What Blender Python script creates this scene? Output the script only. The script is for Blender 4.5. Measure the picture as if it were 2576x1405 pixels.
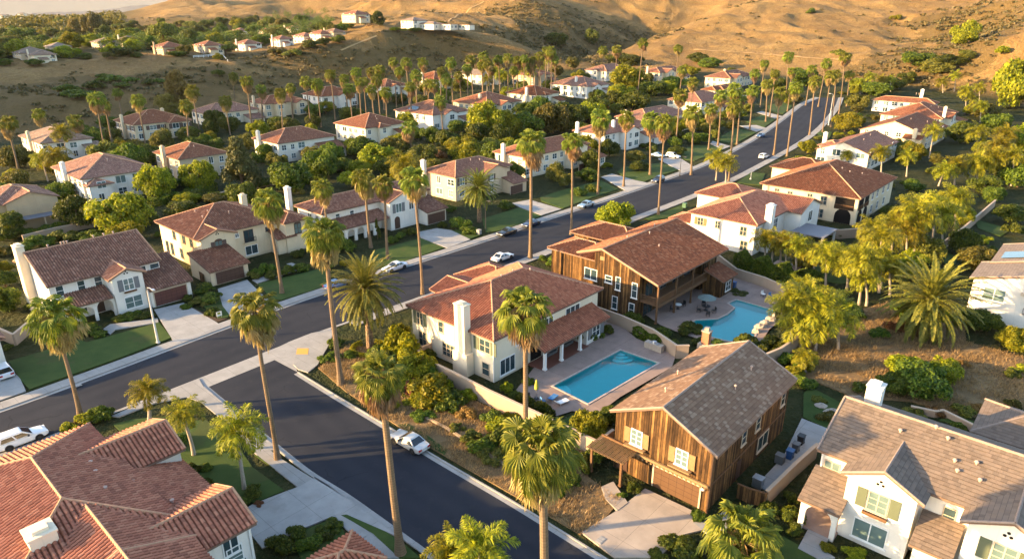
SKY,SUN,EXPO,HAZE,AIR,DUST,OZ,SUNC=.15,5.0,2.13,0.00002,1.0,1.3,1.1,(1.,.66,.30)
import bpy, math, random
import numpy as np
from mathutils import Vector, Matrix
R_=math.radians; PI=math.pi
sc=bpy.context.scene; COL=sc.collection
for o in list(bpy.data.objects): bpy.data.objects.remove(o)
# ---------------------------------------------------------------- camera
H=42.0; F=1717.0; CX,CY=1288.0,702.5; TH=math.atan((CY-40)/F)
cd=bpy.data.cameras.new("camera"); cam=bpy.data.objects.new("camera",cd); COL.objects.link(cam)
cd.sensor_width=36; cd.lens=36*F/2576; cd.clip_start=.5; cd.clip_end=30000
cam.location=(0,0,H); cam.rotation_euler=(PI/2-TH,0,0); sc.camera=cam
def ray(px,py):
    x=(px-CX)/F; y=(py-CY)/F
    return np.array([x,math.cos(TH)-y*math.sin(TH),-math.sin(TH)-y*math.cos(TH)])
def atz(px,py,z):
    d=ray(px,py); t=(z-H)/d[2]; return np.array([0,0,H])+t*d
def atr(px,py,r):            # the point on a sight line at horizontal distance r
    d=ray(px,py); return np.array([0,0,H])+d*(r/math.hypot(d[0],d[1]))
def proj(p):
    q=np.array(p,float)-np.array([0,0,H]); zc=q[1]*math.cos(TH)-q[2]*math.sin(TH); yc=-q[1]*math.sin(TH)-q[2]*math.cos(TH)
    return CX+F*q[0]/zc, CY+F*yc/zc, zc
AZ=R_(42); U=np.array([math.sin(AZ),math.cos(AZ)]); W=np.array([math.cos(AZ),-math.sin(AZ)])
ROT=math.atan2(W[1],W[0])
# ---------------------------------------------------------------- scene tree helpers
def tag(o,label=None,cat=None,group=None,kind=None):
    if label: o['label']=label
    if cat: o['category']=cat
    if group: o['group']=group
    if kind: o['kind']=kind
    return o
def empty(name,loc,rz=0.,label=None,cat=None,group=None):
    o=bpy.data.objects.new(name,None); COL.objects.link(o); o.location=tuple(loc); o.rotation_euler=(0,0,rz); o.empty_display_size=.3
    return tag(o,label,cat,group)
def link(name,me,parent=None,loc=None,rot=None,scale=None):
    o=bpy.data.objects.new(name,me); COL.objects.link(o)
    if parent: o.parent=parent
    if loc is not None: o.location=tuple(loc)
    if rot is not None: o.rotation_euler=tuple(rot)
    if scale is not None: o.scale=scale if hasattr(scale,'__len__') else (scale,)*3
    return o
class MB:
    def __init__(s): s.v=[];s.f=[];s.uv=[];s.mi=[];s.sm=[]
    def poly(s,pts,m=0,uv=None,sm=False):
        n=len(s.v); s.v+= [tuple(map(float,p)) for p in pts]; s.f.append(tuple(range(n,n+len(pts)))); s.mi.append(m); s.sm.append(sm)
        if uv is None:
            a=np.array(pts[0],float);nn=np.cross(np.array(pts[1],float)-a,np.array(pts[-1],float)-a); nn=np.abs(nn)
            if nn[2]>nn[0] and nn[2]>nn[1]: uv=[(p[0],p[1]) for p in pts]
            elif nn[0]>nn[1]: uv=[(p[1],p[2]) for p in pts]
            else: uv=[(p[0]+37.3,p[2]) for p in pts]
        s.uv+=list(uv)
    def box(s,x0,x1,y0,y1,z0,z1,m=0,skip=''):
        P=lambda *a:a
        if 't' not in skip: s.poly([(x0,y0,z1),(x1,y0,z1),(x1,y1,z1),(x0,y1,z1)],m)
        if 'b' not in skip: s.poly([(x0,y1,z0),(x1,y1,z0),(x1,y0,z0),(x0,y0,z0)],m)
        s.poly([(x0,y0,z0),(x1,y0,z0),(x1,y0,z1),(x0,y0,z1)],m); s.poly([(x1,y0,z0),(x1,y1,z0),(x1,y1,z1),(x1,y0,z1)],m)
        s.poly([(x1,y1,z0),(x0,y1,z0),(x0,y1,z1),(x1,y1,z1)],m); s.poly([(x0,y1,z0),(x0,y0,z0),(x0,y0,z1),(x0,y1,z1)],m)
    def prism(s,pts,z0,z1,m=0,mt=None):
        n=len(pts); a=sum(pts[i][0]*pts[(i+1)%n][1]-pts[(i+1)%n][0]*pts[i][1] for i in range(n))
        if a<0: pts=pts[::-1]
        s.poly([(p[0],p[1],z1) for p in pts],m if mt is None else mt)
        for i in range(n):
            a,b=pts[i],pts[(i+1)%n]; s.poly([(a[0],a[1],z0),(b[0],b[1],z0),(b[0],b[1],z1),(a[0],a[1],z1)],m)
    def tube(s,pts,rad,n=8,m=0,cap=True,sm=True):
        pts=[np.array(p,float) for p in pts]; rings=[]
        for i,p in enumerate(pts):
            d=pts[min(i+1,len(pts)-1)]-pts[max(i-1,0)]; d=d/(np.linalg.norm(d)+1e-9)
            a=np.array([1,0,0]) if abs(d[0])<.8 else np.array([0,1,0]); a=a-d*(a@d); a/=np.linalg.norm(a); b=np.cross(d,a)
            r=rad[i] if hasattr(rad,'__len__') else rad
            rings.append([p+r*(math.cos(2*PI*k/n)*a+math.sin(2*PI*k/n)*b) for k in range(n)])
        L=0
        for i in range(len(pts)-1):
            L2=L+np.linalg.norm(pts[i+1]-pts[i])
            for k in range(n):
                k2=(k+1)%n; s.poly([rings[i][k],rings[i][k2],rings[i+1][k2],rings[i+1][k]],m,[(k/n,L),((k+1)/n,L),((k+1)/n,L2),(k/n,L2)],sm)
            L=L2
        if cap: s.poly(rings[-1],m); s.poly(rings[0][::-1],m)
    def lathe(s,prof,n=12,m=0,c=(0,0),sm=True):
        for i in range(len(prof)-1):
            (r0,z0),(r1,z1)=prof[i],prof[i+1]
            for k in range(n):
                a,b=2*PI*k/n,2*PI*(k+1)/n
                P=[(c[0]+r0*math.cos(a),c[1]+r0*math.sin(a),z0),(c[0]+r0*math.cos(b),c[1]+r0*math.sin(b),z0),(c[0]+r1*math.cos(b),c[1]+r1*math.sin(b),z1),(c[0]+r1*math.cos(a),c[1]+r1*math.sin(a),z1)]
                if r1<1e-5: P=P[:3]
                elif r0<1e-5: P=P[1:]
                s.poly(P,m,None,sm)
    def mesh(s,name,mats):
        me=bpy.data.meshes.new(name); me.from_pydata(s.v,[],s.f)
        l=me.uv_layers.new(name="UVMap"); l.data.foreach_set('uv',np.array(s.uv,np.float32).ravel())
        me.polygons.foreach_set('material_index',np.array(s.mi,np.int32)); me.polygons.foreach_set('use_smooth',np.array(s.sm,bool))
        for m in (mats if isinstance(mats,(list,tuple)) else [mats]): me.materials.append(m)
        me.update(); return me
    def build(s,name,mats,parent=None,loc=None,rot=None): return link(name,s.mesh(name,mats),parent,loc,rot)
def npmesh(name,V,Q,mats,mi=None,smooth=False):
    V=np.asarray(V,np.float32); Q=np.asarray(Q,np.int32); k=Q.shape[1]; me=bpy.data.meshes.new(name)
    me.vertices.add(len(V)); me.vertices.foreach_set('co',V.ravel()); me.loops.add(Q.size); me.loops.foreach_set('vertex_index',Q.ravel())
    me.polygons.add(len(Q)); me.polygons.foreach_set('loop_start',np.arange(0,Q.size,k,dtype=np.int32))
    me.polygons.foreach_set('loop_total',np.full(len(Q),k,np.int32))
    for m in (mats if isinstance(mats,(list,tuple)) else [mats]): me.materials.append(m)
    if mi is not None: me.polygons.foreach_set('material_index',np.asarray(mi,np.int32))
    me.polygons.foreach_set('use_smooth',np.full(len(Q),smooth,bool)); me.update(calc_edges=True); return me
# ---------------------------------------------------------------- noise
_pr=np.random.RandomState(5); _perm=_pr.permutation(4096); _g=_pr.rand(4096)*2*PI
def noise2(x,y):
    x=np.asarray(x,float);y=np.asarray(y,float);xi=np.floor(x).astype(int);yi=np.floor(y).astype(int);xf=x-xi;yf=y-yi
    def gr(a,b,dx,dy):
        t=_g[_perm[(a+_perm[b&4095])&4095]]; return np.cos(t)*dx+np.sin(t)*dy
    s=lambda t:t*t*t*(t*(t*6-15)+10)
    u=s(xf);v=s(yf)
    n0=gr(xi,yi,xf,yf)*(1-u)+gr(xi+1,yi,xf-1,yf)*u; n1=gr(xi,yi+1,xf,yf-1)*(1-u)+gr(xi+1,yi+1,xf-1,yf-1)*u
    return (n0*(1-v)+n1*v)*1.5
def fbm(x,y,o=4):
    t=0;a=1
    for i in range(o): t=t+a*noise2(x+i*17.3,y-i*9.1); x=x*2.03;y=y*2.03;a*=.5
    return t
# ---------------------------------------------------------------- materials
class NT:
    def __init__(s,name):
        s.m=bpy.data.materials.new(name); s.m.use_nodes=True; s.t=s.m.node_tree; s.n=s.t.nodes; s.b=s.n['Principled BSDF']; s.out=s.n['Material Output']
    def new(s,ty,**k):
        n=s.n.new(ty)
        for a,b in k.items(): setattr(n,a,b)
        return n
    def put(s,sock,v):
        if hasattr(v,'node'): s.t.links.new(v,sock)
        elif v is not None: sock.default_value=v
    def math(s,op,a,b=None,c=None):
        n=s.new('ShaderNodeMath',operation=op); s.put(n.inputs[0],a)
        if b is not None: s.put(n.inputs[1],b)
        if c is not None: s.put(n.inputs[2],c)
        return n.outputs[0]
    def mix(s,f,a,b,bt='MIX'):
        n=s.new('ShaderNodeMix',data_type='RGBA',blend_type=bt); s.put(n.inputs[0],f); s.put(n.inputs[6],c4(a)); s.put(n.inputs[7],c4(b)); return n.outputs[2]
    def ramp(s,f,stops,interp='LINEAR'):
        n=s.new('ShaderNodeValToRGB'); s.put(n.inputs[0],f); e=n.color_ramp.elements; n.color_ramp.interpolation=interp
        while len(e)<len(stops): e.new(.5)
        for i,(p,c) in enumerate(stops): e[i].position=p; e[i].color=c4(c)
        return n.outputs[0]
    def noise(s,co,scale,det=3,rough=.55):
        n=s.new('ShaderNodeTexNoise'); s.put(n.inputs['Vector'],co); n.inputs['Scale'].default_value=scale; n.inputs['Detail'].default_value=det; n.inputs['Roughness'].default_value=rough; return n.outputs[0]
    def bump(s,h,st=.5,d=.05):
        n=s.new('ShaderNodeBump'); n.inputs['Strength'].default_value=st; n.inputs['Distance'].default_value=d; s.put(n.inputs['Height'],h); s.t.links.new(n.outputs[0],s.b.inputs['Normal'])
    def xyz(s,v): n=s.new('ShaderNodeSeparateXYZ'); s.put(n.inputs[0],v); return n.outputs
    def comb(s,x,y,z=0.): n=s.new('ShaderNodeCombineXYZ'); s.put(n.inputs[0],x); s.put(n.inputs[1],y); s.put(n.inputs[2],z); return n.outputs[0]
    def obj(s): return s.new('ShaderNodeTexCoord').outputs['Object']
    def uv(s): return s.new('ShaderNodeTexCoord').outputs['UV']
    def pos(s): return s.new('ShaderNodeNewGeometry').outputs['Position']
    def rnd(s): return s.new('ShaderNodeObjectInfo').outputs['Random']
    def isl(s): return s.new('ShaderNodeNewGeometry').outputs['Random Per Island']
    def fin(s,col,rough=.8,spec=.3,metal=0.):
        s.put(s.b.inputs['Base Color'],c4(col)); s.put(s.b.inputs['Roughness'],rough); s.b.inputs['Specular IOR Level'].default_value=spec; s.b.inputs['Metallic'].default_value=metal; return s.m
def c4(c): return (*c,1.) if isinstance(c,(tuple,list)) and len(c)==3 else c
def sc3(c,k): return tuple(min(1,x*k) for x in c)
def plain(name,col,rough=.6,spec=.4,metal=0.,var=.08,ns=3.):
    t=NT(name); n=t.noise(t.obj(),ns,3); c=t.mix(n,sc3(col,1-var),sc3(col,1+var)); return t.fin(c,rough,spec,metal)
def stucco(name,col):
    t=NT(name); p=t.pos(); n=t.noise(p,.5,4); f=t.noise(p,9.,3); z=t.xyz(t.obj())[2]
    v=t.new('ShaderNodeVectorMath',operation='MULTIPLY'); t.put(v.inputs[0],p); v.inputs[1].default_value=(2.2,2.2,.18); st=t.noise(v.outputs[0],1.,4)
    c=t.mix(t.math('MULTIPLY_ADD',n,1.8,-.45),sc3(col,.88),sc3(col,1.06)); c=t.mix(t.math('MULTIPLY',t.math('GREATER_THAN',st,.6),.16),c,sc3(col,.62))
    darkening=t.math('SUBTRACT',1.,t.math('MULTIPLY',z,1.6)); c=t.mix(t.math('MULTIPLY',t.math('MAXIMUM',darkening,0.),.35),c,sc3(col,.55))  # colour gets darker towards the wall foot
    t.bump(f,.35,.03); return t.fin(c,.9,.15)
def tiles(name,cols,p=.32,c=.4,flat=False,bump=.9,darkening=.35):
    t=NT(name); uv=t.xyz(t.uv()); r=t.rnd()
    row=t.math('FLOOR',t.math('DIVIDE',uv[1],c)); u=t.math('DIVIDE',uv[0],p)
    if flat: u=t.math('ADD',u,t.math('MULTIPLY',t.math('MODULO',row,2.),.5))
    cu=t.math('FLOOR',u); w=t.new('ShaderNodeTexWhiteNoise',noise_dimensions='3D'); t.put(w.inputs[0],t.comb(cu,row,t.math('MULTIPLY',r,91.)))
    n=len(cols); col=t.ramp(w.outputs[0],[(i/n,x) for i,x in enumerate(cols)],'CONSTANT' if not flat else 'LINEAR')
    g=t.noise(t.pos(),.35,5,.65); g2=t.noise(t.pos(),2.3,4,.6)
    col=t.mix(t.math('MULTIPLY',t.math('MULTIPLY_ADD',g,2.4,-.85),darkening),col,sc3(cols[0],.55)); col=t.mix(t.math('MULTIPLY',t.math('GREATER_THAN',g2,.63),.14),col,sc3(cols[-1],1.1))  # dirty blotches and paler specks by noise
    h=t.new('ShaderNodeHueSaturation'); t.put(h.inputs['Value'],t.math('MULTIPLY_ADD',r,.35,.82)); t.put(h.inputs['Saturation'],t.math('MULTIPLY_ADD',r,-.3,1.12)); t.put(h.inputs['Color'],col)
    fr=t.math('FRACT',t.math('DIVIDE',uv[1],c)); base=h.outputs[0]
    if not flat:   # valley shade painted into the pans between the barrel covers, with some dust
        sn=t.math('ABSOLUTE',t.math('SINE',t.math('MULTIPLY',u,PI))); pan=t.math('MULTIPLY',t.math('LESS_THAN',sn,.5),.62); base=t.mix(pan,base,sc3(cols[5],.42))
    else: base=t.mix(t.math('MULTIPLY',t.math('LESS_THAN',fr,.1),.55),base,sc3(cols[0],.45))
    if bump:
        if flat:
            e=t.math('MINIMUM',1.,t.math('MULTIPLY',t.math('PINGPONG',u,.5),14.)); hh=t.math('SUBTRACT',t.math('MULTIPLY',e,.25),fr)
        else: hh=t.math('SUBTRACT',t.math('ABSOLUTE',t.math('SINE',t.math('MULTIPLY',u,PI))),t.math('MULTIPLY',fr,.45))
        t.bump(hh,bump,.1 if not flat else .05)
    return t.fin(base,.85,.2)
def concrete(name,col,joint=1.5,jv=0.):
    t=NT(name); p=t.pos(); n=t.noise(p,.6,5,.6); f=t.noise(p,14.,3); c=t.mix(t.math('MULTIPLY_ADD',n,2.,-.5),sc3(col,.8),sc3(col,1.12))
    uv=t.xyz(t.uv())
    if joint:
        e=t.math('LESS_THAN',t.math('FRACT',t.math('DIVIDE',uv[0],joint)),.035/joint)
        if jv: e=t.math('MAXIMUM',e,t.math('LESS_THAN',t.math('FRACT',t.math('DIVIDE',uv[1],jv)),.035/jv))
        c=t.mix(t.math('MULTIPLY',e,.65),c,sc3(col,.3))
        ww=t.new('ShaderNodeTexWhiteNoise',noise_dimensions='2D'); t.put(ww.inputs[0],t.comb(t.math('FLOOR',t.math('DIVIDE',uv[0],joint)),t.math('FLOOR',t.math('DIVIDE',uv[1],jv or 99.)))); c=t.mix(t.math('MULTIPLY',ww.outputs[0],.16),c,sc3(col,.6))
    st=t.noise(p,.25,6,.7); c=t.mix(t.math('MULTIPLY',t.math('GREATER_THAN',st,.57),.14),c,sc3(col,.5)); t.bump(f,.2,.01); return t.fin(c,.9,.2)
def leafmat(name,a,b,tr=.35,var=.6,spec=.25):
    t=NT(name); r=t.isl(); o=t.rnd(); c=t.mix(r,a,b); h=t.new('ShaderNodeHueSaturation'); t.put(h.inputs['Hue'],t.math('MULTIPLY_ADD',o,.05,.475)); t.put(h.inputs['Value'],t.math('MULTIPLY_ADD',o,var,1-var/2)); t.put(h.inputs['Color'],c)
    t.fin(h.outputs[0],.55,spec); tb=t.new('ShaderNodeBsdfTranslucent'); t.put(tb.inputs[0],t.mix(.5,h.outputs[0],(1.,.9,.12),'MULTIPLY'))
    m=t.new('ShaderNodeMixShader'); m.inputs[0].default_value=tr; t.t.links.new(t.b.outputs[0],m.inputs[1]); t.t.links.new(tb.outputs[0],m.inputs[2]); t.t.links.new(m.outputs[0],t.out.inputs[0]); return t.m
def boards(name):
    t=NT(name); uv=t.xyz(t.uv()); bw=.27; b=t.math('FLOOR',t.math('DIVIDE',uv[0],bw)); w=t.new('ShaderNodeTexWhiteNoise',noise_dimensions='1D'); t.put(w.inputs['W'],b)
    s=t.noise(t.comb(t.math('MULTIPLY',uv[0],13.),t.math('MULTIPLY_ADD',uv[1],.45,t.math('MULTIPLY',w.outputs[0],40.))),1.,5,.7)
    big=t.noise(t.comb(t.math('MULTIPLY',uv[0],.9),t.math('MULTIPLY',uv[1],.28)),1.,5,.7)
    f=t.math('ADD',t.math('MULTIPLY_ADD',w.outputs[0],.42,t.math('MULTIPLY',s,.75)),t.math('MULTIPLY_ADD',big,1.1,-.66))
    c=t.ramp(f,[(.08,(.014,.009,.006)),(.36,(.055,.030,.014)),(.60,(.135,.072,.028)),(.82,(.29,.16,.06)),(.97,(.36,.25,.13))])
    fr=t.math('FRACT',t.math('DIVIDE',uv[0],bw)); g=t.math('LESS_THAN',fr,.13); c=t.mix(t.math('MULTIPLY',g,.85),c,(.010,.006,.004)); bt=t.math('MULTIPLY',t.math('GREATER_THAN',fr,.82),.5)
    t.bump(t.math('ADD',t.math('SUBTRACT',t.math('MULTIPLY',s,.5),g),bt),.8,.05); return t.fin(c,.9,.12)
def rgb(h): return tuple(((int(h[i:i+2],16)/255+.055)/1.055)**2.4 if int(h[i:i+2],16)>10 else int(h[i:i+2],16)/255/12.92 for i in (0,2,4))
def calm(L,k=.5):
    m=[sum(c[i] for c in L)/len(L) for i in range(3)]; return [tuple(m[i]+(c[i]-m[i])*k for i in range(3)) for c in L]
M={}
M['white']=stucco('white_stucco',(.72,.675,.60)); M['cream']=stucco('cream_stucco',(.64,.52,.35)); M['beige']=stucco('beige_stucco',(.54,.42,.28)); M['tan']=stucco('tan_stucco',(.43,.32,.20)); M['ivory']=stucco('ivory_stucco',(.71,.61,.45))
M['offwhite']=stucco('off_white_stucco',(.69,.625,.515))
M['wood']=boards('weathered_wood_boards')
RED=[(.24,.068,.025),(.31,.092,.034),(.37,.115,.042),(.27,.08,.03),(.40,.14,.055),(.15,.047,.024),(.34,.103,.038),(.43,.18,.085)]
BRN=[(.17,.066,.038),(.235,.09,.049),(.29,.113,.06),(.20,.077,.043),(.32,.14,.08),(.13,.055,.036),(.25,.097,.052),(.37,.20,.125)]
FLT=[(.15,.084,.050),(.20,.115,.07),(.235,.138,.085),(.18,.102,.062),(.27,.168,.105),(.135,.078,.05),(.21,.122,.076),(.33,.23,.155)]
RED=calm(RED,.5); BRN=calm(BRN,.62); FLT=calm(FLT,.7)
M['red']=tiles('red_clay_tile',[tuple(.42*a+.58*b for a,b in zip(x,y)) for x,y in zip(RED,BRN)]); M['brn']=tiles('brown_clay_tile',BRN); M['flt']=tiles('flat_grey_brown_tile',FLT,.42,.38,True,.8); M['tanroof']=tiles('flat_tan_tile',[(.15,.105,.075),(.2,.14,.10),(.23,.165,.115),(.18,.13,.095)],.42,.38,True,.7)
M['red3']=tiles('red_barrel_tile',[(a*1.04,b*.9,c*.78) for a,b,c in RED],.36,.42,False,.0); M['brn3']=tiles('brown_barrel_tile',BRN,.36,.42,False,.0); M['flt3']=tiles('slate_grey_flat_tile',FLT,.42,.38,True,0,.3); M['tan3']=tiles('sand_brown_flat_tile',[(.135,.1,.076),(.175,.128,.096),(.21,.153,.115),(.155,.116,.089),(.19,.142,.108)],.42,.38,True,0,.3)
M['cap']=plain('ridge_mortar_tile',(.42,.235,.14),.85,.2,0,.3,4.); M['capg']=plain('ridge_grey_tile',(.25,.19,.155),.85,.2,0,.25,4.)
M['trim']=plain('white_trim_paint',(.74,.72,.68),.5,.4); M['tantrim']=plain('tan_trim_paint',(.45,.36,.26),.6,.3); M['dktrim']=plain('dark_brown_trim',(.07,.04,.028),.6,.3); M['soffit']=plain('eave_soffit',(.30,.22,.16),.8,.2); M['fascia']=plain('fascia_board',(.17,.105,.075),.7,.3)
t=NT('window_glass'); g=t.noise(t.pos(),.7,2); M['glass']=t.fin(t.mix(g,(.012,.022,.028),(.05,.085,.095)),.06,.7)
t=NT('window_blind_glass'); M['glass2']=t.fin(t.mix(t.noise(t.pos(),.9,2),(.06,.10,.10),(.16,.22,.21)),.12,.6)
t=NT('painted_opening_shade'); M['dark']=t.fin((.012,.010,.009),.9,.1)  # near-black panels: the shade inside openings is put into the colour
def door_mat(name,col):
    t=NT(name); z=t.xyz(t.obj()); e=t.math('LESS_THAN',t.math('FRACT',t.math('DIVIDE',z[2],.55)),.07); g=t.math('LESS_THAN',t.math('FRACT',t.math('DIVIDE',t.math('ADD',z[0],z[1]),.8)),.06)
    c=t.mix(t.noise(t.obj(),2.,3),sc3(col,.8),sc3(col,1.15)); return t.fin(t.mix(t.math('MAXIMUM',e,t.math('MULTIPLY',g,.7)),c,sc3(col,.4)),.6,.3)
M['gar_brown']=door_mat('brown_garage_door',(.085,.045,.032)); M['gar_tan']=door_mat('taupe_garage_door',(.17,.12,.088)); M['gar_wood']=door_mat('wood_garage_door',(.10,.052,.026)); M['gar_red']=door_mat('redwood_garage_door',(.11,.042,.034))
M['door']=plain('dark_wood_door',(.06,.03,.02),.5,.4); M['shut_grey']=plain('grey_shutter_paint',(.15,.155,.16),.6,.3); M['shut_green']=plain('sage_shutter_paint',(.095,.11,.07),.6,.3); M['shut_wood']=plain('wood_shutter',(.23,.145,.07),.7,.2,0,.25,6.); M['shut_brn']=plain('brown_shutter_paint',(.09,.06,.05),.6,.3)
M['pipe']=plain('painted_vent_pipe',(.42,.30,.24),.7,.3); M['beam']=plain('rough_timber',(.13,.07,.035),.85,.2,0,.35,5.); M['slate']=plain('grey_patio_cover',(.16,.16,.18),.6,.3)
t=NT('asphalt'); p=t.pos(); uvx=t.xyz(t.uv()); a=t.noise(p,.12,5,.6); b=t.noise(p,22.,2); v=t.noise(p,.7,4,.7)
col=t.mix(t.math('MULTIPLY_ADD',a,2.4,-.7),(.010,.013,.021),(.025,.028,.037)); col=t.mix(t.math('MULTIPLY',t.math('GREATER_THAN',v,.6),.28),col,(.036,.036,.04)); col=t.mix(t.math('MULTIPLY',b,.35),col,(.038,.038,.043))
wt=t.math('ABSOLUTE',t.math('SINE',t.math('MULTIPLY',uvx[1],1.1))); col=t.mix(t.math('MULTIPLY',t.math('MULTIPLY',wt,wt),.25),col,(.036,.038,.046))
vo=t.new('ShaderNodeTexVoronoi',feature='DISTANCE_TO_EDGE'); vv=t.new('ShaderNodeVectorMath',operation='ADD'); t.put(vv.inputs[0],p); nz=t.new('ShaderNodeTexNoise'); t.put(nz.inputs['Vector'],p); nz.inputs['Scale'].default_value=.6; t.put(vv.inputs[1],nz.outputs[1]); t.put(vo.inputs['Vector'],vv.outputs[0]); vo.inputs['Scale'].default_value=.14
ck=t.math('MULTIPLY',t.math('LESS_THAN',vo.outputs[0],.006),t.math('GREATER_THAN',a,.54)); col=t.mix(t.math('MULTIPLY',ck,.4),col,(.006,.006,.008)); t.bump(b,.3,.012); M['asphalt']=t.fin(col,.9,.12)
M['walk']=concrete('sidewalk_concrete',(.285,.275,.26),1.5); M['drive']=concrete('driveway_concrete',(.31,.30,.285),3.6,3.2); M['drive_tan']=concrete('weathered_driveway_concrete',(.36,.30,.245),3.4,3.0); M['kerb']=concrete('kerb_concrete',(.30,.29,.275),3.); M['deck']=concrete('pool_deck_concrete',(.27,.195,.16),3.,3.); M['coping']=concrete('pool_coping',(.42,.35,.30),.6)
M['ptile']=plain('red_porch_tile',(.16,.06,.04),.6,.3,0,.25,5.)
M['pad']=plain('yellow_truncated_dome_pad',(.52,.30,.07),.8,.2)
t=NT('lawn_grass'); p=t.pos(); a=t.noise(p,.45,4,.6); b=t.noise(p,11.,3,.7); col=t.mix(t.math('MULTIPLY_ADD',a,2.4,-.7),(.018,.044,.008),(.052,.078,.017)); col=t.mix(t.math('MULTIPLY',b,.5),col,(.065,.093,.022)); dry=t.noise(p,.13,4,.65); col=t.mix(t.math('MULTIPLY',t.math('GREATER_THAN',dry,.58),.3),col,(.075,.06,.025)); t.bump(b,.8,.06); M['lawn']=t.fin(col,.9,.15)
t=NT('bare_slope_soil'); p=t.pos(); a=t.noise(p,.35,5,.65); b=t.noise(p,6.,4,.7); col=t.mix(t.math('MULTIPLY_ADD',a,2.4,-.7),(.10,.065,.035),(.26,.17,.085)); col=t.mix(t.math('MULTIPLY',t.math('GREATER_THAN',b,.55),.5),col,(.17,.135,.055)); t.bump(b,.9,.15); M['soil']=t.fin(col,.95,.1)
M['mulch']=plain('dark_planting_soil',(.06,.042,.028),.95,.1,0,.5,2.)
M['wallcap']=plain('garden_wall_cap',(.42,.32,.23),.8,.2); M['gwall']=stucco('garden_wall_block',(.36,.265,.19)); M['fence']=boards('fence_boards')
M['plaster']=plain('pool_plaster',(.09,.62,.62),.6,.3,0,.06,1.); M['poolstep']=plain('pool_step_plaster',(.30,.80,.80),.6,.3)
t=NT('pool_water'); fr=t.new('ShaderNodeFresnel'); fr.inputs[0].default_value=1.33; tr=t.new('ShaderNodeBsdfTransparent'); tr.inputs[0].default_value=(.40,.95,.97,1); gl=t.new('ShaderNodeBsdfGlossy'); gl.inputs['Roughness'].default_value=.03
bn=t.new('ShaderNodeBump'); bn.inputs['Strength'].default_value=.12; bn.inputs['Distance'].default_value=.05; t.put(bn.inputs['Height'],t.noise(t.pos(),1.6,3)); t.t.links.new(bn.outputs[0],gl.inputs['Normal']); mx=t.new('ShaderNodeMixShader'); t.put(mx.inputs[0],fr.outputs[0]); t.t.links.new(tr.outputs[0],mx.inputs[1]); t.t.links.new(gl.outputs[0],mx.inputs[2]); t.t.links.new(mx.outputs[0],t.out.inputs[0]); M['water']=t.m
M['metal']=plain('brushed_metal',(.5,.5,.5),.35,.5,.8); M['post']=concrete('lamp_post_concrete',(.52,.50,.47),0); M['black']=plain('black_plastic',(.02,.02,.022),.5,.4)
def paint(name,col,metal=.0):
    t=NT(name); t.fin(col,.32,.5,metal); t.b.inputs['Coat Weight'].default_value=.7; t.b.inputs['Coat Roughness'].default_value=.08; return t.m
# ---------------------------------------------------------------- terrain height field (metres, world x/y)
NB=np.array([(-330,-150),(-330,70),(-200,185),(-172,255),(-128,315),(-100,390),(-40,450),(60,462),(140,440),(190,410),(235,345),(215,250),(190,150),(240,60),(240,-150)],float)
def nbd(x,y):        # signed distance to the neighbourhood's outline, negative inside
    x=np.asarray(x,float);y=np.asarray(y,float); d=np.full(x.shape,1e9); ins=np.zeros(x.shape,bool); n=len(NB)
    for i in range(n):
        a=NB[i];b=NB[(i+1)%n]; e=b-a; t=np.clip(((x-a[0])*e[0]+(y-a[1])*e[1])/(e@e),0,1)
        d=np.minimum(d,np.hypot(x-a[0]-t*e[0],y-a[1]-t*e[1]))
        with np.errstate(divide='ignore',invalid='ignore'): c=((a[1]>y)!=(b[1]>y))&(x<(b[0]-a[0])*(y-a[1])/(b[1]-a[1]+1e-12)+a[0])
        ins^=c
    return np.where(ins,-d,d)
def base(y): t=np.clip((np.asarray(y,float)-225)/60,0,None); return np.where(t<1,1.35*t*t,1.35+2.7*(t-1))
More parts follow.
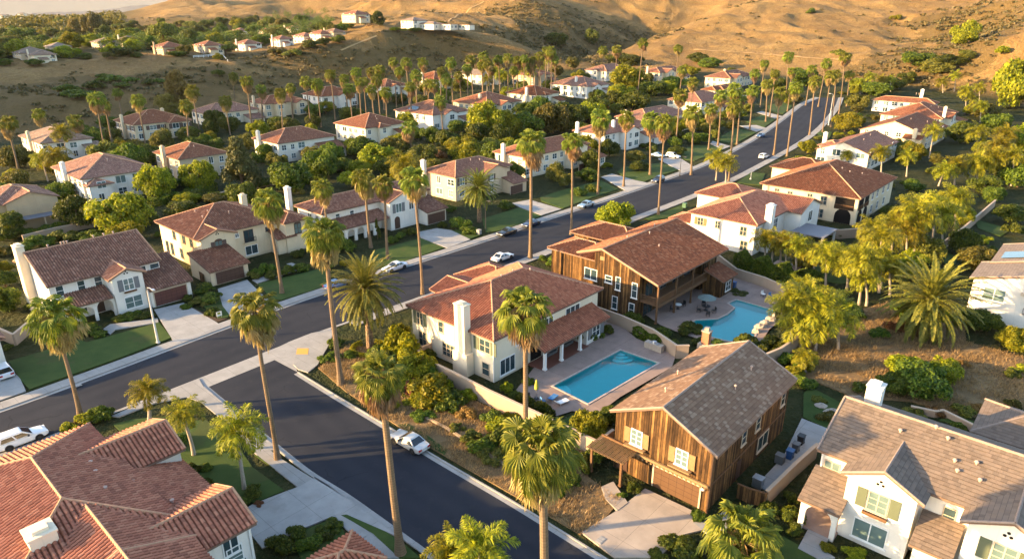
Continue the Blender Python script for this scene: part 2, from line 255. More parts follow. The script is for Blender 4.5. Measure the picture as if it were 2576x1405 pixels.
# survey points of the hills: bearing/elevation as seen from the drone and horizontal distance
SV=[(0,285,330),(0,225,390),(0,172,445),(0,150,470),(0,120,600),(0,85,850),(0,60,1400),(-250,270,330),(-250,200,420),(-250,140,500),(-250,80,900),
(120,300,322),(120,240,372),(120,180,428),(120,158,450),(120,118,600),(250,290,318),(250,225,375),(250,165,432),(250,146,452),(250,112,600),(250,80,900),(250,56,1500),
(400,255,335),(400,200,392),(400,150,432),(400,141,440),(400,110,560),(400,78,850),(400,52,1250),(540,250,345),(540,195,395),(540,150,436),(540,138,446),(540,108,560),
(610,215,372),(650,165,440),(640,135,470),(640,110,560),(640,78,820),(760,112,520),(760,85,640),(850,62,720),(900,55,760),
(640,205,372),(700,225,368),(700,172,405),(760,140,430),(820,118,452),(880,97,470),(950,80,492),(1000,72,512),(1090,70,520),(850,170,402),(950,130,432),(1050,105,462),(800,215,385),(950,190,400),(1100,165,425),
(1160,95,490),(1230,85,505),(1330,118,492),(1250,160,450),(1350,170,450),(1000,48,640),(1090,45,620),(1180,45,680),(1270,42,640),(1320,75,580),
(300,50,1100),(345,48,1150),(385,44,1150),(250,52,1000),(300,55,900),(200,54,1000),(100,54,1000),(350,46,2000),(250,46,2000),(120,44,2200),(20,44,2200),(410,32,1250),(455,16,1320),(500,3,1400),(560,10,1450),(600,22,1250),(650,3,1500),(700,25,1200),(640,45,1000),(560,50,980),(800,30,1050),(760,0,1250),(880,20,950),(900,0,1050),(900,-40,1300),(980,15,900),(1100,10,860),(1200,0,880),(1050,-50,1150),(1300,5,780),(1300,-60,1000),
(1345,60,690),(1400,128,575),(1390,90,640),(1480,95,690),(1580,62,760),(1660,40,830),(1740,15,900),(1420,55,720),(1480,30,800),(1560,5,880),(1500,-60,1050),(1650,-60,1100),(1800,-60,1150),
(1440,150,540),(1520,128,580),(1600,105,600),(1680,78,640),(1760,55,690),(1840,30,740),(1920,8,790),(1980,-15,840),(2100,-60,950),(1500,172,500),(1600,160,505),(1750,150,520),(1900,150,510),(2050,150,500),(1750,110,580),(1900,90,600),(2050,90,580),(2050,30,720),(2200,120,520),(2180,50,680),(2280,10,800),(2250,170,455),(1650,190,480),(1850,190,475),(2050,188,465),
(2330,140,500),(2400,95,560),(2440,40,650),(2470,5,760),(2360,190,440),(2400,160,450),(2480,140,440),(2540,90,470),(2576,40,540),(2620,-40,650),(2480,215,380),(2560,190,370),(2640,150,400),(2700,100,450),(2576,250,330),(2700,250,320),(2760,0,600)]
_P=[atr(*s) for s in SV]
_P+=[np.array(p,float) for p in [(-410,330,92),(-400,250,98),(-450,400,55),(-520,300,60),(-330,300,12),(-600,500,20),(-900,900,22),(-1600,2200,28),(-400,2200,60),(600,2200,160),(1500,2000,150),(1500,900,110),(900,500,90),(700,250,40),(600,0,20),(500,-400,0),(-600,0,15),(-600,-400,0),(0,-600,0),(0,3800,60),(-2600,3600,36),(2500,3000,120),(320,60,0),(-400,60,8),(300,-150,0),(-400,-150,0)]]  # first points: unseen ridge at left, raised to shade the valley
_P+=[np.array([x,y,float(base(y))]) for x,y in NB]
_P+=[atr(a,b,r)-np.array([0,0,dz]) for a,b,r,dz in [(1440,130,610,13),(1500,112,660,18),(1580,90,720,20),(1670,62,790,22),(1400,105,640,8),(1370,140,560,8),(2390,120,540,8),(2440,70,610,10),(720,28,1320,30),(760,18,1150,16),(840,22,1000,14),(930,10,1060,20),(610,20,1420,22),(1130,20,780,8),(1230,30,730,12)]]
_P=np.array(_P); _S=300.
def _ker(d): return np.sqrt(d*d+(35/_S)**2)
_XY=_P[:,:2]/_S
_K=_ker(np.hypot(_XY[:,None,0]-_XY[None,:,0],_XY[:,None,1]-_XY[None,:,1]))-np.eye(len(_P))*.02
_A=np.block([[_K,np.c_[np.ones(len(_P)),_XY]],[np.c_[np.ones(len(_P)),_XY].T,np.zeros((3,3))]])
_w=np.linalg.solve(_A,np.r_[_P[:,2],0,0,0])
POOL1=[(14.6,82.1),(18.9,78.5),(8.8,68.6),(5.0,72.6)]
def inpoly(x,y,P):
    ins=np.zeros(np.shape(x),bool); n=len(P)
    for i in range(n):
        a=P[i];b=P[(i+1)%n]; c=((a[1]>y)!=(b[1]>y))&(x<(b[0]-a[0])*(y-a[1])/(b[1]-a[1]+1e-12)+a[0]); ins^=c
    return ins
POOL2=[tuple(atz(px,py,.12)[:2]) for px,py in [(1725,820),(1752,805),(1806,803),(1832,790),(1850,775),(1833,763),(1853,754),(1953,782),(1946,798),(1918,812),(1905,826),(1897,846),(1868,862),(1835,858),(1800,850),(1760,836)]]
def shrink(P,k):
    c=np.mean(P,0); return [tuple(c+(np.array(p)-c)*k) for p in P]
def T(x,y,detail=True):
    x=np.asarray(x,float);y=np.asarray(y,float); sh=x.shape; x=x.ravel();y=y.ravel(); z=np.zeros(x.size)
    d=nbd(x,y); m=np.clip(d/55.,0,1); m=m*m*(3-2*m); far=d>0
    if far.any():
        X=x[far]/_S;Y=y[far]/_S; o=_w[-3]+_w[-2]*X+_w[-1]*Y
        for i in range(len(_P)): o+=_w[i]*_ker(np.hypot(X-_XY[i,0],Y-_XY[i,1]))
        r=np.hypot(x[far],y[far])
        if detail:
            wx=fbm(x[far]/90,y[far]/90,3)*22; wy=fbm(x[far]/90+40,y[far]/90-7,3)*22
            nf=np.clip((np.degrees(np.arctan2(x[far],y[far]))+27.5)/3,.12,1); nf=np.where(r>600,nf,1)
            o+=nf*((.35-np.abs(noise2((x[far]+wx)/62,(y[far]+wy)/62)))*5.5*np.clip((r-380)/250,.12,1.)*np.clip(1.6-r/1500,.3,1)+(.30-np.abs(noise2((x[far]+wx*2)/175+9,(y[far]+wy*2)/230)))*16.*np.clip((r-560)/260,0,1)+fbm(x[far]/24,y[far]/24,3)*1.1+fbm(x[far]/7,y[far]/7,2)*.28+(.3-np.abs(noise2((x[far]+wx)/31-4,(y[far]+wy)/44)))*3.*np.clip((r-400)/150,0,1)+fbm(x[far]/170,y[far]/170,2)*6*np.clip((r-500)/500,0,1))
        z[far]=o
    b=base(np.clip(y,-1e9,470)); z=b*(1-m)+z*m-.03
    # the bank behind the flat-roofed house on the right climbs a little
    return z.reshape(sh)
def TZ(x,y): return float(T(np.array([x]),np.array([y]))[0])
def ground(px,py):
    d=ray(px,py); o=np.array([0,0,H]); h=math.hypot(d[0],d[1]); t=np.geomspace(30,4500,900)/h
    X=d[0]*t;Y=d[1]*t;Z=H+d[2]*t; g=Z<=T(X,Y); i=int(np.argmax(g)) if g.any() else 899
    lo,hi=t[max(i-1,0)],t[i]
    for _ in range(12):
        m=(lo+hi)/2
        if H+d[2]*m<=TZ(d[0]*m,d[1]*m): hi=m
        else: lo=m
    return np.array([d[0]*hi,d[1]*hi,TZ(d[0]*hi,d[1]*hi)])
def at(px,py,dz=0.):          # the point dz above the ground on a sight line
    p=atz(px,py,dz)
    if p[1]>0 and p[1]<225 and nbd(p[:1],p[1:2])[0]<0: return p
    if dz==0: return ground(px,py)
    z=0.
    for _ in range(25): p=atz(px,py,z+dz); z=.5*z+.5*(float(base(min(p[1],470))))
    return p
# ---- terrain mesh
ang=np.concatenate([np.linspace(-180,-46,40)[:-1],np.linspace(-46,46,560),np.linspace(46,180,40)[1:-1]])
rad=np.concatenate([[0.5],np.linspace(8,60,22),np.geomspace(62,380,150),np.geomspace(382,1100,250),np.geomspace(1108,1900,70),np.geomspace(1960,6500,30)])
Ag,Rg=np.meshgrid(R_(1)*ang,rad); X=Rg*np.sin(Ag);Y=Rg*np.cos(Ag); Z=T(X,Y)
def pdist(P):
    d=np.full(X.shape,1e9); n=len(P)
    for i in range(n):
        a=np.array(P[i]);b=np.array(P[(i+1)%n]); e=b-a; t=np.clip(((X-a[0])*e[0]+(Y-a[1])*e[1])/(e@e),0,1); d=np.minimum(d,np.hypot(X-a[0]-t*e[0],Y-a[1]-t*e[1]))
    return np.where(inpoly(X,Y,P),-d,d)
for P in (POOL1,POOL2): Z=np.where(pdist(P)<1.3,Z-2.2,Z)
nr,na=X.shape; idx=np.arange(nr*na).reshape(nr,na); j2=np.roll(idx,-1,1)
Q=np.stack([idx[:-1],j2[:-1],j2[1:],idx[1:]],-1).reshape(-1,4)[:,::-1]
# scrub cover: gullies, north sides and the spur in front
SCR=[(150,235,330,70,40),(1380,120,560,60,60),(1500,95,640,90,50),(1650,50,780,110,50),(1450,160,520,40,40),(2290,160,470,45,45),(2380,130,500,40,50),(2440,40,620,45,90),(2420,190,420,40,30),(1000,150,420,110,45),(800,140,440,60,40),(1120,100,470,60,40),(760,200,385,60,30),(2576,30,560,60,60),(1570,70,720,90,40),(1320,30,720,60,60),(560,190,395,60,25),(300,215,375,70,35)]
scr=np.zeros(X.shape)
for px,py,r,a,b in SCR:
    p=atr(px,py,r); dx=X-p[0];dy=Y-p[1]; rr=math.hypot(p[0],p[1]); c,s=p[1]/rr,p[0]/rr; e=((dx*c-dy*s)/a)**2+((dx*s+dy*c)/b)**2; scr=np.maximum(scr,np.exp(-e))
lap=np.zeros_like(Z); lap[2:-2]=(Z[4:]+Z[:-4]-2*Z[2:-2])/(np.maximum(Rg[2:-2]*.012,1))**2
scr=np.clip(scr*1.2+np.clip(lap*2.,-.1,.25)+fbm(X/40,Y/40,4)*.28-.22,0,1)
dn=nbd(X.ravel(),Y.ravel()).reshape(X.shape); yard=np.clip(1-dn/14.,0,1); az_=np.degrees(np.arctan2(X,Y)); plat=np.clip((Rg-452)/22,0,1)*np.clip((1050-Rg)/250,0,1)*np.clip((az_+40)/2,0,1)*np.clip((-13.5-az_)/2.,0,1)*np.clip((Rg-452-np.clip(az_+24,0,20)*14)/20,0,1); yard=np.maximum(yard,.9*np.clip((Rg-640)/80,0,1)*np.clip((-26.5-az_)/1.5,0,1)*np.clip(.8+fbm(X/160,Y/160,3)*.7,0,1)); yard=np.maximum(yard,plat*np.clip(.75+fbm(X/50,Y/50,3)*.6,0,1)); scr=scr*(1-plat)
me=npmesh('terrain',np.c_[X.ravel(),Y.ravel(),Z.ravel()],Q,[],smooth=True)
for nm,ar in (('scrub',scr),('yard',yard)):
    at_=me.attributes.new(nm,'FLOAT','POINT'); at_.data.foreach_set('value',ar.ravel().astype(np.float32))
t=NT('dry_grass_hills'); p=t.pos(); sa=t.new('ShaderNodeAttribute',attribute_name='scrub').outputs['Fac']; ya=t.new('ShaderNodeAttribute',attribute_name='yard').outputs['Fac']
n1=t.noise(p,.03,6,.6); n2=t.noise(p,.35,5,.7); n3=t.noise(p,.11,6,.7); n4=t.noise(p,1.1,3,.7)
gold=t.mix(t.math('MULTIPLY_ADD',n1,2.6,-.8),(.155,.096,.035),(.285,.19,.074)); gold=t.mix(t.math('MULTIPLY',t.math('GREATER_THAN',n2,.56),.42),gold,(.16,.082,.03)); n5=t.noise(p,.42,4,.75); gold=t.mix(t.math('MULTIPLY',t.math('GREATER_THAN',n4,.56),.35),gold,(.12,.062,.02)); gold=t.mix(t.math('MULTIPLY_ADD',n5,1.6,-.55),gold,(.12,.062,.021)); gold=t.mix(t.math('MULTIPLY',t.math('GREATER_THAN',t.noise(p,.9,3,.7),.6),.35),gold,(.42,.26,.11))
sm=t.math('GREATER_THAN',t.math('ADD',sa,t.math('MULTIPLY_ADD',n3,1.3,-.65)),.34)
bush=t.mix(n2,(.05,.042,.015),(.16,.10,.038)); col=t.mix(t.math('MULTIPLY',sm,.8),gold,bush)
yd=t.mix(t.math('MULTIPLY_ADD',n2,2.4,-.7),(.014,.024,.006),(.05,.048,.018)); col=t.mix(ya,col,yd)
t.bump(t.math('ADD',t.math('MULTIPLY',n2,1.0),t.math('MULTIPLY',n4,.5)),.9,1.6); me.materials.append(t.fin(col,.95,.1))
terrain=link('terrain',me); tag(terrain,kind='structure')
# ---------------------------------------------------------------- roads and pavements
Upx=[(-200,1100),(0,1035),(270,936),(567,823),(700,775),(827,731),(1025,668),(1245,598),(1378,551),(1505,511),(1631,468),(1766,420),(1833,387),(1896,353),(1976,297),(2020,262),(2060,246)]
Lpx=[(-200,1220),(60,1127),(280,1042),(534,944),(824,825),(971,782),(1135,721),(1178,704),(1302,660),(1378,628),(1592,548),(1717,501),(1836,453),(1923,407),(1990,371),(2040,338),(2070,310),(2103,270),(2112,246)]
def smooth(P,n,it=6):
    P=np.array(P); s=np.r_[0,np.cumsum(np.hypot(*np.diff(P,axis=0).T))]; q=np.linspace(0,s[-1],n); P=np.c_[np.interp(q,s,P[:,0]),np.interp(q,s,P[:,1])]
    for _ in range(it): P[1:-1]=.25*P[:-2]+.5*P[1:-1]+.25*P[2:]
    return P
def wp(L): return [at(*p)[:2] for p in L]
up=smooth(wp(Upx),90); lo=smooth(wp(Lpx),90)
def off(P,d):
    g=np.gradient(P,axis=0); g/=np.hypot(g[:,0],g[:,1])[:,None]; return P+np.c_[g[:,1],-g[:,0]]*d      # +d: to the right of travel
bz=lambda p:float(base(min(p[1],470)))
def strip(mb,A,B,z,m=0,side=0.):
    L=0
    for i in range(len(A)-1):
        a,b,c,d=A[i],A[i+1],B[i+1],B[i]; l2=L+np.hypot(*(b-a)); w0=np.hypot(*(d-a))
        q=[(a[0],a[1],bz(a)+z),(d[0],d[1],bz(d)+z),(c[0],c[1],bz(c)+z),(b[0],b[1],bz(b)+z)]
        mb.poly(q,m,[(L,0),(L,w0),(l2,w0),(l2,0)])
        if side:
            for s,e in ((a,b),(c,d)): mb.poly([(s[0],s[1],bz(s)+z-side),(s[0],s[1],bz(s)+z),(e[0],e[1],bz(e)+z),(e[0],e[1],bz(e)+z-side)],m,[(L,0),(L,.1),(l2,.1),(l2,0)])
        L=l2
def st(name,mb,mats): o=mb.build(name,mats); tag(o,kind='structure'); return o
mb=MB(); strip(mb,up,lo,.012); st('main_road',mb,M['asphalt'])
SLpx=[(514,974),(628,1070),(778,1194),(858,1240),(1088,1406),(1300,1570)]; SRpx=[(748,937),(860,1006),(985,1080),(1075,1139),(1291,1264),(1458,1367),(1521,1406),(1750,1550)]
sl=smooth(wp(SLpx),40,3); sr=smooth(wp(SRpx),40,3)
mb=MB(); strip(mb,sl,sr,.012); st('side_road',mb,M['asphalt'])
mb=MB(); strip(mb,off(up,-.0),off(up,.55),.018); strip(mb,off(lo,-.5),off(lo,.0),.018); st('gutter',mb,M['kerb'])
mb=MB(); strip(mb,off(sl,-.02),off(sl,-.45),.018); strip(mb,off(sr,.02),off(sr,.5),.018); st('side_gutter',mb,M['kerb'])
mb=MB(); strip(mb,off(up,-1.9),off(up,-.15),.13,0,.14); st('sidewalk',mb,M['walk'])
mb=MB(); strip(mb,off(up,-.15),off(up,.0),.145,0,.15); st('kerb',mb,M['kerb'])
k0=int(np.argmin(np.hypot(*(lo-np.array(wp([(850,818)])[0])).T))); k1=int(np.argmin(np.hypot(*(lo-np.array(wp([(300,1035)])[0])).T)))
mb=MB(); strip(mb,off(lo[k0:],.15),off(lo[k0:],1.8),.13,0,.14); strip(mb,off(lo[:k1],.15),off(lo[:k1],1.8),.13,0,.14); st('sidewalk_right',mb,M['walk'])
mb=MB(); strip(mb,lo[k0:],off(lo[k0:],.15),.145,0,.15); strip(mb,lo[:k1],off(lo[:k1],.15),.145,0,.15); st('kerb_right',mb,M['kerb'])
mb=MB(); strip(mb,sl,off(sl,.16),.14,0,.15); strip(mb,off(sr,-.16),sr,.14,0,.15); st('side_kerb',mb,M['kerb'])
SLABS=[]
def slab(name,px,z,m,side=.15,kind='structure',uvax=True,world=False):
    P=px if world else [at(*p)[:2] for p in px]; SLABS.append((name,P)); mb=MB(); n=len(P); a=sum(P[i][0]*P[(i+1)%n][1]-P[(i+1)%n][0]*P[i][1] for i in range(n))
    if a<0: P=P[::-1]
    zz=[bz(p)+z for p in P]; uv=[((np.array(p)@U),(np.array(p)@W)) for p in P]
    mb.poly([(p[0],p[1],q) for p,q in zip(P,zz)],0,uv)
    for i in range(n):
        j=(i+1)%n; mb.poly([(P[i][0],P[i][1],zz[i]-side),(P[j][0],P[j][1],zz[j]-side),(P[j][0],P[j][1],zz[j]),(P[i][0],P[i][1],zz[i])])
    o=mb.build(name,m); tag(o,kind=kind); return o
tt=lambda k,x,y:((0,858.05,1716.1)[(k-1)%3]+x/2.9957,(0,468.4,936.7)[(k-1)//3]+y/2.9957)
def tl(k,*P): return [tt(k,x,y) for x,y in P]
# valley gutter across the side road's mouth and the corner with its pad
slab('cross_gutter',[(500,951),(685,880),(728,859),(784,837),(833,827),(784,846),(753,877),(741,905),(748,935),(691,905),(516,976)],.026,M['kerb'],.02)
slab('side_road_mouth',[(514,976),(691,904),(750,934),(742,962),(600,1022)],.016,M['asphalt'],.01)
slab('corner_pavement',[(738,918),(741,905),(753,877),(784,846),(833,829),(838,838),(830,865),(808,902),(800,918),(775,938),(750,930)],.15,M['walk'],.15)
slab('tactile_pad',[(745,893),(775,893),(777,878),(748,878)],.166,M['pad'],.01)
slab('corner_pavement_near',[(280,1048),(500,953),(514,976),(628,1072),(700,1132),(640,1140),(590,1080),(545,1018),(505,1012),(470,1000),(390,1015),(300,1050)],.135,M['walk'],.14)
slab('side_sidewalk',[(505,1012),(545,1018),(700,1150),(830,1232),(975,1350),(1010,1405),(925,1405),(880,1340),(760,1235),(640,1140),(590,1080)],.125,M['walk'],.13)
slab('front_lawn',[(285,1068),(335,1055),(420,1048),(490,1058),(520,1058),(590,1110),(635,1175),(715,1234),(640,1265),(560,1240),(450,1180),(330,1110)],.10,M['lawn'],.12)
slab('verge',[(640,1145),(700,1160),(776,1196),(755,1219),(690,1180)],.11,M['lawn'],.12)
slab('verge',tl(8,(0,1080),(130,1065),(200,1110),(480,1300),(600,1400),(440,1404),(240,1220),(90,1130)),.13,M['lawn'],.14)
slab('driveway',[(600,1290),(640,1268),(718,1238),(760,1222),(795,1200),(900,1275),(1020,1360),(860,1290),(745,1338),(660,1380),(620,1330)],.14,M['drive'],.15)
slab('entry_lawn',[(752,1340),(850,1300),(870,1350),(925,1404),(760,1410),(740,1370)],.11,M['lawn'],.12)
# driveways, lawns and paths of the row across the road
def yard_row(items):
    for kind,pts,m,z in items: slab(kind,pts,z,M[m],.14)
yard_row([
('driveway',[(388,780),(462,763),(545,812),(560,822),(440,868),(432,852)],'drive',.15),
('front_lawn',[(22,910),(98,888),(190,855),(220,862),(400,812),(432,850),(310,898),(75,980),(55,960)],'lawn',.135),
('front_path',tl(4,(780,1080),(830,1045),(1190,1000),(1195,1030),(870,1085),(830,1120)),'walk',.16),
('driveway',[(0,940),(20,920),(52,955),(66,985),(-60,1030)],'drive',.15),
('side_bed',tl(4,(1435,910),(1640,1000),(1720,1000),(1600,1045)),'mulch',.14),
('front_lawn',tl(4,(1480,790),(1700,810),(1750,880),(1720,990),(1650,1000),(1500,880)),'lawn',.137),
('driveway',[(548,728),(622,705),(655,738),(690,765),(590,810),(560,770)],'drive',.15),
('front_lawn',tl(4,(1940,740),(2390,630),(2480,640),(2500,740),(2120,860),(2050,850)),'lawn',.135),
('front_path',tl(4,(1900,710),(2230,620),(2160,590),(2200,580),(2290,620),(1940,735)),'walk',.16),
('front_lawn',tl(5,(215,560),(240,490),(470,430),(600,395),(775,465),(480,570),(230,640)),'lawn',.135),
('driveway',tl(5,(575,350),(720,320),(830,335),(975,405),(800,470),(600,390)),'drive',.15),
('front_lawn',tl(5,(820,345),(900,320),(1050,370),(970,400)),'lawn',.14),
('front_lawn',tl(5,(1090,350),(1060,250),(1340,165),(1510,225),(1340,290),(1180,340)),'lawn',.135),
('driveway',tl(5,(1290,130),(1420,105),(1660,175),(1510,222),(1345,160)),'drive',.15),
('front_lawn',tl(5,(1510,115),(1500,85),(1640,40),(1960,-40),(2090,25),(1900,85),(1670,170)),'lawn',.135),
('driveway',[(1512,446),(1540,438),(1600,455),(1640,463),(1580,484)],'drive',.15),
('front_lawn',tl(2,(2080,1300),(2130,1260),(2420,1230),(2540,1280),(2230,1390)),'lawn',.135),
('driveway',[(1655,400),(1700,392),(1745,420),(1715,432),(1690,420)],'drive',.15),
('front_lawn',tl(3,(0,1130),(80,1100),(230,1100),(310,1130),(90,1215),(0,1200)),'lawn',.135),
('driveway',tl(3,(210,1085),(230,1065),(365,1105),(300,1130)),'drive',.15),
('front_lawn',tl(3,(240,1060),(400,970),(560,1000),(400,1085)),'lawn',.135),
('driveway',tl(3,(430,950),(560,945),(640,970),(560,995)),'drive',.15),
('front_lawn',tl(3,(480,920),(600,870),(705,900),(620,960)),'lawn',.135),
('driveway',tl(3,(560,850),(600,840),(760,880),(700,895)),'drive',.15),
('front_lawn',tl(3,(640,800),(760,770),(830,800),(760,860),(660,840)),'lawn',.135),
('front_lawn',tl(3,(410,1380),(520,1300),(625,1310),(590,1400)),'lawn',.135),
('front_lawn',tl(5,(2290,245),(2400,210),(2576,140),(2576,220),(2350,260)),'lawn',.135),
('front_lawn',tl(3,(1010,1010),(1060,980),(1130,1000),(1100,1060)),'lawn',.135),
])
# wooden house drive and the slope strip along the side road
slab('driveway',[tt(8,1810,1210),tt(8,2070,1050),tt(8,2290,880),tt(9,0,1010),tt(9,100,1060),tt(9,80,1130),tt(9,160,1190),tt(9,-5,1230),tt(8,2390,1400),tt(8,2060,1400)],.15,M['drive_tan'],.16)
slab('front_path',tl(9,(80,1135),(240,1110),(370,1000),(470,1030),(300,1215),(200,1230)),.155,M['walk'],.16)
slab('front_path',tl(8,(1960,870),(2050,830),(2160,990),(2080,1050),(1990,960)),.2,M['drive_tan'],.2)
slab('side_path',tl(9,(900,350),(1100,430),(1050,560),(820,740),(640,900),(560,850),(760,640)),.14,M['drive'],.14)
slab('side_lawn',tl(9,(910,340),(915,160),(960,110),(1250,260),(1100,430)),.12,M['lawn'],.13)
slab('front_path',tl(9,(870,1330),(950,1180),(1110,1260),(1040,1330),(1150,1400),(1020,1410)),.16,M['walk'],.16)
slab('entry_lawn',tl(9,(640,1280),(760,1240),(940,1340),(1010,1410),(700,1410)),.12,M['lawn'],.12)
slab('back_lawn',tl(9,(1930,360),(2100,330),(2250,400),(2220,440)),.12,M['lawn'],.13)
slab('slope_bank',[(800,925),(840,905),(870,870),(960,880),(1040,915),(1160,985),(1250,1040),(1420,1090),(1470,1130),(1480,1200),(1560,1260),(1500,1330),(1460,1345),(1290,1245),(1080,1125),(990,1065),(870,985)],.10,M['soil'],.12)
slab('verge',tl(8,(430,400),(500,385),(640,470),(800,590),(780,625),(640,540)),.13,M['lawn'],.14)
slab('side_lawn',tl(8,(1640,380),(1790,300),(1760,450),(1700,440)),.13,M['lawn'],.14)
slab('bare_bank',[(1990,880),(2080,830),(2160,780),(2240,760),(2420,790),(2430,860),(2576,900),(2576,1030),(2440,1050),(2290,1010),(2150,1000),(2050,960),(1990,930)],.10,M['soil'],.12)
slab('back_lawn',tl(6,(880,650),(990,590),(1240,640),(1330,700),(1200,740),(1000,700)),.12,M['lawn'],.13)
slab('back_lawn',tl(6,(1880,560),(1950,480),(2080,540),(2050,600)),.12,M['lawn'],.13)
slab('back_lawn',tl(6,(2200,250),(2480,330),(2400,380),(2230,320)),.12,M['lawn'],.13)
slab('back_patio',tl(6,(660,600),(720,560),(900,600),(880,650),(760,640)),.13,M['deck'],.13)
# ---------------------------------------------------------------- pools
def pool(name,label,P,deckpx,steps,depth=.9):
    P=[np.array(p) for p in P]; n=len(P); a=sum(P[i][0]*P[(i+1)%n][1]-P[(i+1)%n][0]*P[i][1] for i in range(n))
    if a<0: P=P[::-1]
    c=np.mean(P,0); root=empty(name,(c[0],c[1],0),0,label,'pool'); Lp=[p-c for p in P]
    def grow(k):
        out=[]
        for i in range(n):
            e0=Lp[i]-Lp[i-1]; e1=Lp[(i+1)%n]-Lp[i]; n0=np.array([e0[1],-e0[0]])/np.hypot(*e0); n1=np.array([e1[1],-e1[0]])/np.hypot(*e1); b=(n0+n1); b/=max(.4,(b@b)/2)*1.0; out.append(Lp[i]+b*k*.5*1.0)
        return out
    mb=MB(); mb.poly([(p[0],p[1],-depth) for p in Lp])
    for i in range(n): p,q=Lp[i],Lp[(i+1)%n]; mb.poly([(p[0],p[1],.14),(q[0],q[1],.14),(q[0],q[1],-depth),(p[0],p[1],-depth)])
    mb.build('basin',M['plaster'],root)
    mb=MB(); mb.poly([(p[0],p[1],.03) for p in Lp]); mb.build('water_surface',M['water'],root)
    mb=MB(); G=grow(.45)
    for i in range(n):
        j=(i+1)%n; mb.poly([(Lp[i][0],Lp[i][1],.19),(G[i][0],G[i][1],.19),(G[j][0],G[j][1],.19),(Lp[j][0],Lp[j][1],.19)])
        mb.poly([(G[i][0],G[i][1],.05),(G[j][0],G[j][1],.05),(G[j][0],G[j][1],.19),(G[i][0],G[i][1],.19)]); mb.poly([(Lp[j][0],Lp[j][1],.05),(Lp[i][0],Lp[i][1],.05),(Lp[i][0],Lp[i][1],.19),(Lp[j][0],Lp[j][1],.19)])
    mb.build('coping',M['coping'],root)
    for (k,rs) in steps:
        p=Lp[k]; e1=Lp[(k+1)%n]-p; e0=Lp[k-1]-p; a0=math.atan2(e1[1],e1[0]); a1=math.atan2(e0[1],e0[0]); da=(a1-a0+PI)%(2*PI)-PI
        for q,r in enumerate(rs):
            mb=MB(); pts=[p]+[p+r*np.array([math.cos(a0+da*s/8),math.sin(a0+da*s/8)]) for s in range(9)]; zt=-.62+.2*q; mb.prism(pts,-depth+.01,zt); mb.build('pool_step',M['poolstep'],root)
    # deck with a hole, filled by a triangulated ring
    import bmesh
    D=[at(*p)[:2] for p in deckpx]; SLABS.append(('pool_deck',D)); bm=bmesh.new(); hole=[g+c for g in grow(.43)]
    E=[]
    for ring in (D,hole):
        vs=[bm.verts.new((p[0],p[1],.135)) for p in ring]; E+=[bm.edges.new((vs[i],vs[(i+1)%len(vs)])) for i in range(len(vs))]
    bmesh.ops.triangle_fill(bm,use_beauty=True,use_dissolve=False,edges=E); uvl=bm.loops.layers.uv.new('UVMap')
    for f in bm.faces:
        if f.normal.z<0: f.normal_flip()
        for l in f.loops: q=np.array(l.vert.co[:2]); l[uvl].uv=(q@U,q@W)
    me=bpy.data.meshes.new('pool_deck'); bm.to_mesh(me); bm.free(); me.materials.append(M['deck']); tag(link('pool_deck',me),kind='structure'); return root
pool('swimming_pool','rectangular blue swimming pool behind the white house with the tiled porch',POOL1,[(1296,985),(1340,930),(1380,880),(1500,830),(1535,800),(1560,818),(1600,852),(1700,895),(1690,925),(1560,1000),(1500,1045),(1440,1035),(1400,1048),(1370,1025)],[(0,(2.2,1.6,1.)),(3,(2.,1.4,.8))])
pool('swimming_pool','curved blue swimming pool behind the dark wooden house with balcony',POOL2,[(1620,790),(1700,740),(1800,715),(1850,700),(1990,748),(2000,770),(1975,800),(1935,830),(1910,870),(1870,885),(1780,862),(1700,835),(1660,818)],[])

# foot trails worn into the hills
def trail(pts,w):
    P=[]
    for (a,b),(c,d) in zip(pts[:-1],pts[1:]):
        for k in range(14): P.append(ground(a+(c-a)*k/14,b+(d-b)*k/14)[:2])
    P=smooth(P,60,10); A,B=off(P,-w/2),off(P,w/2); mb=MB()
    for i in range(len(P)-1): mb.poly([(*A[i],TZ(*A[i])+.35),(*B[i],TZ(*B[i])+.35),(*B[i+1],TZ(*B[i+1])+.35),(*A[i+1],TZ(*A[i+1])+.35)])
    st('trail',mb,M['trailsoil'])
M['trailsoil']=plain('bare_trail_soil',(.33,.215,.10),.95,.1)
trail([(1746,126),(1850,132),(2016,145),(2150,154)],1.3); trail([(1101,68),(1160,35),(1222,2)],1.6); trail([(858,128),(905,108),(951,90)],1.2)
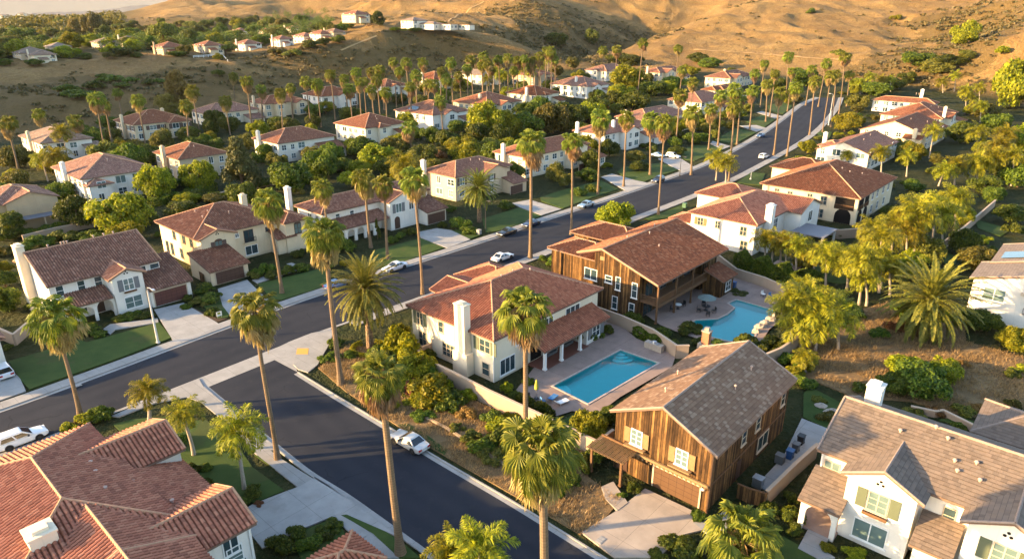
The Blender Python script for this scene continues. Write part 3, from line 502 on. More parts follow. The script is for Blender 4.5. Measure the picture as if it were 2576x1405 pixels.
# ---------------------------------------------------------------- roofs
def clip(poly,ax,lo,hi):
    for s,lim in ((1,lo),(-1,-hi)):
        out=[]; n=len(poly)
        for i in range(n):
            a,b=poly[i],poly[(i+1)%n]; da=s*a[ax]-lim; db=s*b[ax]-lim
            if da>=0: out.append(a)
            if (da>=0)!=(db>=0):
                t=da/(da-db); out.append((a[0]+(b[0]-a[0])*t,a[1]+(b[1]-a[1])*t))
        poly=out
        if len(poly)<3: return []
    return poly
def axes(P):
    P=[np.array(p,float) for p in P]; n=np.cross(P[1]-P[0],P[2]-P[0]); n/=np.linalg.norm(n)
    if n[2]<0: n=-n
    h=math.hypot(n[0],n[1])
    if h<1e-6: return P[0],np.array([1.,0,0]),np.array([0,1.,0]),n
    v=np.array([-n[0]*n[2]/h,-n[1]*n[2]/h,h]); u=np.cross(v,n); return P[0],u,v,n
def tile_surface(mb,poly,kind,m,rng):
    o,u,v,n=axes(poly); Q=[((np.array(p)-o)@u,(np.array(p)-o)@v) for p in poly]; flat=kind.startswith('fl') or kind.startswith('tan')
    p,c=(.42,.38) if flat else (.36,.42); sub=1 if flat else 4
    v0,v1=min(q[1] for q in Q),max(q[1] for q in Q)
    for r in range(math.floor(v0/c),math.ceil(v1/c)):
        row=clip(Q,1,r*c,(r+1)*c)
        if not row: continue
        u0,u1=min(q[0] for q in row),max(q[0] for q in row); sh=.5*p*(r%2) if flat else 0
        jit={}
        for k in range(math.floor((u0+sh)/p*sub),math.ceil((u1+sh)/p*sub)):
            cell=clip(row,0,k*p/sub-sh,(k+1)*p/sub-sh)
            if not cell: continue
            t=k//sub; j=jit.setdefault(t,rng.uniform(-.008,.014) if flat else rng.uniform(-.012,.012))
            pts=[]
            for a,b in cell:
                h=.045+j+(1-(b/c-r))*(.035 if flat else .045)
                if not flat: x=(a+sh)/p; h+=.15*abs(math.sin(PI*x))-.05
                pts.append(o+u*a+v*b+n*h)
            mb.poly(pts,m,[(a,b) for a,b in cell],sm=not flat)
def roof_polys(x0,x1,y0,y1,e,typ,k):
    xm,ym=(x0+x1)/2,(y0+y1)/2; w,d=x1-x0,y1-y0
    if typ=='hip':
        if d>=w:
            h=e+k*w/2; a=(xm,y0+w/2,h);b=(xm,y1-w/2,h)
            return [[(x0,y0,e),(x1,y0,e),a],[(x1,y0,e),(x1,y1,e),b,a],[(x1,y1,e),(x0,y1,e),b],[(x0,y1,e),(x0,y0,e),a,b]],[(a,b),((x0,y0,e),a),((x1,y0,e),a),((x1,y1,e),b),((x0,y1,e),b)]
        h=e+k*d/2; a=(x0+d/2,ym,h);b=(x1-d/2,ym,h)
        return [[(x0,y0,e),(x1,y0,e),b,a],[(x1,y0,e),(x1,y1,e),b],[(x1,y1,e),(x0,y1,e),a,b],[(x0,y1,e),(x0,y0,e),a]],[(a,b),((x0,y0,e),a),((x1,y0,e),b),((x1,y1,e),b),((x0,y1,e),a)]
    if typ=='gy' or typ[:2]=='gy':
        xr=x0+w*float(typ[2:] or .5); h=e+k*(x1-xr); e2=h-k*(xr-x0) if len(typ)==2 else e+k*(x1-xr)-k*(xr-x0)
        a=(xr,y0,h);b=(xr,y1,h); return [[(x1,y0,e),(x1,y1,e),b,a],[(x0,y1,e2),(x0,y0,e2),a,b]],[(a,b)]
    if typ=='gx':
        h=e+k*d/2; a=(x0,ym,h);b=(x1,ym,h); return [[(x0,y0,e),(x1,y0,e),b,a],[(x1,y1,e),(x0,y1,e),a,b]],[(a,b)]
    if typ=='sE': return [[(x1,y0,e),(x1,y1,e),(x0,y1,e+k*w),(x0,y0,e+k*w)]],[]
    if typ=='sW': return [[(x0,y1,e),(x0,y0,e),(x1,y0,e+k*w),(x1,y1,e+k*w)]],[]
    if typ=='sS': return [[(x0,y0,e),(x1,y0,e),(x1,y1,e+k*d),(x0,y1,e+k*d)]],[]
    if typ=='sN': return [[(x1,y1,e),(x0,y1,e),(x0,y0,e+k*d),(x1,y0,e+k*d)]],[]
    return [[(x0,y0,e),(x1,y0,e),(x1,y1,e),(x0,y1,e)]],[]
def key(p): return tuple(round(float(c),3) for c in p)
def roof_mass(mb,mass,tile3d,rng):
    x0,x1,y0,y1,e,typ,k=mass[:7]; P,caps=roof_polys(x0,x1,y0,y1,e,typ,k); cnt={}
    for q in P:
        for i in range(len(q)):
            a,b=key(q[i]),key(q[(i+1)%len(q)]); cnt[frozenset((a,b))]=cnt.get(frozenset((a,b)),0)+1
    for q in P:
        o,u,v,n=axes(q); uv=[((np.array(p)-o)@u,(np.array(p)-o)@v) for p in q]
        mb.poly(q,0,uv); mb.poly([(p[0],p[1],p[2]-.2) for p in q[::-1]],2)
        if tile3d: tile_surface(mb,q,tile3d,0,rng)
        for i in range(len(q)):
            a,b=q[i],q[(i+1)%len(q)]
            if cnt[frozenset((key(a),key(b)))]==1: mb.poly([(a[0],a[1],a[2]-.2),(b[0],b[1],b[2]-.2),b,a],3)
    r=.105
    for a,b in caps:
        a=np.array(a,float);b=np.array(b,float); d=b-a; L=np.linalg.norm(d)
        if L<.5: continue
        d/=L; s=np.cross(d,(0,0,1)); s/=np.linalg.norm(s); up=np.cross(s,d); zz=.1 if tile3d else .04; nn=max(2,int(L/.45)) if tile3d else 1
        for i in range(nn):
            c0=a+d*L*i/nn; c1=a+d*L*(i+1)/nn; g0=rng.uniform(.95,1.15); prof=[(-1.1,-.7),(-.8,.5),(0,1.),(.8,.5),(1.1,-.7)]
            R0=[c0+(s*x*r+up*(y*r+zz))*1 for x,y in prof]; R1=[c1+(s*x*r*g0+up*(y*r*g0+zz)) for x,y in prof]
            for j in range(4): mb.poly([R0[j],R0[j+1],R1[j+1],R1[j]],1)
            mb.poly(R1[::-1],1); mb.poly(R0,1)
    if tile3d and typ[:1]=='g':      # rake tiles along the gable edges
        for q in P:
            for i in range(len(q)):
                a,b=np.array(q[i],float),np.array(q[(i+1)%len(q)],float)
                if cnt[frozenset((key(a),key(b)))]==1 and abs(a[2]-b[2])>.3: mb.tube([a+(0,0,.07),b+(0,0,.07)],.11,6,1)
def wall_mass(mb,mass,oh,rk):
    x0,x1,y0,y1,e,typ,k=mass[:7]; fl=mass[7] if len(mass)>7 and mass[7] is not None else -.4; ox=mass[8] if len(mass)>8 else oh
    g=typ[:2]; rk=min(rk,ox)
    X0,X1,Y0,Y1=x0+(rk if g=='gx' else ox),x1-(rk if g=='gx' else ox),y0+(rk if g=='gy' else ox),y1-(rk if g=='gy' else ox)
    if typ in('sE','sW'): X0,X1=(x0,x1-ox) if typ=='sE' else (x0+ox,x1); Y0,Y1=y0+rk,y1-rk
    if typ in('sS','sN'): Y0,Y1=(y0+ox,y1) if typ=='sS' else (y0,y1-ox); X0,X1=x0+rk,x1-rk
    def zt(x,y):
        if typ=='gx': ym=(y0+y1)/2; return e+k*(y1-y0)/2-k*abs(y-ym)-.06
        if g=='gy':
            xr=x0+(x1-x0)*float(typ[2:] or .5); return e+k*(x1-xr)-k*abs(x-xr)-.06
        if typ=='sE': return e+k*(x1-x)-.06
        if typ=='sW': return e+k*(x-x0)-.06
        if typ=='sS': return e+k*(y-y0)-.06
        if typ=='sN': return e+k*(y1-y)-.06
        return e+k*ox-.06
    def side(a,b,mid=None):
        pts=[(a[0],a[1],fl),(b[0],b[1],fl),(b[0],b[1],zt(*b))]+([(mid[0],mid[1],zt(*mid))] if mid else [])+[(a[0],a[1],zt(*a))]
        mb.poly(pts,0)
    xr=x0+(x1-x0)*float(typ[2:] or .5) if g=='gy' else None; ym=(y0+y1)/2
    side((X0,Y0),(X1,Y0),(xr,Y0) if g=='gy' else None); side((X1,Y0),(X1,Y1),(X1,ym) if typ=='gx' else None)
    side((X1,Y1),(X0,Y1),(xr,Y1) if g=='gy' else None); side((X0,Y1),(X0,Y0),(X0,ym) if typ=='gx' else None)
    return X0,X1,Y0,Y1
# ---------------------------------------------------------------- windows and other parts, cached by size
_wc={}
def win_mesh(w,h,mx,my,frame,glass,arch=False):
    k=(round(w,1),round(h,1),mx,my,frame,glass,arch)
    if k in _wc: return _wc[k]
    w,h=k[0],k[1]; f=.09; mb=MB(); d=.07
    for a in ((-w/2-f,-w/2,-f,h+f),(w/2,w/2+f,-f,h+f)): mb.box(a[0],a[1],-d,.02,a[2],a[3])
    mb.box(-w/2,w/2,-d,.02,-f,0); mb.box(-w/2,w/2,-d,.02,h,h+f); mb.box(-w/2-.18,w/2+.18,-.13,.02,-f-.1,-f-.004)
    for i in range(1,mx): x=-w/2+w*i/mx; b=.035 if mx>2 and i%2 else .05; mb.box(x-b,x+b,-d+.012,.02,0,h)
    for i in range(1,my): z=h*i/my; mb.box(-w/2,w/2,-d+.02,.02,z-.03,z+.03)
    if arch:
        mb.poly([(-w/2-f,-d,h+f)]+[(-(w/2+f)*math.cos(PI*q/8),-d,h+f+.35*math.sin(PI*q/8)) for q in range(1,8)]+[(w/2+f,-d,h+f)],0)
    fm=mb.mesh('window',M[frame]); mb=MB(); mb.poly([(-w/2,-.03,0),(w/2,-.03,0),(w/2,-.03,h),(-w/2,-.03,h)]); gm=mb.mesh('pane',M[glass]); _wc[k]=(fm,gm); return _wc[k]
FR={'S':0.,'E':PI/2,'N':PI,'W':-PI/2}
def window(root,face,x,y,z,w,h,mx=2,my=1,frame='trim',glass='glass',shut=None,arch=False):
    fm,gm=win_mesh(w,h,mx,my,frame,glass,arch); o=link('window',fm,root,(x,y,z),(0,0,FR[face])); link('pane',gm,o)
    if shut:
        for s in (-1,1):
            mb=MB(); a=s*(w/2+.14+w*.27); mb.box(a-w*.27,a+w*.27,-.08,.0,-.05,h+.05); mb.build('shutter',M[shut],o)
    return o
def garage_door(root,face,x,y,w,h=2.2,mat='gar_brown'):
    mb=MB(); mb.box(-w/2,w/2,-.03,.02,.0,h); a=mb.build('garage_door',M[mat],root,(x,y,.05),(0,0,FR[face]))
    mb=MB(); mb.box(-w/2-.16,-w/2,-.06,.02,0,h+.16); mb.box(w/2,w/2+.16,-.06,.02,0,h+.16); mb.box(-w/2,w/2,-.06,.02,h,h+.16); mb.build('frame',M['tantrim'],a)
def door(root,face,x,y,z=.1,w=1.1,h=2.2,arch=False,mat='door'):
    mb=MB(); pts=[(-w/2,0),(w/2,0)]+([(w/2*math.cos(PI*q/8),h-w*.4+w*.5*math.sin(PI*q/8)) for q in range(9)] if arch else [(w/2,h),(-w/2,h)])
    mb.poly([(a,-.04,b) for a,b in pts]); 
    for i in range(len(pts)): a,b=pts[i],pts[(i+1)%len(pts)]; mb.poly([(a[0],-.04,a[1]),(a[0],.02,a[1]),(b[0],.02,b[1]),(b[0],-.04,b[1])])
    return mb.build('door' if mat=='door' else 'opening',M[mat],root,(x,y,z),(0,0,FR[face]))  # openings are flat sheets with their shade in the colour
def chimney(root,x,y,w,d,z0,z1,wall,parent=None,style=0):
    mb=MB(); mb.box(x-w/2,x+w/2,y-d/2,y+d/2,z0,z1)
    if style==1: mb.box(x-w*.75,x+w*.75,y-d*.5-.1,y+d/2+.001,z0,z0+3.2)
    c=mb.build('chimney',M[wall],parent or root); mb=MB(); mb.box(x-w/2-.08,x+w/2+.08,y-d/2-.08,y+d/2+.08,z1,z1+.14); mb.box(x-w*.3,x+w*.3,y-d*.3,y+d*.3,z1+.14,z1+.4); mb.build('chimney_cap',M[wall],c); return c
def pipe(roof,x,y,z,r=.07,h=.5):
    mb=MB(); mb.tube([(x,y,z-.25),(x,y,z+h)],r,8); mb.lathe([(r*1.9,z+h-.1),(r*1.9,z+h),(0,z+h+.09)],8,0,(x,y)); mb.build('vent_pipe',M['pipe'],roof)
def lites(x):   # how the reveal shade under arches is built: real arched wall
    pass
def arcade(root,face,x,y,z0,z1,bays,wall,th=.35):
    """a wall pierced by arched openings: bays=[(start,width,spring)] along the face, from its left end"""
    mb=MB(); pos=0; total=bays[-1]; B=bays[:-1]
    def pr(pts):
        for s,yy in ((1,0.),(-1,th)): mb.poly([(a,yy,b) for a,b in (pts if s>0 else pts[::-1])])
    for (s,w,sp) in B:
        if s>pos: mb.box(pos,s,0,th,z0,z1)
        n=10; arc=[(s+w/2-w/2*math.cos(PI*i/n),sp+min(w/2,z1-sp-.12)*math.sin(PI*i/n)) for i in range(n+1)]
        for i in range(n):
            a,b=arc[i],arc[i+1]; pr([a,b,(b[0],z1),(a[0],z1)]); mb.poly([(a[0],0,a[1]),(a[0],th,a[1]),(b[0],th,b[1]),(b[0],0,b[1])])
        pos=s+w
    if pos<total: mb.box(pos,total,0,th,z0,z1)
    return mb.build('arcade',M[wall],root,(x,y,0),(0,0,FR[face]))
# ---------------------------------------------------------------- the house builder
HRECT=[]
HOUSES=[]   # (short name, screen centre x, half width, world centre)
def house(label,short,K,L=None,R=None,e=6.,typ='hip',k=.40,oh=.55,wall='white',roof='red',masses=(),wins=True,chim=(),det=None,base_z=None,far=0,seed=None,frame='trim',extra=None,gar=None,pipes=2,rot=None,cat='house',shut=None):
    if not det and wall=='white' and sum(map(ord,short))%3: wall='offwhite'
    rng=random.Random(seed if seed is not None else hash(short)%1000 if False else sum(map(ord,short)))
    if base_z is None:
        k3=at(K[0],K[1],e); bzv=float(base(k3[1]))
    else: k3=atz(K[0],K[1],base_z+e); bzv=base_z
    r=ROT if rot is None else rot; w=np.array([math.cos(r),math.sin(r)]); u=np.array([-w[1],w[0]])
    root=empty('house',(k3[0],k3[1],bzv),r,label,cat); P0=np.array([k3[0],k3[1]])
    def solve(px,ax):
        lo,hi=.5,70.
        for _ in range(40):
            m=(lo+hi)/2; q=P0+ax*m; x=proj((q[0],q[1],bzv+e))[0]
            if (x<px)==(ax is u): lo=m
            else: hi=m
        return lo
    ms=[]; Wd=Dd=None
    if L is not None:
        Wd=L if isinstance(L,float) else solve(L,-w); Dd=R if isinstance(R,float) else solve(R,u)
        Wd=min(max(Wd,7.),25.); Dd=min(max(Dd,8.),30.); ms.append((-Wd,0.,0.,Dd,e,typ,k))
    ms+=list(masses(Wd,Dd) if callable(masses) else masses)
    if L is not None and not masses and Dd>11:
        q=rng.uniform(.12,.3); ms.append((-6.,rng.uniform(1.2,2.4),Dd*q,Dd*(q+rng.uniform(.28,.38)),e-.15,rng.choice(['gx','hip']),k)); ms.append((-2.,rng.uniform(3.4,4.6),Dd*.66,Dd*.97,3.,'sE',.3))
    HRECT.append((P0,w,u,[m[:4] for m in ms])); rk=.3; wb=MB(); rb=MB(); foot=[]
    for m in ms:
        foot.append(wall_mass(wb,m,oh,rk) if not(len(m)>9 and m[9]=='open') else None); roof_mass(rb,m,det,rng)
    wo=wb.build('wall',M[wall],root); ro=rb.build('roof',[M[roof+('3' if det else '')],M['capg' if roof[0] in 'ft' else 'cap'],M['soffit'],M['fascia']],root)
    if wins:
        for i,m in enumerate(ms):
            if foot[i] is None or (wins!=True and i not in wins): continue
            x0,x1,y0,y1=foot[i]; two=m[4]>4.5; rows=[3.7,.95] if two else [.95]
            for face,a0,a1 in (('S',x0,x1),('E',y0,y1)):
                n=max(1,int((a1-a0)/(3.3)))
                for z in rows:
                    for q in range(n):
                        s=a0+(a1-a0)*(q+.5)/n+rng.uniform(-.4,.4); w_=rng.choice([1.1,1.4,1.8,2.2]); h_=rng.choice([1.4,1.5,1.7])
                        if n==1 and face=='E' and not two: continue
                        px_,py_=(s,y0) if face=='S' else (x1,s); tx,ty=(s,y0-.6) if face=='S' else (x1+.6,s)
                        if any(foot[j] is not None and j!=i and foot[j][0]-w_<tx<foot[j][1]+w_*(face=='S') and foot[j][2]-w_*(face=='E')<ty<foot[j][3]+w_*(face=='E') and z<ms[j][4]+1.7 for j in range(len(ms))): continue
                        if any(abs(c[0]-px_)<c[2] and abs(c[1]-py_)<1.2+c[3] for c in chim): continue
                        if rng.random()<.08: continue
                        window(root,face,px_,py_,z,w_,h_,2 if w_>1 else 1,1 if rng.random()<.5 else 2,frame,'glass' if rng.random()<.6 else 'glass2',shut if z>3 and rng.random()<.5 else None)
    ck=1. if det else .8
    for c in chim: chimney(root,c[0],c[1],c[2]*ck,c[3]*ck,c[4] if len(c)>4 else -.2,(0 if det else -.5)+c[5] if len(c)>5 else 8.6,c[6] if len(c)>6 else wall,None,c[7] if len(c)>7 else 0)
    if gar:
        for g in gar: garage_door(root,*g)
    if Wd and pipes and typ!='flat':
        for _ in range(pipes):
            x=-Wd*rng.uniform(.2,.45); y=Dd*rng.uniform(.3,.7); z=e+k*min(-x,Wd+x) if typ in('hip','gy') else e+k*min(y,Dd-y); pipe(ro,x,y,z)
    if extra: extra(root,Wd,Dd,ro)
    cx=[proj((k3[0]+w[0]*a+u[0]*b,k3[1]+w[1]*a+u[1]*b,bzv+3))[0] for m in ms[:1] for a in (m[0],m[1]) for b in (m[2],m[3])]
    m=ms[0]; c=P0+w*(m[0]+m[1])/2+u*(m[2]+m[3])/2; HOUSES.append((short,sum(cx)/4,(max(cx)-min(cx))/2,c,bzv)); return root
# ---------------------------------------------------------------- the near houses
def posts(root,name,pts,z0,z1,r,mat,sq=True):
    for x,y in pts:
        mb=MB(); mb.box(x-r,x+r,y-r,y+r,z0,z1); mb.box(x-r*1.4,x+r*1.4,y-r*1.4,y+r*1.4,z0,z0+.25) ; mb.build(name,M[mat],root)
def railing(root,a,b,z,mat='beam',h=1.05,name='railing'):
    mb=MB(); a=np.array(a,float);b=np.array(b,float); L=np.hypot(*(b-a)); d=(b-a)/L; nx=np.array([-d[1],d[0]])*.04
    def bar(p,q,z0,z1,w=1.): n=nx*w; mb.prism([tuple(p+n),tuple(q+n),tuple(q-n),tuple(p-n)],z0,z1)
    bar(a,b,z+h-.08,z+h); bar(a,b,z+.08,z+.15)
    n=max(2,int(L/.22))
    for i in range(n+1): p=a+(b-a)*i/n; bar(p-d*.025,p+d*.025,z+.15,z+h-.08,.6)
    return mb.build(name,M[mat],root)
def trefoil(root,face,x,y,z):
    mb=MB()
    for a,b in ((-.2,0),(.2,0),(0,.3)): mb.poly([(a+.13*math.cos(q*PI/4),-.025,b+.13*math.sin(q*PI/4)) for q in range(8)])
    mb.build('gable_vent',M['dark'],root,(x,y,z),(0,0,FR[face]))
# -- big red-roofed house in the lower left corner
def f1x(root,Wd,Dd,ro):
    window(root,'E',-.15,7.0,2.2,1.1,1.9,1,2,'trim','glass2')
    chimney(root,-7.,-3.2,1.7,1.7,3.,8.3,'ivory')
    for x,y in ((-14.6,2.4),(-12.8,2.2),(-9.8,1.9),(-10.2,4.),(-6.2,5.3),(-15.3,6.),(-1.6,6.8)): pipe(ro,x,y,8-.39*abs(y) if y<6 else 5.7,.09,.4)
    mb=MB(); mb.tube([(-.08,8.3,5.5),(-.08,8.3,.1)],.06,6); mb.build('downspout',M['trim'],root)
house('big white house under a maze of red barrel-tile roofs with a stubby chimney','maze of red roofs',(320,1404),e=8.,wall='white',roof='red',det='red',wins=[4],masses=[(-22.5,-3.5,-6.8,4.7,6.5,'hip',.35),(-14.5,-1.,-9.,9.,4.5,'gx',.39),(-1.2,12.,-4.5,4.5,6.25,'gx',.39),(-19.7,-12.7,2.,9.2,6.0,'gy',.4),(-6.4,.4,1.2,8.8,5.6,'gy',.42)],extra=f1x,base_z=0.,pipes=0)
# -- wooden house with the garage, lower right
def f2x(root,Wd,Dd,ro):
    y=.25
    garage_door(root,'S',-3.7,y,4.7,2.3,'gar_wood')
    mb=MB(); mb.box(-10.7,-.5,-.02,.2,2.72,2.98)
    for i in range(22): x=-10.5+i*.46; mb.box(x,x+.16,-.12,-.02,2.55,2.72)
    mb.build('belt_beam',M['shut_wood'],root)
    for x in (-8.2,-3.4):
        window(root,'S',x,y,3.75,1.15,1.5,2,3,'trim','glass2','shut_wood'); mb=MB(); mb.box(x-1.1,x+1.1,-.28,y,3.42,3.55); mb.build('window_box',M['shut_wood'],root)
    for yy,z,w,h in ((16.4,3.9,.9,1.5),(10.2,3.9,.9,1.5),(7.,3.9,.9,1.4),(12.2,.8,2.4,1.6)): window(root,'E',-.55,yy,z,w,h,1 if w<1 else 2,2 if w<1 else 1,'tantrim')
    door(root,'E',-.55,6.6,.1,1.,2.1); door(root,'S',-9.6,y,.2,1.2,2.2)
    mb=MB(); mb.box(-.53,-.45,0.4,17.6,2.75,2.9); mb.build('wall_band',M['beam'],root)
    # trellis porch over the entry
    pr=empty('porch',(0,0,0)); pr.parent=root
    mb=MB(); mb.box(-12.,-8.0,-2.1,-1.95,2.75,2.95); mb.box(-12.,-8.,.0,.15,3.1,3.3); mb.build('porch_beam',M['beam'],pr)
    mb=MB()
    for i in range(26): x=-12.1+i*.165; mb.box(x,x+.06,-2.5,.2,2.98+.02*(i%3),3.06+.02*(i%3))
    mb.build('reed_roof',M['shut_wood'],pr); posts(pr,'porch_post',[(-11.7,-2.),(-8.3,-2.)],.1,2.75,.11,'beam')
    mb=MB(); mb.box(-.56,-.38,.15,.42,0,6.5); mb.build('corner_board',M['beam'],root)
    mb=MB(); mb.lathe([(0,.18),(.12,.18),(.16,0),(0,-.02)],8); mb.build('wall_lamp',M['trim'],root,(-1.,.1,2.3))
    for x,yy in ((-7.6,4.),(-9.,9.),(-3.,9.5),(-3.4,14.)): pipe(ro,x,yy,6.3+.48*min(-x,11.2+x))
house('brown board-and-batten house with slate-grey tile roof and garage door','wooden garage house',(1805,1150),e=6.3,wall='wood',roof='flt',det='flt',wins=False,masses=[(-11.2,0,0,18.2,6.3,'gy',.47)],extra=f2x,pipes=0)
# -- white house, lower right corner
def f3x(root,Wd,Dd,ro):
    for cx,y1 in ((5.7,-1.6),(14.4,-1.7)):
        window(root,'S',cx,y1,3.75,1.45,1.7,2,3,'ivorytrim' if 0 else 'tantrim','glass2','shut_green'); window(root,'S',cx-.1,y1,.6,2.5,1.75,2,1,'trim','glass2'); trefoil(root,'S',cx-.1,y1,6.35)
        mb=MB(); mb.box(cx-.95,cx+.95,y1-.4,y1,3.3,3.36); mb.box(cx-.95,cx+.95,y1-.4,y1-.36,3.36,3.6)
        for i in range(9): mb.box(cx-.95+i*.233,cx-.92+i*.233,y1-.38,y1-.02,3.36,3.55)
        mb.build('balcony_planter',M['beam'],root)
    window(root,'S',10.4,.55,3.9,.85,1.4,1,2,'tantrim'); window(root,'S',1.3,.55,3.9,1.2,1.4,2,2,'tantrim','glass2')
    arcade(root,'S',.25,-2.95,-.2,3.0,[(.45,2.2,1.7),3.05],'white'); door(root,'S',1.9,.5,.1,1.1,2.3)
    mb=MB(); mb.box(0.2,3.3,-2.9,.5,.0,.17); mb.build('porch_floor',M['deck'],root)
    chimney(root,1.9,8.4,1.3,1.3,6.,9.9,'white')
    for x,y in ((5.2,4.4),(8.6,5.2),(9.6,3.4),(11.,3.9),(11.6,2.5),(10.,2.6),(7.5,5.9)): pipe(ro,x,y,6.3+.44*y,.09,.3)
    mb=MB(); mb.tube([(.45,.42,6.2),(.45,.42,.1)],.055,6); mb.build('downspout',M['trim'],root)
house('white house with twin front gables, sage shutters and sand-brown flat tile roof','twin-gabled white house',(2056,1130),e=6.3,wall='white',roof='tan',det='tan',wins=False,masses=[(0,26,0,12,6.3,'gx',.44),(2.6,8.9,-1.9,6.4,6.2,'gy',.5),(11.3,17.6,-2.,6.4,6.2,'gy',.5),(0.,3.5,-3.25,.5,3.,'sS',.4,-.4,.3,'open'),(8.6,11.6,-2.9,.5,3.,'sS',.4)],extra=f3x,base_z=0.,pipes=0)
# -- the roof behind it and the house on the right edge
house('low wing under tan tile behind the twin-gabled house','tan-roofed back building',(2440,1085),e=4.2,wall='white',roof='tan',det='tan',wins=False,masses=[(0,14,0,8,4.2,'hip',.4)],base_z=0.,pipes=0,cat='outbuilding')
def f4x(root,Wd,Dd,ro):
    window(root,'S',3.4,.3,3.3,2.6,1.7,2,2,'trim','glass2'); window(root,'S',9.,.3,2.2,2.6,2.4,2,2,'trim'); chimney(root,6.6,13.,1.4,1.4,6,11.,'white')
    mb=MB(); mb.poly([(2.2,10.,7.),(5.4,10.,7.87),(5.4,14.,7.87),(2.2,14.,7.)]); mb.build('solar_panel',M['glass'],root)
    mb=MB(); mb.box(6.5,13.,-.9,.3,5.2,5.35); mb.build('canopy',M['tantrim'],root); railing(root,(7.2,.2),(13.,.2),2.1,'beam')
house('white house with solar panel and brown flat roofs on the slope at right','solar-panel white house',(2439,698),e=6.,wall='white',roof='tan',det='tan',wins=False,masses=[(0,20,0,9.,6,'gy',.27),(1.2,20,8.,20,6.5,'gy',.27)],extra=f4x,base_z=0.,pipes=1)
# -- white house with the pool
def r1x(root,Wd,Dd,ro):
    y=.55
    for x,z,w,h,a,b,s in ((-14.,3.7,1.1,1.7,2,2,'shut_green'),(-9.9,3.9,.8,1.4,1,2,None),(-6.9,3.6,.75,1.9,1,2,None),(-13.6,.7,1.4,2.,2,2,None),(-8.6,.8,2.1,1.7,3,3,None),(-6.3,.9,.8,1.5,1,2,None),(-2.,3.7,1.7,1.6,2,2,'shut_green'),(-1.9,.6,1.1,1.6,1,2,None)): window(root,'S',x,y,z,w,h,a,b,'ivt' if 0 else 'tantrim','glass',s)
    window(root,'E',-.55,16.2,3.5,3.,1.7,3,1); window(root,'E',-.55,11.,3.5,1.8,1.7,2,1); window(root,'E',-.55,3.,.5,2.6,2.,3,1); window(root,'E',-.55,18.,.9,1.5,1.5,2,2,'trim','glass','shut_grey'); window(root,'E',-.55,5.4,3.6,1.6,1.5,2,1)
    posts(root,'porch_post',[(2.2,7.),(2.2,10.4),(2.2,14.4)],.1,2.95,.17,'trim')
    mb=MB(); mb.box(-.5,2.,16.2,20.2,-.2,3.0); mb.build('porch_wall',M['white'],root); window(root,'E',2.,18.3,.8,1.6,1.6,2,2,'trim','glass','shut_grey')
    mb=MB(); mb.box(-.5,2.4,6.7,16.2,0,.15); mb.build('porch_floor',M['ptile'],root); mb=MB(); mb.box(-.56,-.54,7.4,9.6,.2,2.5); mb.box(-.56,-.54,11.,14.8,.2,2.5); mb.build('porch_opening_shade',M['dark'],root)  # dark sheets on the wall paint the shade of the porch openings
    for y0 in (8.2,12.): 
        s=empty('sofa',(0,0,0)); s.parent=None; bpy.data.objects.remove(s)
    for x,yy in ((-8.,10.),(-8.6,13.),(-7.2,15.),(-3.,7.)): pipe(ro,x,yy,6+.4*min(-x,15.8+x))
    mb=MB(); mb.tube([(-.5,.45,5.9),(-.5,.45,.1)],.06,6); mb.build('downspout',M['trim'],root)
house('white house with red striped hip roof and tall wall chimney by rectangular pool','white poolside house',(1242,858),e=6.,wall='ivory',roof='red',det='red',wins=False,masses=[(-16.2,0,0,22.6,6.,'hip',.4),(-.6,2.7,6.3,20.7,3.,'sE',.4,-.4,.3,'open'),(-25.,-15.4,17.,25.2,3.3,'hip',.38),(-18.2,-9.,6.,13.,5.9,'gx',.3)],chim=[(-5.2,-.1,1.7,1.1,-.2,9.3,'ivory',1)],extra=r1x,pipes=0)
# -- dark wooden house with balcony
def r2x(root,Wd,Dd,ro):
    y=.3
    for x,z,w,h,a,b in ((-11.9,4.2,2.2,1.6,2,1),(-8.6,4.5,1.1,1.,1,2),(-6.9,3.8,.7,1.9,1,2),(-4.,3.3,.75,2.2,1,2),(-7.3,.6,.75,1.9,1,2),(-4.3,.3,.8,1.9,1,2)): window(root,'S',x,y,z,w,h,a,b)
    mb=MB(); mb.box(-10.3,-9.5,y-.05,y,7.7,8.3); mb.build('gable_vent',M['shut_wood'],root)
    mb=MB(); mb.box(-3.2,-.2,.6,16.5,2.75,2.95); mb.box(-.4,-.2,.6,16.5,2.45,2.75); mb.build('balcony_floor',M['beam'],root)
    railing(root,(-.3,.7),(-.3,16.4),2.95); railing(root,(-3.2,.7),(-.3,.7),2.95)
    posts(root,'balcony_post',[(-.3,.7),(-.3,5.9),(-.3,11.),(-.3,16.3)],0.,6.25,.12,'beam')
    for yy in (3.,7.,11.,14.6): window(root,'E',-3.2,yy,3.1,1.9,2.,2,1,'dktrim')
    for yy in (3.,8.,13.): window(root,'E',-3.2,yy,.1,2.4,2.2,2,1,'dktrim')
    window(root,'E',2.3,18.4,.8,1.6,1.5,2,2)
    for x,yy in ((-10.,7.),(-9.,12.),(-10.5,16.),(-6.,10.)): pipe(ro,x,yy,9.5-.333*abs(x+9.9))
house('dark brown plank house with long rusty tile roof and timber balcony','balconied plank house',(1656,720),e=6.2,wall='wood',roof='brn',det='brn',wins=False,masses=[(-14.5,0,0,22.3,6.2,'gy.317',.333,-.4,3.2),(-22.8,-12.,3.,10.6,6.2,'hip',.36),(-25.,-12.,12.,21.,6.4,'hip',.34),(-.8,2.8,15.6,20.6,3.,'sE',.36),(-6.,-1.2,16.6,22.2,6.3,'sE',.3)],extra=r2x,pipes=0)
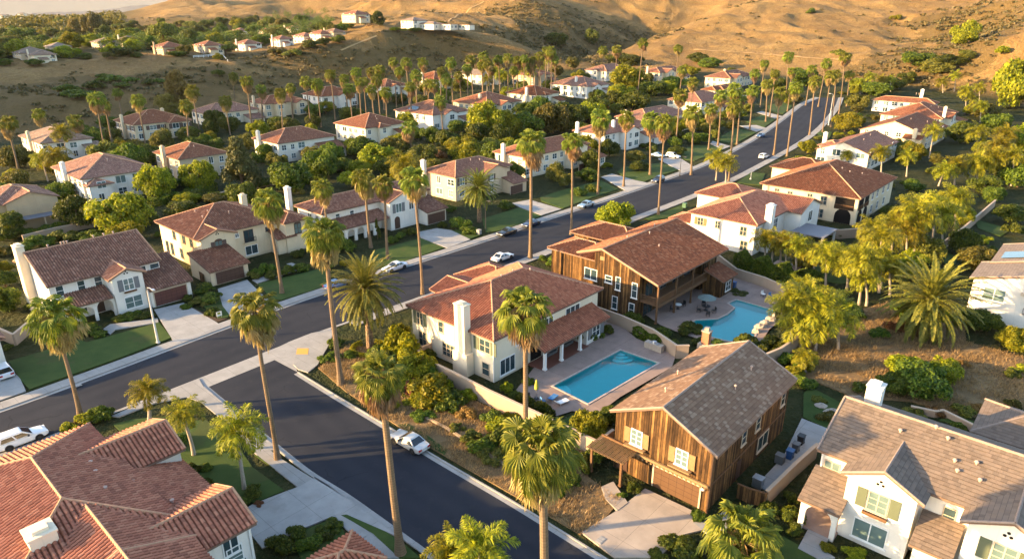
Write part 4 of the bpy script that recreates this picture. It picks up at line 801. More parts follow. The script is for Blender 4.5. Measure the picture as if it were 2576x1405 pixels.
# -- white house with patio cover
def r3x(root,Wd,Dd,ro):
    for x,z,w,h,s in ((-11.6,3.8,1.1,1.4,'shut_wood'),(-8.,3.9,.9,1.3,None),(-2.8,3.5,1.2,1.6,None),(-2.4,.6,1.3,1.8,None)): window(root,'S',x,.55,z,w,h,2,2,'tantrim','glass',s)
    window(root,'E',-.55,9.4,3.2,3.,2.,3,2); window(root,'E',-.55,1.6,3.6,1.2,1.5,2,2); window(root,'E',2.6,19.8,3.3,1.9,2.,2,1); window(root,'E',2.6,17.,.5,1.8,2.,2,1); window(root,'E',-.55,10.,.3,2.4,2.1,2,1)
    c=empty('patio_cover',(0,0,0)); c.parent=root; mb=MB(); mb.box(2.4,8.7,10.7,18.4,2.85,3.05); mb.build('cover_roof',M['slate'],c); posts(c,'post',[(8.3,11.1),(8.3,18.),(3.,11.1)],0,2.85,.17,'trim')
    chimney(root,.25,4.6,1.3,1.5,-.2,9.,'white')
house('white house with red tile roof, wall chimney and dark grey patio cover','patio-cover white house',(1906,568),e=6.,wall='white',roof='red',det='red',wins=False,masses=[(-14.2,0,0,22.,6.,'hip',.38),(-7.,2.9,14.,25.4,5.9,'gx',.34),(-20.2,-8.,14.,25.,6.3,'hip',.36),(-20.,-13.5,3.,9.,3.,'hip',.35)],extra=r3x,pipes=3)
def r4x(root,Wd,Dd,ro):
    y=.55
    for x,z,w,h in ((-18.,4.,.9,1.3),(-15.,3.9,1.,1.2),(-10.6,4.,1.,1.3),(-7.6,3.4,1.3,1.8),(-8.,.5,1.4,1.8)): window(root,'S',x,y,z,w,h,2,2,'tantrim')
    mb=MB(); mb.box(-5.2,-1.2,y-.02,y,3.,5.6); mb.build('loggia_shade',M['dark'],root); railing(root,(-5.2,y-.08),(-1.2,y-.08),3.,'beam'); door(root,'S',-3.2,y,0.,3.4,2.9,True,'dark')  # flat panels, the recess shade painted as a dark colour
    for a,b in ((1.4,4.6),(5.4,8.4)):
        mb=MB(); mb.box(-.55,-.53,a,b,3.,5.6); mb.build('loggia_shade',M['dark'],root); railing(root,(-.45,a),(-.45,b),3.,'beam'); door(root,'E',-.55,(a+b)/2,0.,b-a-.2,2.8,True,'dark')
    for yy,z in ((11.,3.8),(14.5,3.8),(19.,3.8),(23.,3.8),(11.5,.8),(16.,.8),(21.,.8)): window(root,'E',-.55,yy,z,1.2,1.6,2,2)
house('cream house with wide red hip roof and corner balconies over arches','arched-balcony cream house',(2166,501),22.,27.5,e=6.,wall='cream',roof='brn',det='brn',wins=False,masses=[(-28.,-14.,20.,32.,6.,'hip',.36)],extra=r4x,pipes=3)
# -- row across the road
def a1x(root,Wd,Dd,ro):
    for yy in (1.6,4.4,6.7): window(root,'E',-.55,yy,4.1,.95,1.5,1,2)
    window(root,'E',-.55,13.1,4.,.9,1.5,1,2); window(root,'E',-.55,14.9,4.,1.3,1.5,1,2)
    window(root,'E',2.8,9.7,3.6,1.3,1.7,2,2,'trim','glass2','shut_grey'); window(root,'E',2.8,9.9,.7,2.3,1.7,2,2,'trim','glass2',None,True); trefoil(root,'E',2.8,9.6,6.2)
    mb=MB(); mb.box(2.8,3.1,8.8,10.6,3.2,3.3); mb.box(3.05,3.1,8.8,10.6,3.3,3.5); mb.build('balcony_planter',M['beam'],root)
    for x,z in ((-3.,4.),(-6.,4.),(-4.4,4.),(-1.6,3.6),(-5.,.9)): window(root,'S',x,.4,z,.9,1.5,1,2,'tantrim')
    arcade(root,'E',2.3,2.3,-.2,3.05,[(.4,1.9,1.5),(2.7,2.2,1.75),5.2],'white'); door(root,'E',-.5,6.2,.1,1.2,2.3,True); window(root,'E',-.5,3.6,.9,1.6,1.3,2,2)
    garage_door(root,'E',3.55,15.1,4.9,2.25,'gar_red'); chimney(root,-9.2,-.3,1.9,1.1,-.2,10.2,'ivory')
    for yy in (3.2,5.,5.4,5.8,9.5,11.,12.4): pipe(ro,-8.2,yy,9.3,.09,.5)
house('white house with brown tile gable roof, arched porch and redwood garage door','arched-porch white house',(117,723),e=6.,wall='white',roof='brn',det='brn',wins=False,masses=[(-16.4,0,0,15.9,6.,'gy',.4),(-6.,3.1,7.,12.4,5.75,'gx',.44),(-4.,4.1,11.9,18.6,2.9,'sE',.36),(-.6,2.8,1.9,7.3,3.05,'sE',.34,-.4,.3,'open')],extra=a1x,pipes=0,base_z=0.)
def a2x(root,Wd,Dd,ro):
    window(root,'E',.9,3.6,3.5,1.2,1.6,2,2,'dktrim','glass2','shut_brn',True); trefoil(root,'E',.9,3.6,6.4)
    window(root,'E',-1.05,10.2,3.1,1.7,2.1,2,1,'dktrim'); railing(root,(-.6,9.2),(-.6,11.4),3.,'black',.9,'balcony_railing'); mb=MB(); mb.box(-1.2,-.5,9.,11.6,2.85,3.); mb.build('balcony_floor',M['cream'],root); window(root,'E',-1.05,10.4,.6,2.3,1.6,2,1)
    window(root,'E',1.95,18.6,3.4,1.3,1.8,2,2,'dktrim','glass2',None,True); window(root,'E',-1.05,14.,4.3,.6,.6,1,1,'dktrim'); door(root,'E',1.6,16.2,.1,2.,2.6,True,'dark'); window(root,'E',-1.05,8.,4.4,.6,.6)
    for x,z,h in ((-3.,4.,1.4),(-6.,4.,1.4),(-10.,4.,1.5),(-3.,1.,1.3),(-12.,.6,2.),(-14.,.6,2.),(-8.,.8,1.6)): window(root,'S',x,.55,z,1.,h,1,2,'dktrim')
    garage_door(root,'E',7.95,1.6,4.9,2.1,'gar_brown'); chimney(root,-9.,14.,1.1,1.1,6.,9.7,'cream')
    for x,yy in ((-6.,4.5),(-7.,6.),(-10.,5.),(-5.,9.)): pipe(ro,x,yy,6+.4*min(-x,16+x,yy),.08,.4)
house('cream house with brown hip roof, arched shuttered window and dark garage door','shuttered-arch cream house',(490,603),e=6.,wall='cream',roof='brn',det='brn',wins=False,masses=[(-16.8,-.5,0,18.,6.,'hip',.4),(-8.,1.2,.0,7.2,5.95,'gx',.36),(.6,8.5,-2.,5.2,2.6,'sE',.21),(-9.,2.5,15.5,21.2,5.9,'hip',.38),(-1.,2.2,14.,18.2,3.1,'sE',.36)],extra=a2x,pipes=0,base_z=0.)
def gar_house(y0,y1,px,e=2.8,k=.36): return lambda W,D:[(-2.,px,D*y0,D*y1,e,'sE',k)]
def a3x(root,Wd,Dd,ro):
    window(root,'E',2.7,Dd*.6,3.6,1.4,1.8,2,1,'trim','glass2','shut_grey'); window(root,'E',2.7,Dd*.72,3.6,1.1,1.6,2,1); door(root,'E',2.7,Dd*.58,.1,1.4,2.5,True); arcade(root,'E',2.6,1.,-.2,2.9,[(.6,1.7,1.6),(2.9,1.7,1.6),(5.2,1.7,1.6),(7.5,1.7,1.6),10.],'white'); window(root,'E',-.55,4.,4.2,.9,1.,1,2); window(root,'E',-.55,7.4,4.2,.9,1.,1,2); window(root,'S',-5.,.55,3.8,1.2,1.4,2,2); window(root,'S',-2.4,.55,3.8,1.,1.4,2,2)
    garage_door(root,'E',5.25,Dd*.89,4.9,2.2,'gar_brown')
house('white house with brown tile, porch arcade and brown garage behind shaggy palms','arcaded white house',(808,540),738,1082,e=6.,typ='hip',k=.38,wall='white',roof='brn',det='brn',wins=False,masses=lambda W,D:[(-6.,3.,D*.5,D*.8,6.,'gx',.38),(-2.,5.8,D*.78,D*1.0,2.9,'sE',.25),(-.8,3.,.8,D*.5,3.,'sE',.38,-.4,.3,'open')],chim=[(-11.,-.3,1.2,.9,-.2,9.6)],extra=a3x,base_z=0.)
house('beige house with hip roof and chimney behind the stout date palm','date-palm beige house',(1145,447),1058,1290,e=6.,k=.38,wall='beige',roof='brn',masses=lambda W,D:[(-5.,1.6,D*.45,D*.85,5.9,'gx',.36),(-2.,5.5,D*.72,D*1.0,2.8,'sE',.26)],gar=[('E',4.95,16.5,4.6,2.1,'gar_brown')],chim=[(-11.,-.3,1.5,1.1,-.2,9.1,'ivory')],shut='shut_brn')
house('white house with brown garage and white chimney behind the two roadside palms','chimneyed white roadside house',(1322,396),1238,1500,e=6.,k=.4,wall='ivory',roof='red',masses=lambda W,D:[(-5.,1.8,D*.62,D*.9,5.9,'gx',.4),(-2.,6.,D*.76,D*1.02,2.9,'sE',.3)],gar=[('E',5.45,19.5,4.6,2.1,'gar_brown')],chim=[(-8.,-.3,1.3,1.,-.2,9.1)])
house('white house with tiled porch facing the pale car in its driveway','white house by driveway car',(1522,339),1439,1668,e=6.,k=.4,wall='white',roof='red',masses=lambda W,D:[(-6.,2.5,D*.3,D*.6,5.9,'gx',.36),(-2.,5.,D*.7,D*.98,2.9,'sE',.3)],chim=[(-11.,-.3,1.3,1.,-.2,9.3),(-3.,9.,1.2,1.2,5.,9.6)])
house('cream house with grey-brown hip roof behind the trio of roadside palms','grey-brown hip-roofed cream house',(1632,303),1545,1735,e=6.,k=.38,wall='cream',roof='brn',masses=gar_house(.6,.95,4.),chim=[(-10.,-.3,1.3,1.,-.2,9.1)])
house('low red-roofed house half hidden by palms near the upper road','half-hidden red-roofed house',(1766,258),1676,1836,e=5.6,k=.38,wall='ivory',roof='red',masses=gar_house(.5,.9,4.))
house('red-roofed house stepped behind the half-hidden one near the upper road','stepped red-roofed house',(1800,228),1762,1880,e=5.6,k=.38,wall='cream',roof='red')
house('cream house with dark roofs below the golden hill beside the road top','golden-hill cream house',(1838,197),1771,1903,e=5.8,k=.38,wall='cream',roof='brn',masses=lambda W,D:[(-6.,2.,D*.1,D*.4,5.8,'gx',.4)],chim=[(-8.,9.,1.2,1.2,5.,9.8)])
# -- second row
def b1x(root,Wd,Dd,ro):
    mb=MB(); mb.box(-.5,3.6,Dd-9.,Dd+.3,2.8,2.95); mb.build('awning',M['slate'],root); posts(root,'awning_post',[(3.4,Dd-8.6),(3.4,Dd-4.),(3.4,Dd)],0,2.8,.12,'tantrim')
    window(root,'E',-.55,Dd-6.5,3.6,1.8,1.6,2,1,'trim','glass2'); window(root,'E',-.55,Dd-2.,3.6,1.8,1.6,2,1,'trim','glass2'); window(root,'E',-.55,Dd-5,.2,3.2,2.2,2,1,'trim','glass2')
house('tan house with grey lean-to awning over its patio at the left edge','awning tan house',(-30,520),14.,144,e=6.,k=.38,wall='tan',roof='brn',wins=False,masses=lambda W,D:[(-8.,.6,D-10.,D+.4,6.,'gx',.36)],extra=b1x,base_z=0.,pipes=2)
house('white house with red-brown roof and low front wing below the canyon','low-winged white house',(200,452),127,398,e=6.,k=.4,wall='white',roof='brn',masses=lambda W,D:[(-9.,2.6,0.5,D*.36,4.6,'hip',.4)],chim=[(-10.,-.2,1.5,1.1,-.2,9.1)],base_z=0.)
house('beige house with brown roof left of the tall pine-like tree','beige house beside pine',(447,402),383,578,e=6.,k=.4,wall='beige',roof='brn',masses=lambda W,D:[(-2.,3.2,D*.1,D*.55,2.9,'sE',.3)],chim=[(-8.5,-.2,1.5,1.1,-.2,9.,'beige')],base_z=0.)
house('white house with pale patio cover and brown roof in the middle row','pale-patio-cover white house',(697,362),632,846,e=6.,k=.4,wall='white',roof='brn',masses=lambda W,D:[(-2.,5.,D*.62,D*1.02,3.,'sE',.28),(-.6,4.6,D*.34,D*.6,2.9,'flat',0,-.4,.3,'open')],chim=[(-10.5,-.2,1.5,1.1,-.2,9.1)],base_z=0.)
house('cream house with wide tan-brown roof behind the golden trees','wide tan-roofed cream house',(918,323),838,1024,e=6.,k=.38,wall='ivory',roof='brn')
house('pale grey house with solar-panelled roof and white upper windows','solar-roofed grey house',(1088,290),990,1184,e=6.,k=.38,wall='white',roof='brn',extra=lambda root,W,D,ro:[(lambda p:(setattr(p,'location',(-W*.62,3.4,6+.38*2.6+.25)),setattr(p,'rotation_euler',(math.atan(.38),0,0))))((lambda mb:(mb.box(-2.6,2.6,-1.4,1.4,0,.06),mb.build('solar_panel',M['glass'],root))[1])(MB()))])
house('cream house with orange-brown roof and chimney right of the solar-roofed house','orange-brown roofed cream house',(1225,265),1136,1314,e=6.,k=.38,wall='cream',roof='red',masses=lambda W,D:[(-5.,2.,D*.3,D*.65,5.6,'gx',.36)],chim=[(-9.,5.,1.4,1.2,5.,9.8)])
house('ivory house with short chimney among dense trees in the middle distance','tree-ringed ivory house',(1350,240),1271,1410,e=6.,k=.38,wall='ivory',roof='red',chim=[(-6.,.0,1.4,1.1,-.2,9.3)])
house('grey-white house with long brown roof above the dense tree belt','long-roofed grey-white house',(1478,218),1381,1535,e=6.,k=.38,wall='white',roof='brn',chim=[(-10.,4.,1.4,1.1,5.,10.)])
# -- third row
house('slate-roofed white house with brown garage under leaning palms at canyon','slate-roofed canyon house',(100,362),45,236,e=6.,k=.38,wall='white',roof='flt',masses=lambda W,D:[(-2.,5.,D*.75,D*1.1,3.,'sE',.26)],gar=[('E',4.45,22.,4.6,2.2,'gar_brown')],chim=[(-9.5,-.2,1.3,1.,-.2,9.1,'cream')],base_z=0.)
house('cream house with red-brown roof and bay front at the canyon rim','bay-fronted canyon house',(334,315),284,482,e=6.,k=.4,wall='cream',roof='brn',masses=lambda W,D:[(-6.,2.6,D*.55,D*.95,5.9,'hip',.4)],chim=[(-9.,-.2,1.3,1.,-.2,9.1),(-8.,14.,1.2,1.2,5.,10.2)],base_z=0.,shut='shut_brn')
house('white house with dark garage right of the golden eucalyptus','house by golden eucalyptus',(520,287),477,652,e=6.,k=.4,wall='ivory',roof='brn',masses=lambda W,D:[(-2.,4.6,D*.68,D*1.0,3.,'sE',.28)],gar=[('E',4.05,19.,4.6,2.2,'gar_brown')],base_z=0.)
house('cream house with two small front gables facing the palms','two-gabled cream house',(664,262),624,772,e=6.,k=.4,wall='cream',roof='red',masses=lambda W,D:[(-6.,2.,D*.2,D*.45,5.8,'gx',.4),(-6.,3.,D*.65,D*.95,5.6,'gx',.4)],chim=[(-8.,-.2,1.3,1.,-.2,9.1)])
house('white house with wide front gable and balcony opening near the spur','gabled white house by spur',(808,243),757,903,e=6.,k=.4,wall='white',roof='red',masses=lambda W,D:[(-6.,2.,D*.4,D*.75,5.9,'gx',.4)])
house('small white house with plain brown roof at the foot of the spur','plain-roofed house under spur',(968,218),918,1028,e=5.6,k=.36,wall='white',roof='brn')
house('white house with tall chimney under a screen of palms below the spur','palm-screened chimney house',(1091,200),1035,1150,e=5.8,k=.38,wall='ivory',roof='red',chim=[(-9.,0.,1.3,1.1,-.2,9.3)])
house('low cream house with tan roof left of the dense palm grove','low house by palm grove',(1212,189),1146,1250,e=5.6,k=.36,wall='ivory',roof='tanroof' if 'tanroof' in M else 'red')
house('rust-roofed house almost hidden in the dense palm grove','rust-roofed grove house',(1345,190),1285,1395,e=5.8,k=.36,wall='tan',roof='red')
house('white house with dark roof at the foot of golden hill, left of two palms','dark-roofed hill-foot house',(1526,179),1470,1592,e=5.8,k=.38,wall='white',roof='brn',masses=lambda W,D:[(-9.,-5.,-2.,5.,5.8,'gy',.4)])
house('cream house with red roof and chimney at the foot of golden hill','red-roofed hill-foot house',(1660,183),1612,1745,e=5.8,k=.38,wall='cream',roof='red',chim=[(-8.,-.2,1.3,1.,-.2,9.1)])
# -- beyond the cream house on the right
house('white gabled house with broad plain end wall behind the cream house','broad-gabled white house',(2190,390),2050,2285,e=5.,typ='gy',k=.36,wall='white',roof='red',masses=lambda W,D:[(-W-.5,-W+6.,3.,12.,5.6,'hip',.36)],chim=[(-15.,6.,1.4,1.2,4.,9.4)])
house('cream gabled house with a lower porch roof, second beyond the road bend','porch-roofed cream gable house',(2335,342),2160,2402,e=5.,typ='gy',k=.36,wall='cream',roof='brn',masses=lambda W,D:[(-7.,-1.,-3.,1.,4.,'sS',.3)],chim=[(-3.5,-2.4,1.4,1.2,-.2,7.5)])
house('house under a long pinkish hip roof with tall chimney on its right','long pink-roofed house',(2372,300),2212,2412,e=5.6,k=.38,wall='ivory',roof='red',chim=[(-.6,4.,1.3,1.3,3.,10.)])
house('red-roofed house with a white chimney nearest the ravine trees','ravine red-roofed house',(2353,262),2183,2365,e=5.6,k=.38,wall='white',roof='red',chim=[(-7.,6.,1.5,1.3,5.,11.)])
# edge-of-frame houses; the unseen left one is added to throw evening shade in
house('white house at the far left, only its edge in frame','edge-cut left house',(14,850),e=4.4,wall='white',roof='brn',det='brn',wins=False,masses=[(-7.,0,-13.,0,4.4,'hip',.38)],base_z=0.,pipes=0)
house('unseen white house added beyond the left edge to cast shade','out-of-frame left house',(-560,880),e=6.2,wall='white',roof='brn',base_z=0.,pipes=0,wins=False,masses=[(-14.,0,0,12.,6.2,'hip',.4)])
house('small red hip roof peeking over the bottom edge','little bottom-edge roof',(835,1500),e=3.,wall='white',roof='red',det='red',wins=False,masses=[(-4.5,0,0,5,3.,'hip',.42)],base_z=0.,pipes=0,cat='outbuilding')
# -- houses on the plateau across the canyon: (screen x of base, y of base, width in metres, depth, walls, roof, label)
PLT=[(393,141,15,11,'tan','red','tan house with red roof, left of three on the canyon plateau rim'),(497,136,15,10,'cream','red','cream house with red roof, middle of three on the canyon plateau rim'),(600,130,14,10,'white','red','bright white house with red roof on the canyon plateau rim'),
(35,157,17,12,'ivory','tanroof','low cream house at the left end of the plateau rim'),(75,162,12,9,'white','flt','small grey-roofed house at the left end of the plateau rim'),(118,140,12,9,'ivory','tanroof','small tan-roofed house among plateau trees, left'),(235,127,14,10,'ivory','tanroof','tan-roofed house half hidden in plateau trees'),(303,118,10,8,'white','tanroof','small white house peeking between plateau trees'),
(690,118,12,9,'ivory','red','grey villa at the right of the bright white plateau house'),(748,110,14,9,'white','red','white plateau house with pale chimney among trees'),(790,104,14,9,'white','red','red-roofed white plateau house on the right'),(822,100,14,9,'ivory','flt','grey-roofed plateau house above the spur slope'),(590,90,13,9,'white','red','white house with red roof high in the plateau trees'),(655,92,13,9,'ivory','red','red-roofed house high in the plateau trees'),(720,86,13,9,'white','red','pale house high in the plateau trees, right'),(700,66,14,10,'ivory','red','pale villa on the far rise behind the plateau'),(880,48,16,10,'ivory','red','cream villa on the ridge left of the hilltop estate'),(845,52,12,9,'ivory','tanroof','smaller cream villa on the ridge left of the hilltop estate')]
SHP=dict(zip([p[-1] for p in PLT],['left rim house','middle rim house','bright rim house','left-end plateau house','grey-roofed plateau cottage','tan-roofed plateau cottage','half-hidden plateau house','peeking plateau house','grey plateau villa','pale-chimney plateau house','red-roofed plateau house','grey-roofed spur house','high plateau house','highest red-roofed house','pale high house','far-rise villa','cream ridge villa','small ridge villa']))
for px,py,w_,d_,wl,rf,lab in PLT:
    g=ground(px,py+4); house(lab,SHP[lab],proj((g[0]+w_*.35,g[1]-d_*.2,g[2]+5.4))[:2],None,e=5.,wall={'ivory':'beige','white':'ivory','cream':'beige'}.get(wl,wl) if 'bright' not in lab else 'white',roof=rf,base_z=g[2],masses=[(-w_,0,0,d_*1.25,5.,'hip',.38),(-2.,3.,d_*.2,d_*.7,2.8,'sE',.3)],chim=[(-w_*.7,0.,.9,.8,-.2,7.8)] if px%3==0 else (),pipes=0)
g=ground(1010,74)
house('sprawling white hilltop estate with grey flat roofs on the spur crest','hilltop estate',proj((g[0]+8,g[1],g[2]+4.6))[:2],None,e=4.6,wall='white',roof='flt',base_z=g[2],masses=[(-14,0,0,14,5.6,'hip',.3),(-2,14,6,16,3.6,'hip',.25),(6,24,12,20,3.4,'flat',0),(14,34,20,26,3.,'flat',0)],pipes=0)
# ---------------------------------------------------------------- foliage materials
M['frond']=leafmat('fan_palm_frond',(.075,.11,.010),(.26,.265,.028),.4,.35); M['dead']=leafmat('dry_palm_frond',(.23,.15,.065),(.40,.27,.12),.25,.3); M['datefrond']=leafmat('date_palm_frond',(.07,.09,.014),(.24,.22,.03),.28,.2); M['queen']=leafmat('feather_palm_frond',(.075,.10,.008),(.37,.33,.018),.42,.4)
M['leafg']=leafmat('deep_green_leaves',(.018,.042,.005),(.15,.175,.014),.4,.75); M['leafy']=leafmat('yellow_green_leaves',(.075,.105,.005),(.36,.335,.014),.45,.45); M['leafo']=leafmat('olive_leaves',(.045,.058,.009),(.22,.20,.028),.38); M['leafgold']=leafmat('golden_brown_leaves',(.12,.08,.018),(.24,.165,.035),.35,.3); M['leafp']=leafmat('pine_needles',(.05,.058,.016),(.115,.105,.03),.25,.3); M['leafr']=leafmat('rust_red_leaves',(.15,.06,.02),(.25,.13,.04),.3,.3)
t=NT('palm_trunk_bark'); p=t.obj(); z=t.xyz(t.uv()); n=t.noise(p,3.,4); r=t.math('FRACT',t.math('MULTIPLY_ADD',n,.5,t.math('MULTIPLY',z[1],4.2))); c=t.mix(n,(.13,.085,.052),(.26,.185,.115)); c=t.mix(t.math('MULTIPLY',t.math('LESS_THAN',r,.3),.45),c,(.10,.065,.04)); t.bump(r,.6,.06); M['ptrunk']=t.fin(c,.9,.15)
t=NT('rough_boot_trunk'); p=t.obj(); v=t.new('ShaderNodeTexVoronoi'); t.put(v.inputs['Vector'],p); v.inputs['Scale'].default_value=5.; c=t.mix(v.outputs[0],(.05,.032,.02),(.30,.20,.12)); t.bump(v.outputs[0],.9,.12); M['boots']=t.fin(c,.95,.1)
M['bark']=plain('tree_bark',(.13,.085,.05),.95,.1,0,.4,4.); M['qtrunk']=plain('grey_palm_trunk',(.34,.28,.22),.9,.15,0,.3,6.)
def rot_to(d,up):
    d=d/np.linalg.norm(d); s=np.cross(d,up); n=np.linalg.norm(s); s=s/n if n>1e-6 else np.array([1.,0,0]); return d,s,np.cross(s,d)
# ---------------------------------------------------------------- fan palms
def fan_crown(seed,nl,nd,R=1.12,pet=1.5):
    rg=np.random.RandomState(seed); V=[];Q=[];D=[];DQ=[]
    def leaf(VV,QQ,az,el,pl,R,nseg,spread,droop,fold,dz=0.):
        o=np.array([math.cos(az),math.sin(az),0.]); d=o*math.cos(el)+np.array([0,0,math.sin(el)]); st=np.array([0,0,rg.uniform(-.25,.3)-dz])+o*.14
        e=st+d*pl; sd=np.cross(d,(0,0,1.)); sd/=np.linalg.norm(sd)+1e-9; up=np.cross(sd,d)
        w=.028; k=len(VV); VV+= [st-sd*w,st+sd*w,e+sd*w*.7,e-sd*w*.7]; QQ.append((k,k+1,k+2,k+3))
        el2=el-droop; d2=o*math.cos(el2)+np.array([0,0,math.sin(el2)]); d2,s2,u2=rot_to(d2,np.array([0,0,1.]))
        tw=rg.uniform(-.5,.5); s3=s2*math.cos(tw)+u2*math.sin(tw); u3=np.cross(s3,d2)
        for i in range(nseg):
            a=(i-(nseg-1)/2)/(nseg-1)*spread; da=spread/(nseg-1)*.5
            def pt(ang,r,h): return e+(d2*math.cos(ang)+s3*math.sin(ang))*r+u3*h+np.array([0,0,-1.])*(r/R)**2.2*R*(.10+.22*max(0,1-max(el,0)/1.2))*(1+.5*abs(ang))
            r1=R*rg.uniform(.86,1.08)*(1-.22*(abs(a)/1.9)**2); k=len(VV)
            dr=np.array([0,0,-1.])*rg.uniform(.02,.3)*R
            VV+= [e,pt(a-da,r1*.62,-.03-fold),pt(a,r1*.68,.05),pt(a+da,r1*.62,-.03-fold),pt(a-da*.25,r1,-.04)+dr,pt(a+da*.25,r1,-.04)+dr]
            QQ+= [(k,k+1,k+4,k+2),(k,k+2,k+5,k+3)]
    for i in range(nl):
        t=i/nl; el=R_(88-128*t**1.05+rg.uniform(-12,12)); leaf(V,Q,i*2.39996+rg.uniform(-.25,.25),el,pet*rg.uniform(.8,1.1)*(.62+.38*min(1,t*3)),R*rg.uniform(.85,1.1)*(.75+.25*min(1,t*3)),15,R_(205),R_(8+52*t),.0)
    for i in range(nd):
        t=i/max(nd,1); leaf(D,DQ,i*2.39996+1.+rg.uniform(-.3,.3),R_(-20-50*t+rg.uniform(-10,10)),pet*rg.uniform(.55,1.),R*rg.uniform(.75,1.1),8,R_(120),R_(36),.05,.2+1.1*t)
    for i in range(10): # boots and fruit stalks under the crown
        a=i*2.4; o=np.array([math.cos(a),math.sin(a),0]); k=len(D); D+= [o*.2+np.array([0,0,-.1]),o*.9+np.array([0,0,.15]),o*1.5+np.array([0,0,-.6]),o*.8+np.array([0,0,-.1])]; DQ.append((k,k+1,k+2,k+3))
    return npmesh('crown',V,Q,M['frond']),npmesh('dead_fronds',D,DQ,M['dead'])
FAN=[fan_crown(11+i,(48,44,46,50,38)[i],(22,34,46,12,90)[i]) for i in range(5)]
PLANTS=[]   # (object, kind words, px, py, pz, world xy)
def reg(o,kind,p,grp,cat,label=None): PLANTS.append([o,kind,p,grp,cat,label])
def trunk_mesh(h,lean,r0,r1,mat,flare=1.4,seed=0,bend=.3):
    rg=random.Random(seed); mb=MB(); n=12; pts=[];rad=[]
    for i in range(n+1):
        t=i/n; pts.append((lean[0]*(t**(1+bend))+.06*math.sin(t*5+seed),lean[1]*(t**(1+bend))+.06*math.cos(t*4+seed),h*t-.15*(i==0))); rad.append((r0+(r1-r0)*t)*(1+(flare-1)*math.exp(-t*h/.9)))
    mb.tube(pts,rad,10); return mb.mesh('trunk',M[mat])
def fan_palm(cx,cy,bx=None,by=None,h=None,s=1.,v=None,label=None):
    i=len(PLANTS); rg=random.Random(i*7+1)
    if bx is not None:
        b=at(bx,by); lo,hi=4.,38.
        for _ in range(40):
            m=(lo+hi)/2
            if proj((b[0],b[1],b[2]+m))[1]>cy: lo=m
            else: hi=m
        h=lo; q=proj((b[0],b[1],b[2]+h)); lean=((cx-q[0])*q[2]/F,0.)
        if abs(lean[0])>h*.16: lean=(math.copysign(h*.16,lean[0]),0.)
    else:
        b=at(cx,cy,h); b=np.array([b[0],b[1],float(base(b[1])) if nbd(b[:1],b[1:2])[0]<0 else TZ(b[0],b[1])]); lean=(rg.uniform(-1.1,1.1),rg.uniform(-.6,.6))
    o=empty('fan_palm',b); th=rg.uniform(.82,1.3); link('trunk',trunk_mesh(h,lean,.26*th,.19*th,'ptrunk',1.7,i),o)
    v=v if v is not None else rg.randrange(4); rz=rg.uniform(0,6.28); k=s*rg.uniform(.86,1.14)
    for me,nm in zip(FAN[v],('crown','dead_fronds')): link(nm,me,o,(lean[0],lean[1],h+.1),(rg.uniform(-.14,.14),rg.uniform(-.14,.14),rz),(k,k,k*rg.uniform(.9,1.15)))
    reg(o,'fan palm',(cx,cy),'tall fan palms','palm',label); return o
fan_palm(140,800,202,1046,v=1,s=1.12,label='rough-trunked fan palm leaning over the main road at far left'); fan_palm(640,780,697,1155,v=1,s=1.1,label='fan palm with thick brown skirt on the verge where side road begins'); fan_palm(815,590,857,965,v=0,label='tall straight fan palm on the street corner left of the stout date palm'); fan_palm(952,945,1008,1390,v=2,s=1.0,label='fan palm with thin bent trunk beside the silver side-road sedan')
fan_palm(1318,780,1324,1150,v=0,s=1.05,label='fan palm standing on the bank before the white poolside house'); fan_palm(1380,1150,h=17.,v=0,s=1.0,label='largest fan palm, cut by the bottom edge before the wooden garage house'); fan_palm(1042,455,1063,740,v=1,s=1.08,label='fan palm on the near kerb above the date palm crown'); fan_palm(675,510,709,738,v=0,s=1.05,label='fan palm on the lawn of the shuttered-arch cream house')
fan_palm(810,475,838,660,v=3,label='fan palm hiding the chimney end of the arcaded white house'); fan_palm(915,450,933,622,v=4,s=1.0,label='very shaggy brown-skirted fan palm before the arcaded white house'); fan_palm(965,465,976,652,v=2,label='second shaggy fan palm before the arcaded white house'); fan_palm(1335,360,1335,650,v=1,s=1.05,label='tall fan palm rising from the near kerb beside the white pickup'); fan_palm(1440,358,1437,590,v=1,s=1.08,label='tall fan palm behind the plank house by the road kerb')
for a in [(1512,298,1503,490),(1577,298,1568,470),(1636,303,1635,440),(1672,310,1656,540),(1742,285,1739,440),(1848,267,1833,457),(1789,275,1782,378),(1963,235,1946,390),(2003,222,1979,393),(2050,205,2036,340),(2090,192,2069,333),(2104,188,2090,320),(2126,145,2110,287),(1983,143,1975,260),(1923,160,1912,270),(1930,213,1926,307),(1950,185,1936,297),(1893,230,1886,327),(1849,228,1838,395),
 (20,310,47,430),(97,288,117,377),(190,305,207,393),(263,265,287,380),(295,233,313,323),(347,252,370,387),(484,230,504,343),(567,255,579,340),(587,193,592,262),(620,205,636,330),(657,225,661,305),(731,222,738,310),(798,212,808,320),(1108,255,1114,333)]: fan_palm(*a,s=1.02)
for cx,cy,h in [(236,250,19),(460,266,14),(834,188,18),(868,198,15),(891,182,17),(901,208,18),(931,180,16),(938,226,15),(961,177,17),(968,233,15),(991,155,20),(1025,158,22),(1031,218,15),(1065,158,20),(1075,212,15),(1095,212,16),(1105,180,15),(1136,158,21),(1188,152,19),(1212,142,20),(1215,165,16),(1258,150,18),(1277,147,20),(1301,152,18),(1358,142,20),(1374,128,21),(1390,130,21),(1522,127,21),(1551,125,19),(1612,108,26),(1708,122,21),(1743,208,17),(2143,188,14),(1715,178,13),(1335,165,15),(1240,172,13)]: fan_palm(cx,cy,h=h,s=1.12 if cy<170 else 1.05)
fan_palm(1028,322,1036,392,v=4,s=1.1,label='squat shaggy fan palm with heavy dead skirt among the middle trees')
